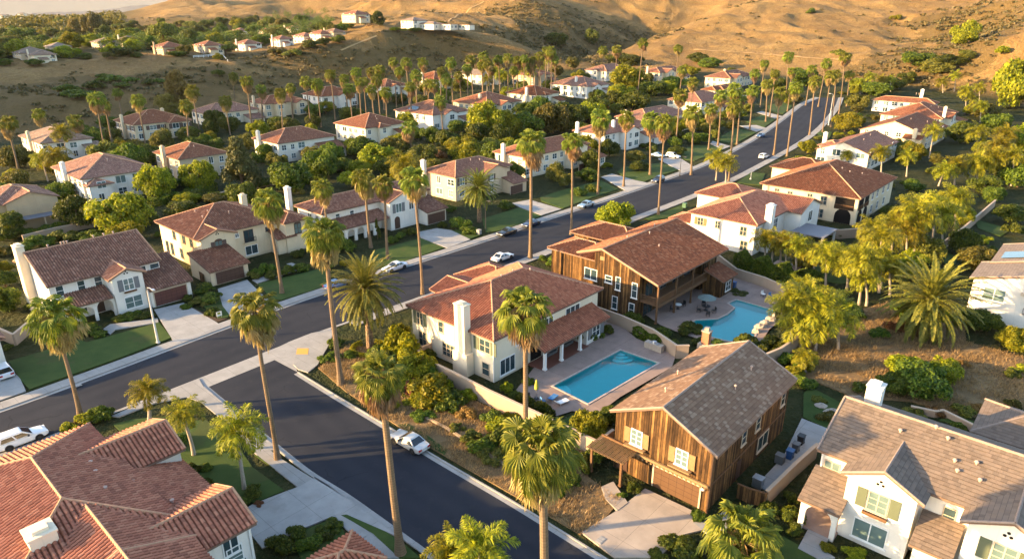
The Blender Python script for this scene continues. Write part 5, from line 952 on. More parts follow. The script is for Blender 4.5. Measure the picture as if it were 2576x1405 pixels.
fan_palm(1895,1372,h=3.2,v=3,s=1.25,label='low bright fan palm at the bottom edge below the twin-gabled house')
# ---------------------------------------------------------------- feather palms
def feather(seed,n,L,lw,nleaf,elev,arch,plume,mat,nm='crown',wl=.05):
    rg=np.random.RandomState(seed); V=[];Q=[]
    for i in range(n):
        t=i/n; az=i*2.39996+rg.uniform(-.2,.2); el=R_(elev[0]+(elev[1]-elev[0])*t+rg.uniform(-7,7)); o=np.array([math.cos(az),math.sin(az),0]); ln=L*rg.uniform(.88,1.08); pts=[];p=o*.12; e=el; m=12
        twist=rg.uniform(-.25,.25)
        for k in range(m+1):
            pts.append(p.copy()); e=el-arch*(k/m)**1.4*(1+.25*math.sin(seed+i)); p=p+(o*math.cos(e)+np.array([0,0,math.sin(e)]))*ln/m
        pts=np.array(pts); sd0=np.array([-o[1],o[0],0]); w=.045
        for k in range(m):
            a=len(V); V+= [pts[k]-sd0*w,pts[k]+sd0*w,pts[k+1]+sd0*w*.8,pts[k+1]-sd0*w*.8]; Q.append((a,a+1,a+2,a+3))
        for k in range(nleaf):
            s=.1+.9*k/nleaf; f=s*m; j=min(int(f),m-1); q=pts[j]+(pts[j+1]-pts[j])*(f-j); dr=pts[j+1]-pts[j]; dr=dr/np.linalg.norm(dr); upn=np.cross(sd0,dr); 
            if upn[2]<0: upn=-upn
            l=lw*math.sin(PI*min(1,.22+.76*s))**.7*rg.uniform(.85,1.1)
            for sg in (-1,1):
                ang=plume*rg.uniform(-1,1)+.32; dl=sg*sd0*math.cos(ang)+upn*math.sin(ang)+dr*rg.uniform(.55,.85); dl/=np.linalg.norm(dl); tip=q+dl*l+np.array([0,0,-1])*l*.32; mid=q+dl*l*.5; wv=np.cross(dl,upn); wv=wv/(np.linalg.norm(wv)+1e-9)*wl; a=len(V)
                V+= [q,mid-wv,tip,mid+wv]; Q.append((a,a+1,a+2,a+3))
    return npmesh(nm,V,Q,M[mat])
DATE=[feather(3+i,112,3.9,.40,46,(84,-50),R_(58),.22,'datefrond',wl=.045) for i in range(2)]
QUEEN=[feather(21+i,(21,25,18,23)[i],3.5,1.05,46,(80,-22),R_(105),.9,'queen',wl=.06) for i in range(4)]
def date_palm(cx,cy,bx,by,s,label):
    b=at(bx,by); h=3.; 
    for _ in range(60):
        if proj((b[0],b[1],b[2]+h))[1]>cy: h+=.12
    o=empty('date_palm',b); mb=MB(); mb.tube([(0,0,-.2),(0,0,h*.5),(0,0,h-.5),(0,0,h),(0,0,h+.6)],[.55,.42,.42,.62,.5],12); link('trunk',mb.mesh('trunk',M['boots']),o); link('crown',DATE[len(PLANTS)%2],o,(0,0,h+.4),(0,0,len(PLANTS)),s)
    reg(o,'date palm',(cx,cy),'stout date palms','palm',label); return o
date_palm(925,735,932,878,1.42,'stout date palm inside a low golden hedge ring at the street corner'); date_palm(1206,478,1206,558,1.3,'stout date palm on the lawn before the beige house'); date_palm(2330,762,2318,850,1.75,'stout date palm on the bare golden bank at right')
def queen_palm(cx,cy,bx=None,by=None,h=None,s=1.,label=None):
    i=len(PLANTS); rg=random.Random(i*3+5)
    if bx is not None:
        b=at(bx,by); h=2.
        while proj((b[0],b[1],b[2]+h))[1]>cy and h<14: h+=.1
        q=proj((b[0],b[1],b[2]+h)); lean=((cx-q[0])*q[2]/F,0.)
    else: b=at(cx,cy,h); b=np.array([b[0],b[1],float(base(b[1])) if nbd(b[:1],b[1:2])[0]<0 else TZ(b[0],b[1])]); lean=(rg.uniform(-.3,.3),0)
    o=empty('feather_palm',b); link('trunk',trunk_mesh(h,lean,.19,.13,'qtrunk',1.3,i),o); link('crown',QUEEN[rg.randrange(4)],o,(lean[0],lean[1],h),(0,0,rg.uniform(0,6.28)),s*rg.uniform(.98,1.18)); reg(o,'feather palm',(cx,cy),'drooping feather palms','palm',label)
for a,l in [((372,985,377,1058,None,.62),'small yellow feather palm on the corner pavement at lower left'),((462,1040,487,1145,None,.66),'bright yellow feather palm behind the red roof maze, middle of three'),((602,1085,613,1230,None,.78),'feather palm with silvery fronds on the corner lawn, nearest of three'),((1200,1385,None,None,5.,.85),'feather palm crown rising over the bottom edge beside the road'),((1130,1398,None,None,3.,.7),'little feather palm tip at the bottom edge left of the larger one')]: queen_palm(*a,label=l)
T6=lambda *P:[tt(6,x,y) for x,y in P]
for (x,y,bx,by,s) in [(620,400,625,590,.8),(690,400,672,592,.75),(740,420,735,605,.7),(785,440,775,632,.85),(865,440,853,652,.85),(1000,500,990,672,.95),(1085,520,1080,772,.95),(1190,500,1190,640,.8),(1245,560,1240,782,1.05),(1350,555,1330,892,1.05),(1500,400,1490,770,1.15),(1470,560,1480,800,.9),(1770,210,1742,575,1.3),(1900,160,1880,480,1.2),(1690,330,1680,600,1.1),(1600,300,1570,520,1.1),(1960,220,1950,520,1.15),(2060,90,2050,330,1.1),(1440,330,1430,560,1.),(950,880,975,1180,1.2),(1130,900,1120,1150,1.15),(830,900,815,1200,1.05),(1030,960,1000,1240,1.15),(1180,1000,1170,1230,1.),(905,1020,890,1220,1.),(960,760,970,860,.75),(890,770,880,850,.7),(1380,700,1390,900,.8),(1560,620,1560,830,.8),(930,1310,925,1400,.55)]:
    p,q=tt(6,x,y),tt(6,bx,by); queen_palm(p[0],p[1],q[0],q[1],None,s)
for (x,y,bx,by,s) in [(1900,990,1860,1190,1.1),(1700,1180,1690,1330,.9),(1500,1150,1500,1300,.9),(1240,1170,1240,1280,.6),(2140,690,2130,860,1.1),(2240,660,2235,800,1.),(2180,740,2160,860,1.),(2250,800,2245,920,1.),(2230,1000,2220,1150,1.15),(2400,1100,2380,1300,1.2),(2230,1240,2210,1390,1.2),(2330,1190,2320,1380,1.2),(1980,1290,1930,1400,1.),(2060,1240,2050,1390,1.),(2440,1020,2440,1200,1.2),(2500,1180,2480,1400,1.2),(1340,620,1340,710,.9),(1420,580,1415,700,1.),(1500,600,1500,690,1.),(1570,600,1570,690,.9),(1960,620,1965,700,1.),(2060,570,2050,690,1.1),(260,1190,255,1360,1.15),(330,1230,325,1390,1.),(1290,620,1275,690,.9)]:
    p,q=tt(3,x,y),tt(3,bx,by); queen_palm(p[0],p[1],q[0],q[1],None,s)
for (x,y,h,s) in [(1150,540,9,1.1),(1200,560,9,1.2),(1100,600,8,1.1),(1230,580,9,1.1),(1360,520,9,1.1),(1430,540,9,1.1),(1500,500,9,1.1),(1560,450,12,1.1),(640,640,8,1.),(480,1240,7,1.3),(560,640,8,1.)]: p=tt(2,x,y); queen_palm(p[0],p[1],None,None,h,s)
for (x,y,h,s) in [(420,1180,7,1.2),(320,1200,6,1.),(470,1000,9,1.1)]: p=tt(1,x,y); queen_palm(p[0],p[1],None,None,h,s)
for cx,cy,h in [(1160,190,15),(1175,172,17),(1232,160,18),(1292,178,15),(1318,148,19),(1345,152,18),(1400,150,17),(880,225,14),(915,205,16),(950,200,16),(1008,180,17),(1045,190,16),(1120,200,15),(700,235,16),(770,205,18),(1995,180,17),(2040,175,16),(2075,160,19),(1900,185,16),(1868,245,16),(1820,240,17),(1710,240,17)]: fan_palm(cx,cy,h=h,s=1.05)
# ---------------------------------------------------------------- broadleaf trees and shrubs
def leaf_cloud(blobs,n,size,mat,seed,nm='crown',flat=.0,core=None):
    rg=np.random.RandomState(seed); B=np.array(blobs,float); wgt=B[:,3]**2; wgt/=wgt.sum(); k=rg.choice(len(B),n,p=wgt); d=rg.normal(size=(n,3)); d/=np.linalg.norm(d,axis=1)[:,None]; d[:,2]=np.where(d[:,2]<-.35,-d[:,2]*.6,d[:,2])
    r=B[k,3]*(.60+.52*rg.rand(n)**.8); p=B[k,:3]+d*r[:,None]; nrm=d+rg.normal(size=(n,3))*.55; nrm/=np.linalg.norm(nrm,axis=1)[:,None]
    a=np.cross(nrm,rg.normal(size=(n,3))); a/=np.linalg.norm(a,axis=1)[:,None]; b=np.cross(nrm,a); s=(size*(.55+.9*rg.rand(n)))[:,None]
    V=np.stack([p-a*s,p+b*s*.55+nrm*s*.12,p+a*s,p-b*s*.55+nrm*s*.12],1).reshape(-1,3); return npmesh(nm,V,np.arange(4*n).reshape(-1,4),M[mat])
def blobs(seed,n,shape='round'):
    rg=np.random.RandomState(seed); out=[]
    for i in range(n):
        d=rg.normal(size=3); d/=np.linalg.norm(d)
        if shape=='round': q=rg.uniform(.45,.8); z=.62+d[2]*rg.uniform(.28,.5); out.append((d[0]*q,d[1]*q,z,rg.uniform(.15,.4)))
        elif shape=='wide': out.append((d[0]*.78,d[1]*.78,.55+abs(d[2])*.3,rg.uniform(.2,.36)))
        elif shape=='tall': t=rg.rand(); w=.55*math.sin(PI*(.18+.75*t)); a=rg.rand()*6.28; out.append((w*math.cos(a)*.8,w*math.sin(a)*.8,.25+1.25*t,rg.uniform(.18,.34)))
        elif shape=='cone': t=rg.rand()**.8; w=.62*(1-t)+.06; a=rg.rand()*6.28; out.append((w*math.cos(a)*.8,w*math.sin(a)*.8,.2+1.5*t,rg.uniform(.14,.26)*(1.2-.5*t)))
        elif shape=='bush': q=rg.uniform(.45,.85); out.append((d[0]*q,d[1]*q,.22+abs(d[2])*rg.uniform(.2,.6),rg.uniform(.16,.42)))
        elif shape=='weep': out.append((d[0]*.66,d[1]*.66,.35+(d[2]+1)*.36,rg.uniform(.2,.34)))
    return out
TR={}
def proto(key,shape,nb,n,size,mat,trunk=True,var=3):
    L=[]
    for s in range(var):
        B=blobs(sum(map(ord,key))+s*13,nb,shape); cr=leaf_cloud(B,n,size,mat,s*7+len(key)); tm=None
        if trunk:
            mb=MB(); zt=.5 if shape in('round','wide','weep') else .9; mb.tube([(0,0,-.06),(.02,0,zt*.5),(0,.02,zt)],[.075,.055,.035],7)
            for b in B[:6]: mb.tube([(0,0,zt*.5),((b[0])*.5,(b[1])*.5,(zt*.5+b[2])/2),(b[0]*.9,b[1]*.9,b[2])],[.038,.025,.01],5)
            tm=mb.mesh('trunk',M['bark'])
        L.append((cr,tm))
    TR[key]=L
proto('green','round',26,9500,0.058,'leafg'); proto('yellow','round',28,9500,0.056,'leafy'); proto('olive','round',24,8500,0.058,'leafo'); proto('gold','tall',30,9000,0.052,'leafgold',var=2); proto('pine','cone',42,10000,0.045,'leafp',var=2); proto('wide','wide',30,9500,0.055,'leafo',var=2); proto('weep','weep',32,9500,0.05,'leafy',var=2); proto('cypress','cone',22,4000,0.055,'leafg',var=1)
proto('bush','bush',12,3600,.085,'leafg',False); proto('ybush','bush',12,3600,.085,'leafy',False); proto('obush','bush',11,3000,.085,'leafo',False); proto('rbush','bush',11,3000,.08,'leafr',False,2)
KW={'green':'dark green round tree','yellow':'yellow-green round tree','olive':'olive green tree','gold':'golden-brown tall tree','pine':'feathery conical tree','wide':'wide-crowned olive tree','weep':'drooping yellow-green tree','cypress':'narrow dark cypress','bush':'dark green bush','ybush':'yellow-green bush','obush':'olive bush','rbush':'rust-coloured bush'}
NM={'cypress':'cypress_tree','pine':'pine_tree','bush':'bush','ybush':'bush','obush':'bush','rbush':'bush'}
def tree(kind,px,by,width,tall=1.,label=None,pos=None,metres=None):
    """px, by: where it stands in the view; width: its spread there"""
    i=len(PLANTS); rg=random.Random(i*11+3); b=at(px,by) if pos is None else np.array(pos); zc=proj((b[0],b[1],b[2]+2))[2]; r=(metres or width*zc/F)/2
    o=empty(NM.get(kind,'tree'),b); cr,tm=TR[kind][rg.randrange(len(TR[kind]))]; s=(r/.92*rg.uniform(.85,1.2),r/.92*rg.uniform(.8,1.12),r/.92*tall*rg.uniform(.88,1.15)); rz=rg.uniform(0,6.28)
    if tm: link('trunk',tm,o,(0,0,0),(0,0,rz),s); link('crown',cr,o,(0,0,0),(0,0,rz),s)
    else:
        bpy.data.objects.remove(o); o=link(NM.get(kind,'bush'),cr,None,b,(0,0,rz),s)
    reg(o,KW[kind],(px,by),None,'bush' if tm is None else 'tree',label); return o
for a in [('yellow',308,582,128,1.05),('yellow',322,607,88,.8),('green',208,575,84,1.25),('pine',612,475,130,1.05),('green',735,478,120,.95),('green',790,440,70,1.),('gold',455,285,92,1.05),('gold',425,292,70,.8),('olive',350,400,70,1.),('green',300,430,80,.9),('green',430,410,60,.9),('green',480,470,60,.7),('olive',335,470,60,.7),
 ('green',20,600,90,1.),('olive',25,560,70,.8),('green',15,720,60,1.2),('yellow',10,690,50,1.),('green',20,780,70,1.1),('green',450,540,90,.5),('green',375,560,50,.6),('yellow',470,510,60,.6),('olive',540,510,60,.6),('green',660,470,60,.6),('yellow',120,425,70,.8),('yellow',165,395,60,1.),
 ('green',920,400,90,.9),('yellow',950,420,90,.85),('olive',1000,390,80,.9),('yellow',905,440,70,.7),('green',1060,420,80,.9),('weep',1160,392,90,.8),('green',1120,375,70,1.),('yellow',1230,350,110,1.05),('yellow',1275,345,90,1.),('green',1190,365,90,.9),('green',1325,340,90,1.),('olive',1390,335,90,1.1),('green',1430,320,90,.9),('green',1365,300,70,1.),('yellow',1480,305,80,.8),('green',1500,290,80,.8),('green',1530,270,70,.8),('yellow',1560,262,80,.9),('green',1590,280,80,.8),('yellow',1575,225,80,1.05),('green',1640,240,70,.8),('green',1690,230,70,.8),('olive',1100,395,60,.7),('rbush',1095,400,50,.8),('rbush',1120,355,44,.8),('green',860,430,60,.8),('weep',885,470,60,.8),('green',985,440,80,.7),('yellow',1045,350,60,.7),('yellow',1170,300,50,.8),
 ('yellow',1546,568,98,1.05),('yellow',2015,430,62,1.),('yellow',2030,385,46,1.),('yellow',2125,330,66,1.),('green',2140,315,50,.8),('olive',2155,275,50,1.),('yellow',2420,115,66,1.2),('yellow',2545,270,120,1.25),('green',2500,330,80,.9),('yellow',2560,390,110,1.),('olive',2470,300,70,.8),('green',2420,360,80,.8),('green',2560,470,100,.9),('green',2480,490,90,.8),('yellow',2400,560,90,.7),('green',2300,480,60,.6),('olive',2450,680,90,.95),('green',2540,560,80,.9),('green',2180,650,60,.7),
 ('yellow',1480,1108,105,1.0),('green',1520,1060,70,.8),('green',2320,985,150,.8),('yellow',2370,950,100,.7),('yellow',2270,935,80,.7),('green',2470,830,90,.8),('yellow',2555,880,90,.8),('green',2240,985,70,.9),('olive',2590,800,80,.8),
 ('green',1490,112,50,1.1),('green',1400,118,60,.8),('olive',1440,175,40,1.),('green',1560,160,70,.6),('green',1585,165,60,.6),('green',1755,160,50,.7),('green',1780,170,60,.6),('green',1950,225,50,.8),('green',2020,215,70,.8),('green',2200,240,70,.7),('green',2245,225,60,.7),('green',2310,165,80,.6),('olive',2350,185,80,.6),('green',2390,165,70,.6),('green',2280,210,60,.6),('olive',2430,150,50,.7),('ybush',2520,135,44,.8),('ybush',2250,50,30,.7),('bush',2040,35,34,.7),('obush',2110,140,40,.6),('green',1480,455,60,.7),('olive',1395,455,60,1.2),('olive',1420,470,50,1.2),('cypress',1103,465,18,2.2),('green',1610,430,50,.7),('green',1700,390,50,.6),('green',1750,360,60,.7),('green',1800,330,60,.7),('green',1850,300,60,.7),('green',1700,335,60,.8),('green',1745,315,60,.8),('green',1640,390,40,.7),
 ('green',700,330,60,.8),('green',580,330,60,.8),('green',240,370,60,1.),('olive',270,350,60,.8),('green',610,300,60,.8),('green',680,290,60,.7),('green',880,300,60,.7),('green',1000,260,50,.7),('green',790,290,50,.7),('weep',820,285,50,.9),('green',1150,330,60,.7),('yellow',1205,335,60,.7),('green',470,350,60,.8),('green',545,380,50,.8)]: tree(*a)
# trees on the plateau across the canyon and along the spur
for px,by,w,kind,tall in [(415,112,86,'wide',1.),(245,95,52,'olive',1.5),(195,92,40,'gold',1.2),(55,105,60,'green',.8),(10,120,50,'olive',.8),(100,118,60,'green',.8),(150,125,56,'yellow',.7),(175,148,64,'yellow',.8),(275,120,40,'yellow',.8),(340,128,40,'yellow',1.1),(430,128,50,'olive',.8),(440,100,50,'green',.7),(330,98,44,'green',.8),(365,88,44,'olive',.8),(480,98,44,'green',.8),(515,92,40,'olive',.8),(540,112,48,'yellow',.9),(555,88,40,'green',.8),(610,84,36,'green',.8),(640,90,40,'green',.9),(660,115,46,'green',.9),(690,92,40,'olive',.8),(730,80,36,'green',.8),(765,92,36,'green',.8),(800,78,36,'green',.8),(835,85,36,'olive',.8),(640,62,34,'green',.8),(680,60,34,'green',.7),(760,60,36,'green',.8),(600,66,36,'olive',.8),(560,62,36,'green',.7),(520,70,36,'green',.8),(480,74,36,'olive',.8),(300,80,40,'green',.8),(210,78,40,'green',.7),(130,90,44,'olive',.7),(30,88,44,'green',.7),(85,80,40,'green',.7),(265,72,34,'olive',.8),(850,108,40,'green',.7),(815,112,36,'green',.6),(780,120,44,'green',.6),(500,128,36,'green',.7),(445,142,40,'green',.5),(310,140,50,'green',.5),(280,146,40,'obush',.7),(130,152,40,'green',.6),(90,165,40,'green',.6),(215,150,44,'green',.5),(10,165,44,'green',.6),(735,140,60,'obush',.5),(700,135,50,'obush',.5),(925,66,42,'green',1.),(955,64,42,'green',1.05),(900,60,30,'green',.7),(1075,72,34,'green',.6),(1045,80,40,'green',.4),(1000,78,40,'ybush',.5),(880,70,34,'green',.6),(1110,68,30,'olive',.7),(385,125,34,'green',.7),(455,85,36,'green',.7),(590,112,34,'green',.7),(625,118,34,'green',.7),(5,95,40,'green',.8),(160,105,44,'green',.8),(230,112,40,'yellow',.8),(50,140,40,'green',.7),(345,145,30,'bush',.8),(550,150,30,'ybush',.8),(550,190,40,'bush',.7),(240,225,60,'bush',.5),(280,205,60,'bush',.5),(200,245,70,'bush',.5),(330,208,40,'bush',.6),(375,212,40,'bush',.6),(400,208,34,'bush',.6),(300,220,50,'bush',.5),(170,230,60,'bush',.5),(265,195,36,'bush',.6)]:
    b=ground(px,by); tree(kind,px,by,w,tall,pos=b)
# shrubs round the houses
for a in [('bush',478,755,34,.8),('bush',472,775,30,.8),('bush',300,805,46,.6),('bush',330,800,50,.55),('bush',365,797,40,.6),('bush',232,835,50,.7),('bush',250,845,36,.7),('bush',22,880,34,.8),('bush',520,735,50,.8),('obush',505,765,44,.7),('bush',540,760,60,.7),('bush',665,690,50,1.2),('obush',640,700,40,.9),('bush',690,700,46,.9),('bush',725,690,50,.7),('bush',760,680,40,.8),('bush',840,600,60,1.1),('bush',870,630,50,1.),('bush',1010,600,34,.9),('bush',1030,590,34,.9),('bush',985,610,34,.8),('bush',1112,570,26,.9),('bush',1130,530,40,.8),('bush',1165,570,60,.7),('bush',1180,585,50,.6),('bush',1270,525,44,.7),('bush',1460,490,50,.8),('bush',1490,480,40,.8),
 ('ybush',1010,850,60,1.),('ybush',985,870,56,.9),('bush',880,900,44,.8),('bush',830,905,50,.7),('obush',905,935,40,.7),('ybush',960,920,80,.7),('ybush',1040,975,90,.7),('ybush',1100,985,90,.8),('ybush',1060,1010,80,.7),('obush',1010,985,70,.7),('bush',1130,1000,50,.7),('rbush',1172,1048,64,.75),('obush',1190,1110,64,.7),('bush',1215,1125,80,.7),('bush',1255,1115,80,.9),('ybush',1260,1085,70,.9),('bush',1300,1130,60,.8),('obush',1235,1150,70,.6),('bush',1400,1240,60,.9),('bush',1440,1220,60,.9),('bush',1470,1180,60,1.1),('bush',1385,1045,34,.8),('ybush',1275,985,40,1.),('bush',1295,1000,34,1.),('bush',1330,965,30,1.2),('bush',1080,900,44,.8),('ybush',1065,895,40,.9),
 ('bush',1470,862,46,1.5),('bush',1495,850,46,1.),('bush',1520,838,46,1.),('bush',1592,812,50,1.),('bush',1660,850,60,.8),('bush',1690,870,50,.8),('bush',1730,835,70,.6),('bush',1760,868,60,.5),('bush',1820,870,60,.5),('bush',1880,870,60,.8),('bush',1930,880,80,.9),('ybush',2030,925,44,1.3),('bush',1990,915,60,.8),('obush',2090,1055,60,.6),('bush',2180,985,60,.8),('obush',2300,1040,60,.6),('rbush',2350,1040,50,.7),('obush',2420,1040,60,.7),('rbush',2470,1035,50,.6),('bush',2410,1080,44,.7),('bush',2150,1020,60,.8),('obush',2060,1010,40,.6),
 ('bush',1595,1235,36,1.4),('bush',1565,1250,30,.8),('bush',1760,1305,46,1.3),('bush',1700,1390,110,.6),('bush',1660,1400,60,.6),('bush',1935,1285,46,1.),('bush',1990,1260,44,1.),('bush',1995,1305,56,1.),('bush',2000,1340,50,1.),('ybush',1985,1290,44,.9),('bush',1870,1320,80,.6),('ybush',2085,1385,44,.8),('ybush',2150,1400,60,.6),('yellow',2560,1400,60,.8),('bush',1930,1340,60,.7),('bush',2440,1400,44,.7),
 ('ybush',230,1060,60,.9),('bush',255,1052,56,1.),('rbush',200,1070,40,.8),('ybush',180,1085,50,.8),('bush',440,1120,60,1.),('bush',480,1190,44,1.2),('bush',525,1180,40,1.),('bush',520,1225,40,1.),('bush',645,1245,56,.9),('bush',620,1260,40,.7),('bush',700,1385,80,.8),('bush',740,1350,60,.8),('bush',780,1370,70,.7),('bush',830,1330,56,.7),('bush',820,1360,40,.7),('rbush',650,1270,30,.6),
 ('green',560,580,10,.5),('bush',1445,640,30,1.3),('bush',1365,655,26,1.),('bush',1390,665,40,.8),('bush',2090,590,70,.5),('obush',2180,620,60,.6),('bush',2040,700,60,.6),('bush',2150,800,70,.7),('bush',2210,850,60,.7),('bush',160,820,30,.7),('bush',85,775,40,1.2),('obush',30,640,80,.6),('bush',90,620,80,.6),('obush',160,600,80,.5),('bush',230,600,70,.6),('bush',60,590,60,.6),('bush',420,470,60,.7),('bush',500,500,70,.6),('ybush',560,500,60,.6)]:
    tree(*a)
for a in [('ybush',1015,915,90,1.5),('yellow',1045,950,95,.9),('bush',985,930,80,1.1),('ybush',1085,1000,110,1.),('bush',1130,1020,80,.8),('rbush',1040,985,60,.9),('ybush',1000,880,80,1.3),('bush',950,905,70,.9),('green',1085,965,60,.9),('bush',1240,1060,60,.9),('ybush',1180,1000,50,.9),('bush',1500,1155,80,1.1),('ybush',1395,1190,80,1.),('bush',1340,1160,90,.9),('bush',1290,1150,80,1.),('obush',1150,1080,50,.6)]: tree(*a)
_pl=[p for p in PLANTS]
for _ in range(70):
    rgp=random.Random(900+_); px,py=rgp.uniform(0,880),rgp.uniform(62,150); b=ground(px,py); d=math.hypot(b[0],b[1])
    if nbd(b[:1],b[1:2])[0]<60 or d>1000 or py<62+max(0,(px-600))*.0 or py>150-px*.02 or any(abs((b[0]-h[0][0])*h[1][0]+(b[1]-h[0][1])*h[1][1]-(m[0]+m[1])/2)<(m[1]-m[0])/2+1.5 and abs((b[0]-h[0][0])*h[2][0]+(b[1]-h[0][1])*h[2][1]-(m[2]+m[3])/2)<(m[3]-m[2])/2+1.5 for h in HRECT for m in h[3]): continue
    tree(rgp.choice(['green','green','olive','yellow','wide']),px,py,10,rgp.uniform(.8,1.2),pos=b,metres=rgp.uniform(7,12)*(1. if d<600 else 1.25))
# narrow cypress columns by the arcaded house
tree('cypress',950,600,22,2.4); tree('cypress',1222,455,20,2.2); tree('cypress',2020,545,16,2.)
# the gardens' filling of trees and bushes, kept clear of roofs, drives, lawns, pools and streets
import itertools
_fr=random.Random(77); _poly=[P for n,P in SLABS if n!='slope_bank' and n!='bare_bank']; _cl=(up+lo)/2; _wd=np.hypot(*(up-lo).T)/2
def free(x,y,r):
    for h in HRECT:
        dx,dy=x-h[0][0],y-h[0][1]; a=dx*h[1][0]+dy*h[1][1]; b=dx*h[2][0]+dy*h[2][1]
        for m in h[3]:
            if m[0]-r<a<m[1]+r and m[2]-r<b<m[3]+r: return False
    d=np.hypot(_cl[:,0]-x,_cl[:,1]-y); k=int(np.argmin(d))
    if d[k]<_wd[k]+2.2+r: return False
    if np.min(np.hypot(((sl+sr[:40])/2)[:,0]-x,((sl+sr[:40])/2)[:,1]-y))<6.5+r: return False
    for P in _poly:
        if inpoly(np.array([x]),np.array([y]),P)[0]: return False
    return True
def fill(n,box,kinds,r0,r1,t0,t1,sep=.8):
    k=0
    for _ in range(n*40):
        if k>=n: break
        px,py=_fr.uniform(box[0],box[2]),_fr.uniform(box[1],box[3]); b=at(px,py); r=_fr.uniform(r0,r1)
        if nbd(b[:1],b[1:2])[0]>-2 or not free(b[0],b[1],r*.55): continue
        if any(math.hypot(b[0]-q[0],b[1]-q[1])<(r+q[2])*sep for q in _spots): continue
        _spots.append((b[0],b[1],r)); kd=_fr.choice(kinds); k+=1; tree(kd,px,py,10,_fr.uniform(t0,t1),pos=(b[0],b[1],bz(b)),metres=2*r)
_spots=[(o.location[0],o.location[1],2.) for o,kd,*_ in PLANTS if kd.endswith('tree') or kd.endswith('bush')]
G4=['green','green','yellow','olive']; B4=['bush','bush','ybush','obush']
fill(30,(0,300,640,520),G4,2.8,4.4,.9,1.3); fill(34,(640,270,1300,480),G4+['yellow'],3.,4.8,.9,1.3); fill(20,(1300,220,1800,440),G4+['yellow'],2.8,4.4,.9,1.25); fill(15,(2080,260,2576,700),G4+['yellow'],2.4,4.,.9,1.2); fill(12,(900,190,1500,260),G4,3.,4.6,.9,1.2); fill(10,(1450,170,1900,230),G4,3.,4.4,.9,1.2); fill(2,(1980,780,2576,1010),G4+['yellow'],2.2,3.,.8,1.1)
fill(12,(1830,235,2260,420),['green','green','olive','yellow'],1.8,3.,.8,1.1); fill(10,(1690,240,2010,400),['green','green','olive'],1.8,3.,.8,1.1); fill(16,(1700,230,2260,430),B4,1.,1.9,.7,1.); fill(16,(0,400,900,640),B4,1.2,2.2,.7,1.); fill(26,(700,300,1800,480),B4,1.3,2.4,.7,1.); fill(26,(2000,330,2576,760),B4,1.2,2.2,.7,1.); fill(9,(1980,780,2576,1040),['obush','ybush','bush','rbush'],.9,1.8,.6,.9); fill(5,(800,850,1500,1330),['obush','ybush','bush','rbush'],.8,1.6,.6,.9); fill(8,(380,600,900,800),B4,.8,1.4,.7,1.)
# clipped hedge on the wall between the two right gardens, and other hedges
def hedge(pts,w,h,label,mat='leafg',n=None):
    P=[at(*p)[:2] for p in pts]; rg=np.random.RandomState(int(abs(P[0][0]*10))%999); V=[];L=sum(np.hypot(*(P[i+1]-P[i])) for i in range(len(P)-1)); n=n or int(L*h*300); out=[]
    for i in range(len(P)-1):
        a,b=P[i],P[i+1]; l=np.hypot(*(b-a)); m=int(n*l/L); t=rg.rand(m); d=(b-a)/l; nn=np.array([-d[1],d[0]]); q=rg.rand(m)*2-1; z=rg.rand(m)*h; top=rg.rand(m)<.35; z=np.where(top,h,z); q=np.where(top,q,np.sign(q)*(.85+.2*rg.rand(m))); bulge=1+.18*np.sin(t*l*1.7)
        out.append(np.c_[a[0]+d[0]*t*l+nn[0]*q*w/2*bulge,a[1]+d[1]*t*l+nn[1]*q*w/2*bulge,z*bulge+.05])
    p=np.concatenate(out); m=len(p); nr=rg.normal(size=(m,3)); nr/=np.linalg.norm(nr,axis=1)[:,None]; a=np.cross(nr,rg.normal(size=(m,3))); a/=np.linalg.norm(a,axis=1)[:,None]; b=np.cross(nr,a); s=(.12+.13*rg.rand(m))[:,None]
    o=link('hedge',npmesh('hedge',np.stack([p-a*s,p+b*s*.6,p+a*s,p-b*s*.6],1).reshape(-1,3),np.arange(4*m).reshape(-1,4),M[mat])); tag(o,label,'hedge')
hedge([(1848,684),(1900,698),(1950,714),(2008,736)],2.4,3.3,'dense clipped hedge along the wall beyond the curved pool')
hedge([(1300,1010),(1345,1030),(1390,1052)],1.,.9,'low hedge inside the garden wall of the white poolside house')
hedge([(380,520),(440,505),(540,478)],2.2,1.6,'long dark hedge behind the shuttered-arch cream house'); hedge([(60,600),(140,582),(230,560)],2.,1.3,'hedge below the patio of the awning tan house')
hedge([(1600,840),(1640,860),(1690,880)],1.4,1.2,'low planting along the wall between the two pools')
tree('bush',1857,737,44,.3)
# low clipped hedge ring round the corner date palm
c=at(928,882); rg=np.random.RandomState(2); m=2600; th=rg.uniform(0,2*PI*.86,m)+2.2; q=rg.uniform(0,2*PI,m); rr=2.15+.34*np.cos(q); p=np.c_[c[0]+rr*np.cos(th),c[1]+rr*np.sin(th),c[2]+.35+.38*np.sin(q)]
nr=rg.normal(size=(m,3)); nr/=np.linalg.norm(nr,axis=1)[:,None]; a=np.cross(nr,rg.normal(size=(m,3))); a/=np.linalg.norm(a,axis=1)[:,None]; b=np.cross(nr,a); s=(.09+.08*rg.rand(m))[:,None]
tag(link('hedge',npmesh('hedge',np.stack([p-a*s,p+b*s*.6,p+a*s,p-b*s*.6],1).reshape(-1,3),np.arange(4*m).reshape(-1,4),M['leafy'])),'low golden hedge ring curling round the corner date palm','hedge')
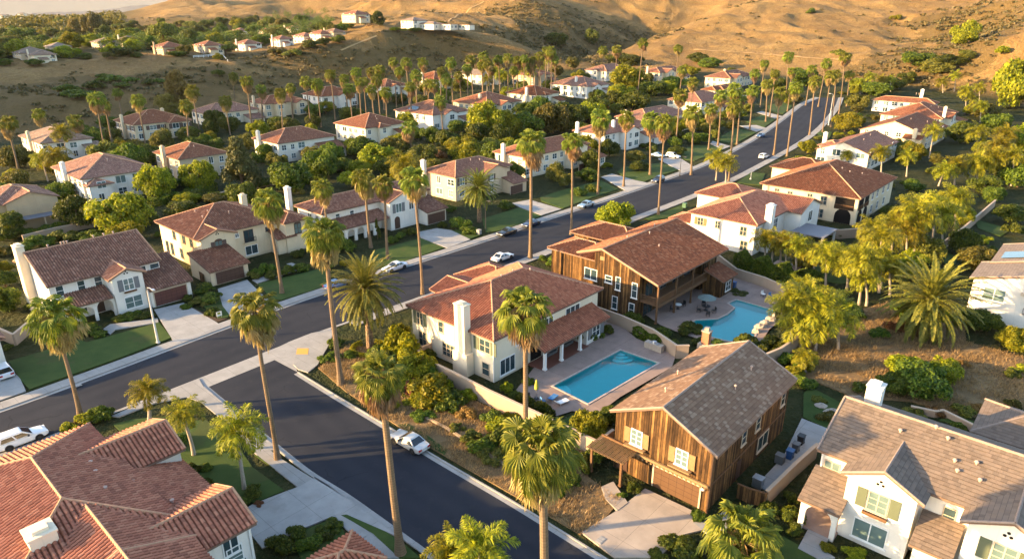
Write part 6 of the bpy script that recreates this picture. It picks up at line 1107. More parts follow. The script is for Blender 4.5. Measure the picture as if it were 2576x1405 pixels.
# low scrub on the hills: nobody could count it
rg=np.random.RandomState(8); nv=len(me_v) if 'me_v' in globals() else 0
S=scr.ravel(); X1,Y1,Z1=X.ravel(),Y.ravel(),Z.ravel(); R1=np.hypot(X1,Y1); fr=np.abs(np.degrees(np.arctan2(X1,Y1)))<42; ok=np.where((nbd(X1,Y1)>6)&(R1<1050)&fr&(R1>250))[0]
cell=(R1[ok]**2); wt=cell*(np.clip(S[ok]-.12,0,1)**1.4*1.+.012); wt/=wt.sum(); ch=rg.choice(ok,5200,p=wt); P=[];SZ=[]
for i in ch:
    r=rg.uniform(.6,1.9)*(1.25 if R1[i]>500 else 1.); m=16
    d=rg.normal(size=(m,3)); d/=np.linalg.norm(d,axis=1)[:,None]; d[:,2]=np.abs(d[:,2])*.75; jx,jy=rg.uniform(-2.5,2.5,2); P.append(np.array([X1[i]+jx,Y1[i]+jy,Z1[i]-.1])+d*r*np.array([1,1,.8])); SZ.append(np.full(m,r*.48))
p=np.concatenate(P); s=np.concatenate(SZ)[:,None]; m=len(p); nr=rg.normal(size=(m,3)); nr/=np.linalg.norm(nr,axis=1)[:,None]; a=np.cross(nr,rg.normal(size=(m,3))); a/=np.linalg.norm(a,axis=1)[:,None]; b=np.cross(nr,a)
M['scrub']=leafmat('chaparral_scrub',(.05,.048,.018),(.15,.10,.04),.2,.2); tag(link('scrub',npmesh('scrub',np.stack([p-a*s,p+b*s*.7,p+a*s,p-b*s*.7],1).reshape(-1,3),np.arange(4*m).reshape(-1,4),M['scrub'])),kind='stuff')
# the belt of garden trees behind the plateau's first houses: one far mass
rg=np.random.RandomState(14); P=[];SZ=[];k=0
while k<420:
    az=rg.uniform(-.69,-.24); r=rg.uniform(470,980); x,y=r*math.sin(az),r*math.cos(az); ad=math.degrees(az)
    if r<480+max(0,ad+24)*13 or r>620+max(0,ad+30)*22 or nbd(np.array([x]),np.array([y]))[0]<80: continue
    if any(m[0]-4<(x-h[0][0])*h[1][0]+(y-h[0][1])*h[1][1]<m[1]+3 and m[2]-9<(x-h[0][0])*h[2][0]+(y-h[0][1])*h[2][1]<m[3]+3 for h in HRECT for m in h[3]): continue
    k+=1; z=TZ(x,y); rr=rg.uniform(2.2,4.3); m=300; d=rg.normal(size=(m,3)); d/=np.linalg.norm(d,axis=1)[:,None]; lob=1+.25*np.sin(d[:,0]*5+k)*np.cos(d[:,1]*6+k*2); P.append(np.array([x,y,z+rr*.75])+d*(rr*lob*rg.uniform(.7,1.05,m))[:,None]*np.array([1,1,rg.uniform(.85,1.3)])); SZ.append(np.full(m,rr*.085)*rg.uniform(.6,1.5,m))
p=np.concatenate(P); s=np.concatenate(SZ)[:,None]; m=len(p); nr=rg.normal(size=(m,3)); nr/=np.linalg.norm(nr,axis=1)[:,None]; a=np.cross(nr,rg.normal(size=(m,3))); a/=np.linalg.norm(a,axis=1)[:,None]; b=np.cross(nr,a)
M['belt']=leafmat('garden_belt_leaves',(.025,.055,.008),(.15,.18,.02),.32,.0); tag(link('plateau_woods',npmesh('plateau_woods',np.stack([p-a*s,p+b*s*.7,p+a*s,p-b*s*.7],1).reshape(-1,3),np.arange(4*m).reshape(-1,4),M['belt'])),kind='stuff')
# far-off suburb woods in the haze at the left
ch=[];rg=np.random.RandomState(4)
for _ in range(3600):
    az=rg.uniform(-.72,-.47); r=rg.uniform(800,4300)**1.0; ch.append((r*math.sin(az)*1.05,r*math.cos(az)))
ch=np.array(ch); zz=T(ch[:,0],ch[:,1]); P=[];SZ=[]
for (x,y),z in zip(ch,zz):
    r=rg.uniform(3.5,7); m=40; d=rg.normal(size=(m,3)); d/=np.linalg.norm(d,axis=1)[:,None]; d[:,2]=np.abs(d[:,2]); P.append(np.array([x,y,z])+d*r*np.array([1,1,1.1])); SZ.append(np.full(m,r*.24))
p=np.concatenate(P); s=np.concatenate(SZ)[:,None]; m=len(p); nr=rg.normal(size=(m,3)); nr/=np.linalg.norm(nr,axis=1)[:,None]; a=np.cross(nr,rg.normal(size=(m,3))); a/=np.linalg.norm(a,axis=1)[:,None]; b=np.cross(nr,a)
tag(link('distant_woods',npmesh('distant_woods',np.stack([p-a*s,p+b*s*.7,p+a*s,p-b*s*.7],1).reshape(-1,3),np.arange(4*m).reshape(-1,4),M['leafo'])),kind='stuff')
# pale houses of the far suburb, too many and too small to count
mb=MB(); rg=random.Random(6)
for _ in range(170):
    az=rg.uniform(-.72,-.50); r=rg.uniform(1500,4200); x,y=r*math.sin(az),r*math.cos(az); z=TZ(x,y); w_,d_,h_=rg.uniform(9,17),rg.uniform(9,14),rg.uniform(5,8); mb.box(x-w_/2,x+w_/2,y-d_/2,y+d_/2,z-2,z+h_,0); P,_c=roof_polys(x-w_/2-.6,x+w_/2+.6,y-d_/2-.6,y+d_/2+.6,z+h_+.02,'hip',.4)
    for q in P: mb.poly(q,1)
tag(mb.build('distant_suburb',[M['ivory'],M['tanroof']]),kind='stuff')
# dry grass on the unwatered banks
rg=np.random.RandomState(31); P=[];banks=[p for n,p in SLABS if n in('slope_bank','bare_bank')]
for B in banks:
    B=np.array(B); k=0
    while k<13000:
        q=B.min(0)+rg.rand(400,2)*(B.max(0)-B.min(0)); q=q[inpoly(q[:,0],q[:,1],[tuple(v) for v in B])]; q=q[fbm(q[:,0]/3.5,q[:,1]/3.5,3)+rg.rand(len(q))*1.1-.55>-.05]; P.append(np.c_[q,np.full(len(q),.09)]); k+=len(q)
p=np.concatenate(P); n=len(p); V=[]
for j in range(3):
    a=rg.rand(n)*2*PI; h=(.12+.30*rg.rand(n)); d=np.c_[np.cos(a),np.sin(a),np.zeros(n)]; sdv=np.c_[-np.sin(a),np.cos(a),np.zeros(n)]*.022; tip=p+d*(h*.7)[:,None]+np.c_[np.zeros(n),np.zeros(n),h]; V.append(np.stack([p-sdv,p+sdv,tip+sdv*.3,tip-sdv*.3],1))
V=np.concatenate(V).reshape(-1,3); M['drygrass']=leafmat('dry_grass_blades',(.20,.13,.05),(.42,.30,.13),.3,.0); tag(link('dry_grass',npmesh('dry_grass',V,np.arange(len(V)).reshape(-1,4),M['drygrass'])),kind='stuff')
# ---------------------------------------------------------------- cars
M['tyre']=plain('tyre_rubber',(.018,.018,.018),.8,.2); M['rim']=plain('alloy_rim',(.45,.45,.46),.3,.5,.8); M['carglass']=NT('car_glass').fin((.012,.016,.02),.05,.8); M['lampw']=NT('headlight_glass').fin((.7,.7,.68),.1,.6); M['lampr']=NT('tail_light_glass').fin((.32,.01,.008),.15,.6); M['plate']=plain('number_plate',(.6,.6,.58),.5)
PT={n:paint(n+'_car_paint',c,m) for n,c,m in (('white',(.72,.72,.72),0),('silver',(.5,.49,.47),.35),('black',(.012,.012,.015),0),('navy',(.015,.025,.06),.2),('sky',(.22,.33,.42),.4),('blue',(.03,.10,.24),.3),('pearl',(.62,.63,.66),.2))}
def body_mesh(L,W_,st,hh):
    """st: stations (x, z_low, z_belt, half width factor, z_roof or None)"""
    V=[];Q=[]; n=len(st); sec=9
    for (x,zl,zb,wf,_) in st:
        w=W_/2*wf
        for (a,b) in ((-.86,0),(-1.,.22),(-1.,.62),(-.95,.9),(-.6,1.03),(0,1.07),(.6,1.03),(.95,.9),(1.,.62),(1.,.22),(.86,0)): V.append((x,a*w,zl+(zb-zl)*b))
    k=11
    for i in range(n-1):
        for j in range(k-1): a=i*k+j; Q.append((a,a+1,a+k+1,a+k))
    return V,Q,k,n
_cars={}
def car_parts(kind):
    if kind in _cars: return _cars[kind]
    suv=kind=='suv'; L=4.6 if suv else 4.75; W_=1.86 if suv else 1.82; zb=1.02 if suv else .92; zr=1.66 if suv else 1.43; h=L/2
    st=[(-h,.42,zb*.80,.80,0),(-h+.12,.28,zb*.93,.92,0),(-h+.55,.24,zb*.98,.99,0),(-h+1.2,.22,zb,1.,0),(0,.22,zb*.99,1.,0),(h-1.5,.22,zb*.97,1.,0),(h-.95,.23,zb*.92,.99,0),(h-.35,.26,zb*.84,.95,0),(h-.08,.32,zb*.72,.84,0),(h,.40,zb*.58,.74,0)]
    V,Q,k,n=body_mesh(L,W_,st,0); mb=MB()
    for q in Q: mb.poly([V[i] for i in q],0,None,True)
    mb.poly([V[i] for i in range(k)][::-1]); mb.poly([V[(n-1)*k+i] for i in range(k)])
    # cabin: belt ring to roof ring
    xb0,xb1=(-h+.12,h-1.35) if suv else (-h+.75,h-1.45); xr0,xr1=(-h+.45,h-2.25) if suv else (-h+1.45,h-2.35); wb,wr=W_/2*.93,W_/2*.70
    z0=zb*.97
    def ring(x0,x1,w,z,nseg=1): return [(x0,-w,z),(x1,-w,z),(x1,w,z),(x0,w,z)]
    A=ring(xb0,xb1,wb,z0); B=ring(xr0,xr1,wr,zr-.05); C=ring(xr0+.15,xr1-.15,wr*.72,zr)
    for i in range(4): j=(i+1)%4; mb.poly([A[i],A[j],B[j],B[i]]); mb.poly([B[i],B[j],C[j],C[i]],0,None,True)
    mb.poly(C); body=mb
    glass=[]
    def inset(P,f,o,g=(.0,.0)):
        P=[np.array(p) for p in P]; c=sum(P)/4; n_=np.cross(P[1]-P[0],P[3]-P[0]); n_/=np.linalg.norm(n_)
        if n_@(c-np.array([0,0,.9]))<0: n_=-n_
        return [c+(p-c)*np.array(f)+n_*o for p in P]
    names=[]
    for i,nm in ((1,'windscreen'),(3,'rear_window')):
        j=(i+1)%4; m=MB(); m.poly(inset([A[i],A[j],B[j],B[i]],(.88,.88,.84),.012)); names.append((nm,m.mesh(nm,M['carglass']),None))
    for i in (0,2):
        j=(i+1)%4; a,b,c,d=[np.array(v) for v in (A[i],A[j],B[j],B[i])]
        for t0,t1 in ((.06,.49),(.53,.93)):
            lo=lambda t:a+(b-a)*t; hi=lambda t:d+(c-d)*t; q=[lo(t0),lo(t1),hi(t1),hi(t0)]; m=MB(); m.poly(inset(q,(.97,1,.80),.012)); names.append(('side_window',m.mesh('side_window',M['carglass']),None))
    for s in (-1,1):
        m=MB(); m.box(h-.30,h-.035,s*W_*.33-.2,s*W_*.33+.2,zb*.60,zb*.74); names.append(('headlight',m.mesh('headlight',M['lampw']),None))
        m=MB(); m.box(-h-.01,-h+.14,s*W_*.32-.19,s*W_*.32+.19,zb*.66,zb*.86); names.append(('tail_light',m.mesh('tail_light',M['lampr']),None))
        m=MB(); m.box(xb1-.55,xb1-.38,s*(W_/2+.09)-.09,s*(W_/2+.09)+.09,zb*.98,zb*1.12); names.append(('wing_mirror',m.mesh('wing_mirror',M['black']),None))
    m=MB(); m.box(-h-.02,-h+.05,-.26,.26,zb*.52,zb*.66); names.append(('number_plate',m.mesh('number_plate',M['plate']),None))
    m=MB(); m.box(h-.06,h+.01,-.45,.45,.38,.5); names.append(('grille',m.mesh('grille',M['black']),None))
    wm=MB(); wm.lathe([(.18,-.11),(.33,-.11),(.345,-.06),(.345,.06),(.33,.11),(.18,.11)],20); tm=wm.mesh('tyre',M['tyre']); rm=MB(); rm.lathe([(0,.085),(.06,.1),(.2,.09),(.215,.1)],16); rm.lathe([(.215,-.1),(.2,-.09),(0,-.085)],16)
    for i in range(5):
        a=2*PI*i/5; rm.box(-.02,.02,-.02,.02,.08,.105)
    rmm=rm.mesh('rim',M['rim']); wells=[(h-.95,1),(h-.95,-1),(-h+.95,1),(-h+.95,-1)]
    am=MB()
    for x,s in wells: am.lathe([(0,-.02),(.41,-.02),(.41,.02),(0,.02)],18)
    aw=MB(); aw.lathe([(0,.012),(.40,.012),(.40,-.05)],20); arch=aw.mesh('wheel_arch',M['black'])
    _cars[kind]=(body,names,tm,rmm,wells,W_,arch); return _cars[kind]
_bm={}
def car(px,py,head,colour,label,kind='sedan',dz=.02,group='cars parked along the street'):
    b=at(px,py); a=math.atan2(head[1],head[0]); o=empty('parked_car',(b[0],b[1],bz(b)+dz),a,label,'car',group); body,names,tm,rm,wells,W_,arch=car_parts(kind)
    kk=(kind,colour)
    if kk not in _bm: _bm[kk]=body.mesh('body',PT[colour])
    bo=link('body',_bm[kk],o)
    for nm,me,_ in names: link(nm,me,o)
    for x,s in wells:
        w=link('wheel',tm,o,(x,s*(W_/2-.10),.345),(PI/2*-s,0,0)); link('rim',rm,w); link('wheel_arch',arch,o,(x,s*(W_/2-.005),.36),(PI/2*-s,0,0))
UU=tuple(U); mU=tuple(-U); WW=tuple(W); mW=tuple(-W)
car(1030,1120,tuple(sl[18]-sl[19]),'silver','silver sedan parked on the side road beside the dry bank')
car(58,1112,UU,'white','white crossover parked behind the red roof maze at lower left','suv'); car(8,942,mW,'pearl','silver-blue car on the driveway at the left edge of frame','suv')
car(994,678,mU,'pearl','white sedan parked by the lawn of the arcaded white house'); car(1264,653,UU,'white','white car parked on the near kerb behind the poolside house'); car(1275,590,mU,'black','black sedan by the date palm lawn, nearer of two dark cars'); car(1336,568,mU,'navy','dark navy sedan parked ahead of the black sedan'); car(1474,520,mU,'sky','pale blue sedan parked alone on the far kerb'); car(1655,458,mU,'navy','dark blue car beside the trio of roadside palms','suv'); car(1693,398,WW,'white','white hatchback standing on the driveway behind roadside palms','suv',.16); car(1655,396,WW,'sky','pale blue car on the driveway beside the white hatchback','sedan',.16); car(1913,345,mU,'blue','blue-green car parked near the top of the road'); car(1921,398,UU,'white','white car on the near kerb high up the road','suv'); car(850,722,UU,'blue','blue car half hidden behind the corner date palm')
# ---------------------------------------------------------------- street lamps
def lamp(bx,by,ty,label,arm=1.9,dirv=None,mat='post',th=1.):
    b=at(bx,by); h=3.
    while proj((b[0],b[1],b[2]+h))[1]>ty and h<12: h+=.1
    dv=np.array(dirv if dirv is not None else W); dv=dv/np.hypot(*dv); o=empty('street_lamp',b,0,label,'street lamp','street lamps along the roads'); mb=MB(); mb.tube([(0,0,-.1),(0,0,h*.5),(0,0,h-.5)],[.17*th,.13*th,.09*th],10); mb.lathe([(.3*th,0),(.3*th,.12),(.18*th,.3)],10); mb.build('pole',M[mat],o)
    mb=MB(); mb.tube([(0,0,h-.55),(dv[0]*.15,dv[1]*.15,h-.1),(dv[0]*.8,dv[1]*.8,h+.1),(dv[0]*arm,dv[1]*arm,h+.12)],.05*th,7); mb.build('arm',M['metal' if mat=='post' else mat],o)
    a=math.atan2(dv[1],dv[0]); mb=MB(); mb.box(-.1,.62,-.16,.16,-.05,.1); mb.box(.02,.55,-.12,.12,-.09,-.05); mb.build('lamp_head',M['metal' if mat=='post' else mat],o,(dv[0]*arm,dv[1]*arm,h+.12),(0,0,a))
lamp(398,862,722,'pale concrete street lamp on the lawn of the arched-porch house'); lamp(1222,578,505,'dark slim street lamp on the date palm lawn',1.,None,'black',.6); lamp(1888,452,436,'small street lamp on the near lawn beside the arched-balcony house',.8); lamp(2084,315,225,'slim street lamp among the roadside palms near the road top',1.2,-W); lamp(1710,442,395,'dark street lamp by the driveway of the white hatchback',1.,None,'black',.6)
# ---------------------------------------------------------------- garden walls and fences
def gwall(pts,h,label,mat='gwall',th=.25,name='garden_wall',cat='wall',cap=True):
    P=[at(*p)[:2] for p in pts]; c=P[0]; o=empty(name,(c[0],c[1],bz(c)),0,label,cat); mb=MB(); mc=MB()
    for i in range(len(P)-1):
        a,b=P[i]-c,P[i+1]-c; d=(b-a)/np.hypot(*(b-a)); n=np.array([-d[1],d[0]])*th/2; L=np.hypot(*(b-a)); q=[a-n,b-n,b+n,a+n]; za,zb=bz(P[i])-bz(c),bz(P[i+1])-bz(c)
        for s,e in ((q[0],q[1]),(q[1],q[2]),(q[2],q[3]),(q[3],q[0])): l=np.hypot(*(e-s)); mb.poly([(*s,-.4),(*e,-.4),(*e,h+max(za,zb)),(*s,h+max(za,zb))],0,[(0,0),(l,0),(l,h),(0,h)])
        n=n*1.35; q=[a-n-d*.06,b-n+d*.06,b+n+d*.06,a+n-d*.06]; mc.prism([tuple(v) for v in q],h+max(za,zb)+.003*(i%2),h+.11+max(za,zb)+.003*(i%2))
    mb.build('wall_face',M[mat],o)
    if cap: mc.build('wall_cap',M['wallcap' if mat!='fence' else 'beam'],o)
gwall([(1047,905),(1068,935),(1140,970),(1230,1018),(1330,1066),(1425,1112),(1500,1150),(1540,1120)],1.9,'tan garden wall curving along the dry bank below the poolside house'); gwall([(1047,905),(1110,880),(1180,935)],1.5,'short tan courtyard wall beside the wall chimney')
gwall([(1500,800),(1560,822),(1640,858),(1700,900),(1730,900)],1.8,'tan block wall between the two swimming pools'); gwall([(1800,660),(1850,700),(1920,722),(2000,758),(2060,800)],1.7,'tan wall under the clipped hedge beyond the curved pool'); gwall([(1900,930),(1960,905),(2010,870)],1.7,'tan wall at the far end of the plank house garden')
gwall([(2020,592),(2110,600),(2220,592),(2290,560)],1.8,'garden wall behind the patio cover'); gwall([(2290,690),(2340,650),(2420,590),(2500,520)],1.6,'long wall climbing behind the feather palm grove'); gwall([(2050,1150),(1995,1200),(1925,1270)],1.6,'tan side wall between garage house and twin-gabled house')
gwall([(1925,1275),(1880,1262),(1852,1250)],1.5,'dark plank gate closing the side yard of the garage house','fence',.1,'fence','fence'); gwall([(2290,1035),(2350,1048),(2370,1045),(2460,1090)],.7,'low stepped retaining wall on the right bank'); gwall([(1045,1040),(1120,1078),(1200,1130),(1300,1190),(1350,1230)],.35,'low kerb wall along the foot of the dry bank','wallcap',.2,cap=False)
gwall([(490,640),(500,700),(515,712)],1.5,'brown timber gate beside the shuttered-arch house','fence',.1,'fence','fence'); gwall([(0,850),(40,868),(75,838)],1.6,'grey garden wall left of the arched-porch house'); gwall([(60,610),(140,590),(230,572),(330,540)],1.4,'long wall below the awning tan house'); gwall([(540,945-440),(620,480),(700,462)],1.5,'wall behind the shuttered-arch house garden')
gwall([(335,146),(440,146),(560,140),(575,158)],1.2,'white fence along the canyon plateau rim','trim',.15,'fence','fence',False) if False else None
g0,g1,g2=[ground(*p) for p in ((487,146),(560,141),(574,157))]; o=empty('fence',g0,0,'white rail fence along the canyon plateau rim','fence')
mb=MB()
for a,b in ((g0,g1),(g1,g2)):
    a=a-g0;b=b-g0
    for z in (.5,1.1): mb.tube([a+(0,0,z),b+(0,0,z)],.12,5)
mb.build('rail',M['trim'],o)
for i in range(7): q=(g1-g0)*i/6; mb=MB(); mb.box(q[0]-.09,q[0]+.09,q[1]-.09,q[1]+.09,q[2]-.2,q[2]+1.25); mb.build('fence_post',M['trim'],o)
# ---------------------------------------------------------------- garden things
def lounger(px,py,rz,label,cush='trim'):
    b=at(px,py); o=empty('sun_lounger',(b[0],b[1],.135),rz,label,'sun lounger','loungers by the rectangular pool'); mb=MB(); mb.box(-.35,.35,-.95,.4,.28,.34); mb.build('seat',M[cush],o); mb=MB(); mb.poly([(-.35,.4,.31),(.35,.4,.31),(.35,.95,.72),(-.35,.95,.72)]); mb.poly([(-.35,.95,.66),(.35,.95,.66),(.35,.4,.25),(-.35,.4,.25)]); mb.build('backrest',M[cush],o)
    for x in (-.3,.3):
        for y in (-.85,.35): mb=MB(); mb.box(x-.03,x+.03,y-.03,y+.03,0,.28); mb.build('leg',M['metal'],o)
M['blue_cloth']=plain('blue_cushion',(.05,.16,.34),.8); M['gcloth']=plain('grey_green_canvas',(.11,.15,.145),.85); M['ycloth']=plain('yellow_green_canvas',(.30,.29,.04),.85); M['brick']=plain('outdoor_brick',(.30,.14,.08),.9,.1,0,.45,8.); M['stone']=plain('pale_rock',(.36,.30,.24),.9,.1,0,.3,2.); M['binblue']=plain('blue_bin_plastic',(.02,.08,.22),.5); M['bingrey']=plain('grey_bin_plastic',(.10,.10,.10),.5); M['grn']=plain('utility_green_paint',(.05,.12,.07),.6)
lounger(1412,1018,2.2,'white lounger nearest the pool corner'); lounger(1388,1008,2.5,'blue-cushioned lounger beside the folded parasol','blue_cloth')
def parasol(px,py,open_,mat,label):
    b=at(px,py); o=empty('parasol',(b[0],b[1],.135),0,label,'parasol'); mb=MB(); mb.tube([(0,0,0),(0,0,2.5)],.035,6); mb.build('pole',M['metal'],o); mb=MB(); mb.lathe([(0,.1),(.32,.08),(.34,0)],10); mb.build('base',M['black'],o); mb=MB()
    if open_:
        mb.lathe([(1.45,2.05),(.7,2.38),(0,2.62)],8,0,sm=False); mb.lathe([(0,2.56),(.7,2.33),(1.43,2.02)],8,0,sm=False)
    else: mb.lathe([(.08,1.2),(.26,1.35),(.22,1.9),(.1,2.5),(0,2.6)],9)
    mb.build('canopy',M[mat],o)
parasol(1349,1005,False,'ycloth','folded yellow-green parasol beside the loungers'); parasol(1775,782,True,'gcloth','open grey-green parasol over the plank house patio table')
def table(px,py,r,label,m='black'):
    b=at(px,py); o=empty('patio_table',(b[0],b[1],.135),0,label,'table'); mb=MB(); mb.lathe([(0,.74),(r,.74),(r,.69),(0,.69)],16,sm=False); mb.build('table_top',M[m],o); mb=MB(); mb.lathe([(.3,0),(.06,.1),(.06,.69)],8); mb.build('pedestal',M['black'],o)
table(1775,782,.65,'round patio table under the grey-green parasol'); table(1705,778,.55,'small white table under the plank house balcony','trim')
def chair(px,py,rz,m,label,grp='patio chairs'):
    b=at(px,py); o=empty('patio_chair',(b[0],b[1],.135),rz,label,'chair',grp); mb=MB(); mb.box(-.27,.27,-.27,.27,.4,.47); mb.build('seat',M[m],o); mb=MB(); mb.box(-.27,.27,.22,.28,.47,.95); mb.build('backrest',M[m],o)
    for x in (-.24,.24):
        for y in (-.24,.24): mb=MB(); mb.box(x-.025,x+.025,y-.025,y+.025,0,.4); mb.build('leg',M['black'],o)
chair(1919,747,.5,'trim','white patio chair, left of three by the hedge wall'); chair(1938,752,.5,'blue_cloth','blue patio chair, middle of three by the hedge wall'); chair(1960,759,.5,'trim','white patio chair, right of three by the hedge wall')
chair(1757,786,1.2,'black','dark patio chair left of the parasol table'); chair(1795,788,-1.5,'black','dark patio chair right of the parasol table'); chair(1780,797,3.,'black','dark patio chair before the parasol table'); chair(1770,770,0,'black','dark patio chair behind the parasol table')
chair(1690,785,1.,'black','dark chair under the balcony, left'); chair(1718,772,-1.,'black','dark chair under the balcony, right'); chair(1330,1010,.5,'black','dark chair beside the folded parasol'); chair(1366,1018,2.,'blue_cloth','blue chair between parasol and white lounger')
def sofa(px,py,rz,label):
    b=at(px,py); o=empty('sofa',(b[0],b[1],.15),rz,label,'sofa'); mb=MB(); mb.box(-1.,1.,-.4,.4,.1,.45); mb.build('seat',M['bingrey'],o); mb=MB(); mb.box(-1.,1.,.28,.45,.45,.9); mb.build('backrest',M['bingrey'],o)
    for s in (-1,1): mb=MB(); mb.box(s*.95-.1,s*.95+.1,-.4,.3,.45,.68); mb.build('armrest',M['bingrey'],o)
sofa(1385,893,ROT+PI/2,'dark outdoor sofa under the tiled porch, left'); sofa(1425,870,ROT+PI/2,'dark outdoor sofa under the tiled porch, right')
b=at(1645,880); o=empty('barbecue_island',(b[0],b[1],.13),ROT,'stone barbecue island with steel grill beside the block wall','barbecue'); mb=MB(); mb.box(-1.3,1.3,-.45,.45,0,.9); mb.build('counter',M['stone'],o); mb=MB(); mb.box(-.6,.6,-.35,.35,.9,1.0); mb.build('grill',M['metal'],o)
mb=MB(); mb.lathe([(.36,0),(.3,.2),(0,.32)],10,0,(0,0)); mb.build('grill_hood',M['metal'],o,(0,0,1.))
b=at(1772,893); o=empty('outdoor_fireplace',(b[0],b[1],.1),ROT,'brick outdoor fireplace chimney behind the garage house roof','fireplace'); mb=MB(); mb.box(-.9,.9,-.55,.55,0,1.6); mb.build('hearth',M['stone'],o); mb=MB(); mb.box(-.5,.5,-.4,.4,1.6,3.4); mb.build('chimney',M['brick'],o); mb=MB(); mb.box(-.6,.6,-.5,.5,3.4,3.55); mb.box(-.3,.3,-.25,.25,3.55,4.); mb.build('chimney_cap',M['stone'],o)
def rock(px,py,r,h,label,grp=None):
    b=at(px,py); rg=np.random.RandomState(int(px)); V=[];n=9;m=5
    for j in range(m+1):
        for i in range(n):
            a=2*PI*i/n; t=j/m; rr=r*math.cos(t*1.45)*(1+rg.uniform(-.2,.2)); V.append((rr*math.cos(a),rr*math.sin(a)*.8,h*math.sin(t*1.5)*(1+rg.uniform(-.08,.08))-.1))
    Q=[(j*n+i,j*n+(i+1)%n,(j+1)*n+(i+1)%n,(j+1)*n+i) for j in range(m) for i in range(n)]; tag(link('boulder',npmesh('boulder',V,Q,M['stone']),None,b),label,'rock',grp)
for i,(x,y,r) in enumerate([(1912,824,.9),(1925,815,.8),(1940,806,1.),(1950,798,.8),(1902,836,.7)]): rock(x,y,r,.8,['flat pale boulder at the pool waterfall, second from left','pale boulder at the middle of the pool waterfall','large pale boulder right of the pool waterfall middle','pale boulder at the right end of the pool waterfall','small pale boulder at the left end of the pool waterfall'][i],'boulders edging the curved pool')
rock(2095,1040,1.,.7,'pale boulder on the lower bare bank'); rock(2065,1022,.8,.5,'flat tan rock on the bare bank beside the garage house')
def bin_(px,py,m,label):
    b=at(px,py); o=empty('wheelie_bin',(b[0],b[1],.14),ROT,label,'bin','bins beside the garage house'); mb=MB(); mb.poly([(-.26,-.3,.05),(.26,-.3,.05),(.32,-.38,1.),(-.32,-.38,1.)]); mb.poly([(.26,-.3,.05),(.26,.3,.05),(.32,.34,1.),(.32,-.38,1.)]); mb.poly([(.26,.3,.05),(-.26,.3,.05),(-.32,.34,1.),(.32,.34,1.)]); mb.poly([(-.26,.3,.05),(-.26,-.3,.05),(-.32,-.38,1.),(-.32,.34,1.)]); mb.build('bin_body',M[m],o); mb=MB(); mb.box(-.35,.35,-.42,.36,1.,1.08); mb.build('lid',M[m],o)
    for x in (-.25,.25): mb=MB(); mb.lathe([(0,-.04),(.12,-.04),(.12,.04),(0,.04)],10); mb.build('wheel',M['black'],o,(x,.33,.12),(0,PI/2,0))
bin_(1985,1155,'binblue','blue wheelie bin against the wooden side wall'); bin_(2000,1138,'bingrey','grey wheelie bin behind the blue one'); bin_(2013,1118,'black','black wheelie bin farthest along the side path'); bin_(1845,725,'binblue','dark blue bin at the end of the plank house patio')
def cover_plate(px,py,label):
    b=at(px,py); mb=MB(); mb.box(-.45,.45,-.3,.3,0,.06); mb.box(-.38,.38,-.23,.23,.06,.075); tag(mb.build('utility_cover',M['kerb'],None,(b[0],b[1],.12),(0,0,ROT+PI/2)),label,'utility cover')
cover_plate(1511,1361,'pale utility cover in the verge by the garage drive'); cover_plate(906,1352,'pale utility cover in the verge before the road palm'); cover_plate(195,972,'pale utility cover at the lawn edge on the left')
b=at(553,800); o=empty('yard_sign',(b[0],b[1],.13),ROT+PI/2,'small white and yellow yard sign in the planting between two drives','sign'); mb=MB(); mb.prism([(-.4,-.02),(.4,-.02),(.4,.02),(-.4,.02)],.25,.95); mb.build('board',M['trim'],o); mb=MB(); mb.prism([(-.26,-.03),(.2,-.03),(.2,.03),(-.26,.03)],.5,.85); mb.build('emblem',M['ycloth'],o)
for x in (-.3,.3): mb=MB(); mb.box(x-.02,x+.02,-.015,.015,-.1,.25); mb.build('leg',M['metal'],o)
def ubox(px,py,m,s,label):
    b=at(px,py); o=empty('utility_box',(b[0],b[1],.13),ROT,label,'utility box'); mb=MB(); mb.box(-.4*s,.4*s,-.35*s,.35*s,0,.9*s); mb.build('cabinet',M[m],o); mb=MB(); mb.box(-.44*s,.44*s,-.39*s,.39*s,.9*s,.97*s); mb.build('lid',M[m],o)
ubox(1205,590,'kerb',1.,'grey utility box on the date palm lawn'); ubox(1722,523,'grn',1.1,'green utility box beside the patio-cover house roof'); ubox(1960,1165,'bingrey',1.,'grey air conditioner beside the garage house'); ubox(1905,1225,'metal',1.1,'metal unit behind the plank gate of the garage house')
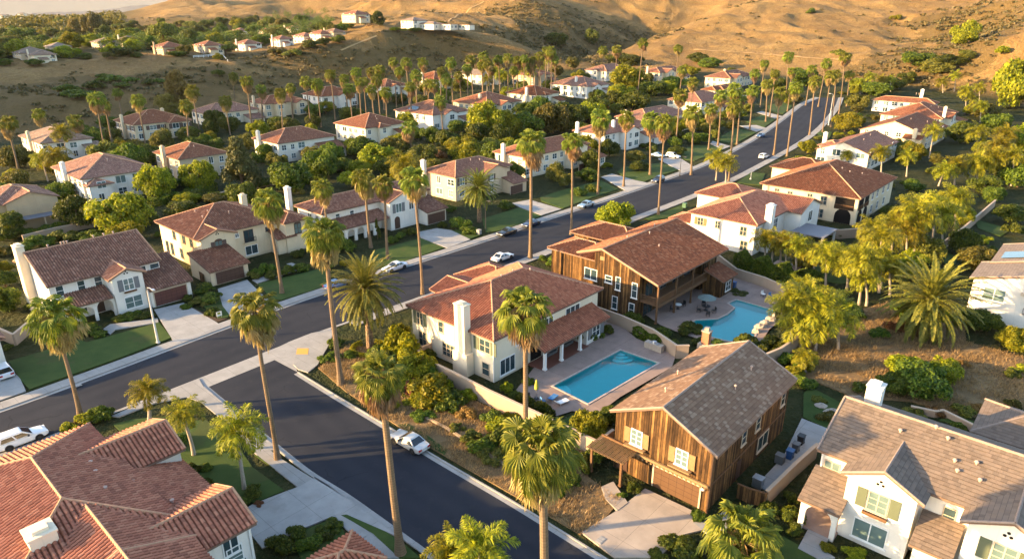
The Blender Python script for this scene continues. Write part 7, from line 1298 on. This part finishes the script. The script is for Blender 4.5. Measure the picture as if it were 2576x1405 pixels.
# ---------------------------------------------------------------- labels for the plants, by the nearest house
def assign():
    BK={}
    for i,(o,kind,p,grp,cat,label) in enumerate(PLANTS):
        xy=np.array(o.location[:2]); best=min(HOUSES,key=lambda h:np.hypot(*(h[3]-xy))); dx=p[0]-best[1]; rel='left of' if dx<-best[2] else 'right of' if dx>best[2] else ('behind' if np.hypot(*xy)>np.hypot(*best[3]) else 'before')
        if label is None: BK.setdefault((kind,rel,best[0]),[]).append(i)
        else: tag(o,label,cat)
    ORD=['leftmost','second from left','third from left','fourth from left','fifth from left','sixth from left','seventh from left','eighth from left','ninth from left','tenth from left']+[q+' from left' for q in ('eleventh','twelfth','thirteenth','fourteenth','fifteenth','sixteenth','seventeenth','eighteenth','nineteenth','twentieth')]; NUM=['','','two','three','four','five','six','seven','eight','nine','ten','eleven','twelve','thirteen','fourteen','fifteen','sixteen','seventeen','eighteen','nineteen','twenty']
    for (kind,rel,sh),L in BK.items():
        L.sort(key=lambda i:PLANTS[i][2][0]); n=len(L); pl=kind[:-4]+'bushes' if kind.endswith('bush') else kind+('es' if kind.endswith('s') else 's')
        for j,i in enumerate(L):
            o,cat=PLANTS[i][0],PLANTS[i][4]
            if n==1: lab=f'{kind} {rel} the {sh}'
            elif n<=20: lab=f'{"rightmost" if j==n-1 else ORD[j]} of {NUM[n]} {pl} {rel} the {sh}'
            else: lab=f'{ORD[j] if j<10 else "one"} of many {pl} {rel} the {sh}'
            if len(lab.split())>16: lab=f'{ORD[j]} of the {pl} {rel} the {sh}'
            tag(o,lab,cat,f'{pl} {rel} the {sh}' if n>1 else PLANTS[i][3])
assign()

for o in PLANTS:
    if len(o[0].get('label','').split())>16: print('LONG',o[0].name,o[0]['label'])
# ---------------------------------------------------------------- far mountains, sky, sun, air
px=np.linspace(80,430,50); mb=MB()
prof=np.interp(px,[80,130,190,240,290,330,370,400,430],[33,31,30,27,22,15,12,20,34])+fbm(px/22,px*0+3,3)*1.2
r0=9500.; A=[atr(x,y,r0) for x,y in zip(px,prof)]; V=[];Q=[]
for i,p in enumerate(A):
    d=p[:2]/np.hypot(*p[:2])
    for k,(dr,fz) in enumerate(((-1500,0),(-900,.42),(-420,.75),(0,1.),(900,.6),(2200,0))):
        q=p[:2]+d*dr; V.append((q[0],q[1],-20+(p[2]+20)*fz+(fbm(np.array([px[i]/18.]),np.array([k*3.1]),3)[0]*16 if 0<k<5 and k!=3 else 0)))
n=6
for i in range(len(A)-1):
    for k in range(n-1): a=i*n+k; Q.append((a,a+n,a+n+1,a+1))
t=NT('far_mountain_chaparral'); M['mtn']=t.fin(t.mix(t.noise(t.pos(),.002,4),(.035,.045,.065),(.05,.06,.08)),.95,.1)
tag(link('mountains',npmesh('mountains',V,Q,M['mtn'],smooth=True)),kind='structure')
mb=MB(); n=40   # the bright evening sky low over the land
for i in range(n):
    a0,a1=R_(-60+120*i/n),R_(-60+120*(i+1)/n); r=15500.; mb.poly([(r*math.sin(a1),r*math.cos(a1),-300),(r*math.sin(a0),r*math.cos(a0),-300),(r*math.sin(a0),r*math.cos(a0),2600),(r*math.sin(a1),r*math.cos(a1),2600)])
t=NT('evening_sky'); t.n.remove(t.b); em=t.new('ShaderNodeEmission'); em.inputs[0].default_value=(.905,.815,.69,1); em.inputs[1].default_value=.52/2**EXPO; t.t.links.new(em.outputs[0],t.out.inputs[0]); tag(mb.build('sky',t.m),kind='structure')
EL=R_(13.5); SA=np.array([-1.,-.17]); SA/=np.hypot(*SA)      # towards the sun
w=bpy.data.worlds.new("World"); sc.world=w; w.use_nodes=True; nt=w.node_tree; bg=nt.nodes['Background']
sky=nt.nodes.new('ShaderNodeTexSky'); sky.sky_type='NISHITA'; sky.sun_disc=False; sky.sun_elevation=EL; sky.sun_rotation=math.atan2(SA[0],SA[1]); sky.air_density=AIR; sky.dust_density=DUST; sky.ozone_density=OZ; sky.altitude=100
nt.links.new(sky.outputs[0],bg.inputs[0]); bg.inputs[1].default_value=SKY
sd=bpy.data.lights.new('sun','SUN'); sd.energy=SUN; sd.angle=R_(.53); sd.color=SUNC; so=bpy.data.objects.new('sun',sd); COL.objects.link(so)
dv=Vector((SA[0]*math.cos(EL),SA[1]*math.cos(EL),math.sin(EL))); so.rotation_euler=dv.to_track_quat('Z','Y').to_euler(); so.location=(-300,0,200)
if HAZE:
    mb=MB(); mb.box(-4200,4200,-700,12500,-60,440); me=mb.mesh('haze',[]); m=bpy.data.materials.new('evening_air'); m.use_nodes=True; t=m.node_tree
    for n_ in list(t.nodes):
        if n_.type=='BSDF_PRINCIPLED': t.nodes.remove(n_)
    pv=t.nodes.new('ShaderNodeVolumePrincipled'); pv.inputs['Color'].default_value=(1,.97,.93,1); pv.inputs['Density'].default_value=HAZE; pv.inputs['Anisotropy'].default_value=.3
    out=[n_ for n_ in t.nodes if n_.type=='OUTPUT_MATERIAL'][0]; t.links.new(pv.outputs[0],out.inputs['Volume']); me.materials.append(m); tag(link('haze',me),kind='stuff')
vs=sc.view_settings; sc.display_settings.display_device='sRGB'; vs.view_transform='Standard'; vs.look='None'; vs.exposure=EXPO; vs.gamma=1
try: vs.use_curve_mapping=False
except Exception: pass
sc.render.engine='CYCLES'; cy=sc.cycles; cy.use_denoising=True; cy.max_bounces=8; cy.diffuse_bounces=3; cy.glossy_bounces=3; cy.transmission_bounces=4; cy.transparent_max_bounces=8; cy.volume_bounces=0; cy.use_adaptive_sampling=True; cy.adaptive_threshold=.02
cy.caustics_reflective=False; cy.caustics_refractive=False
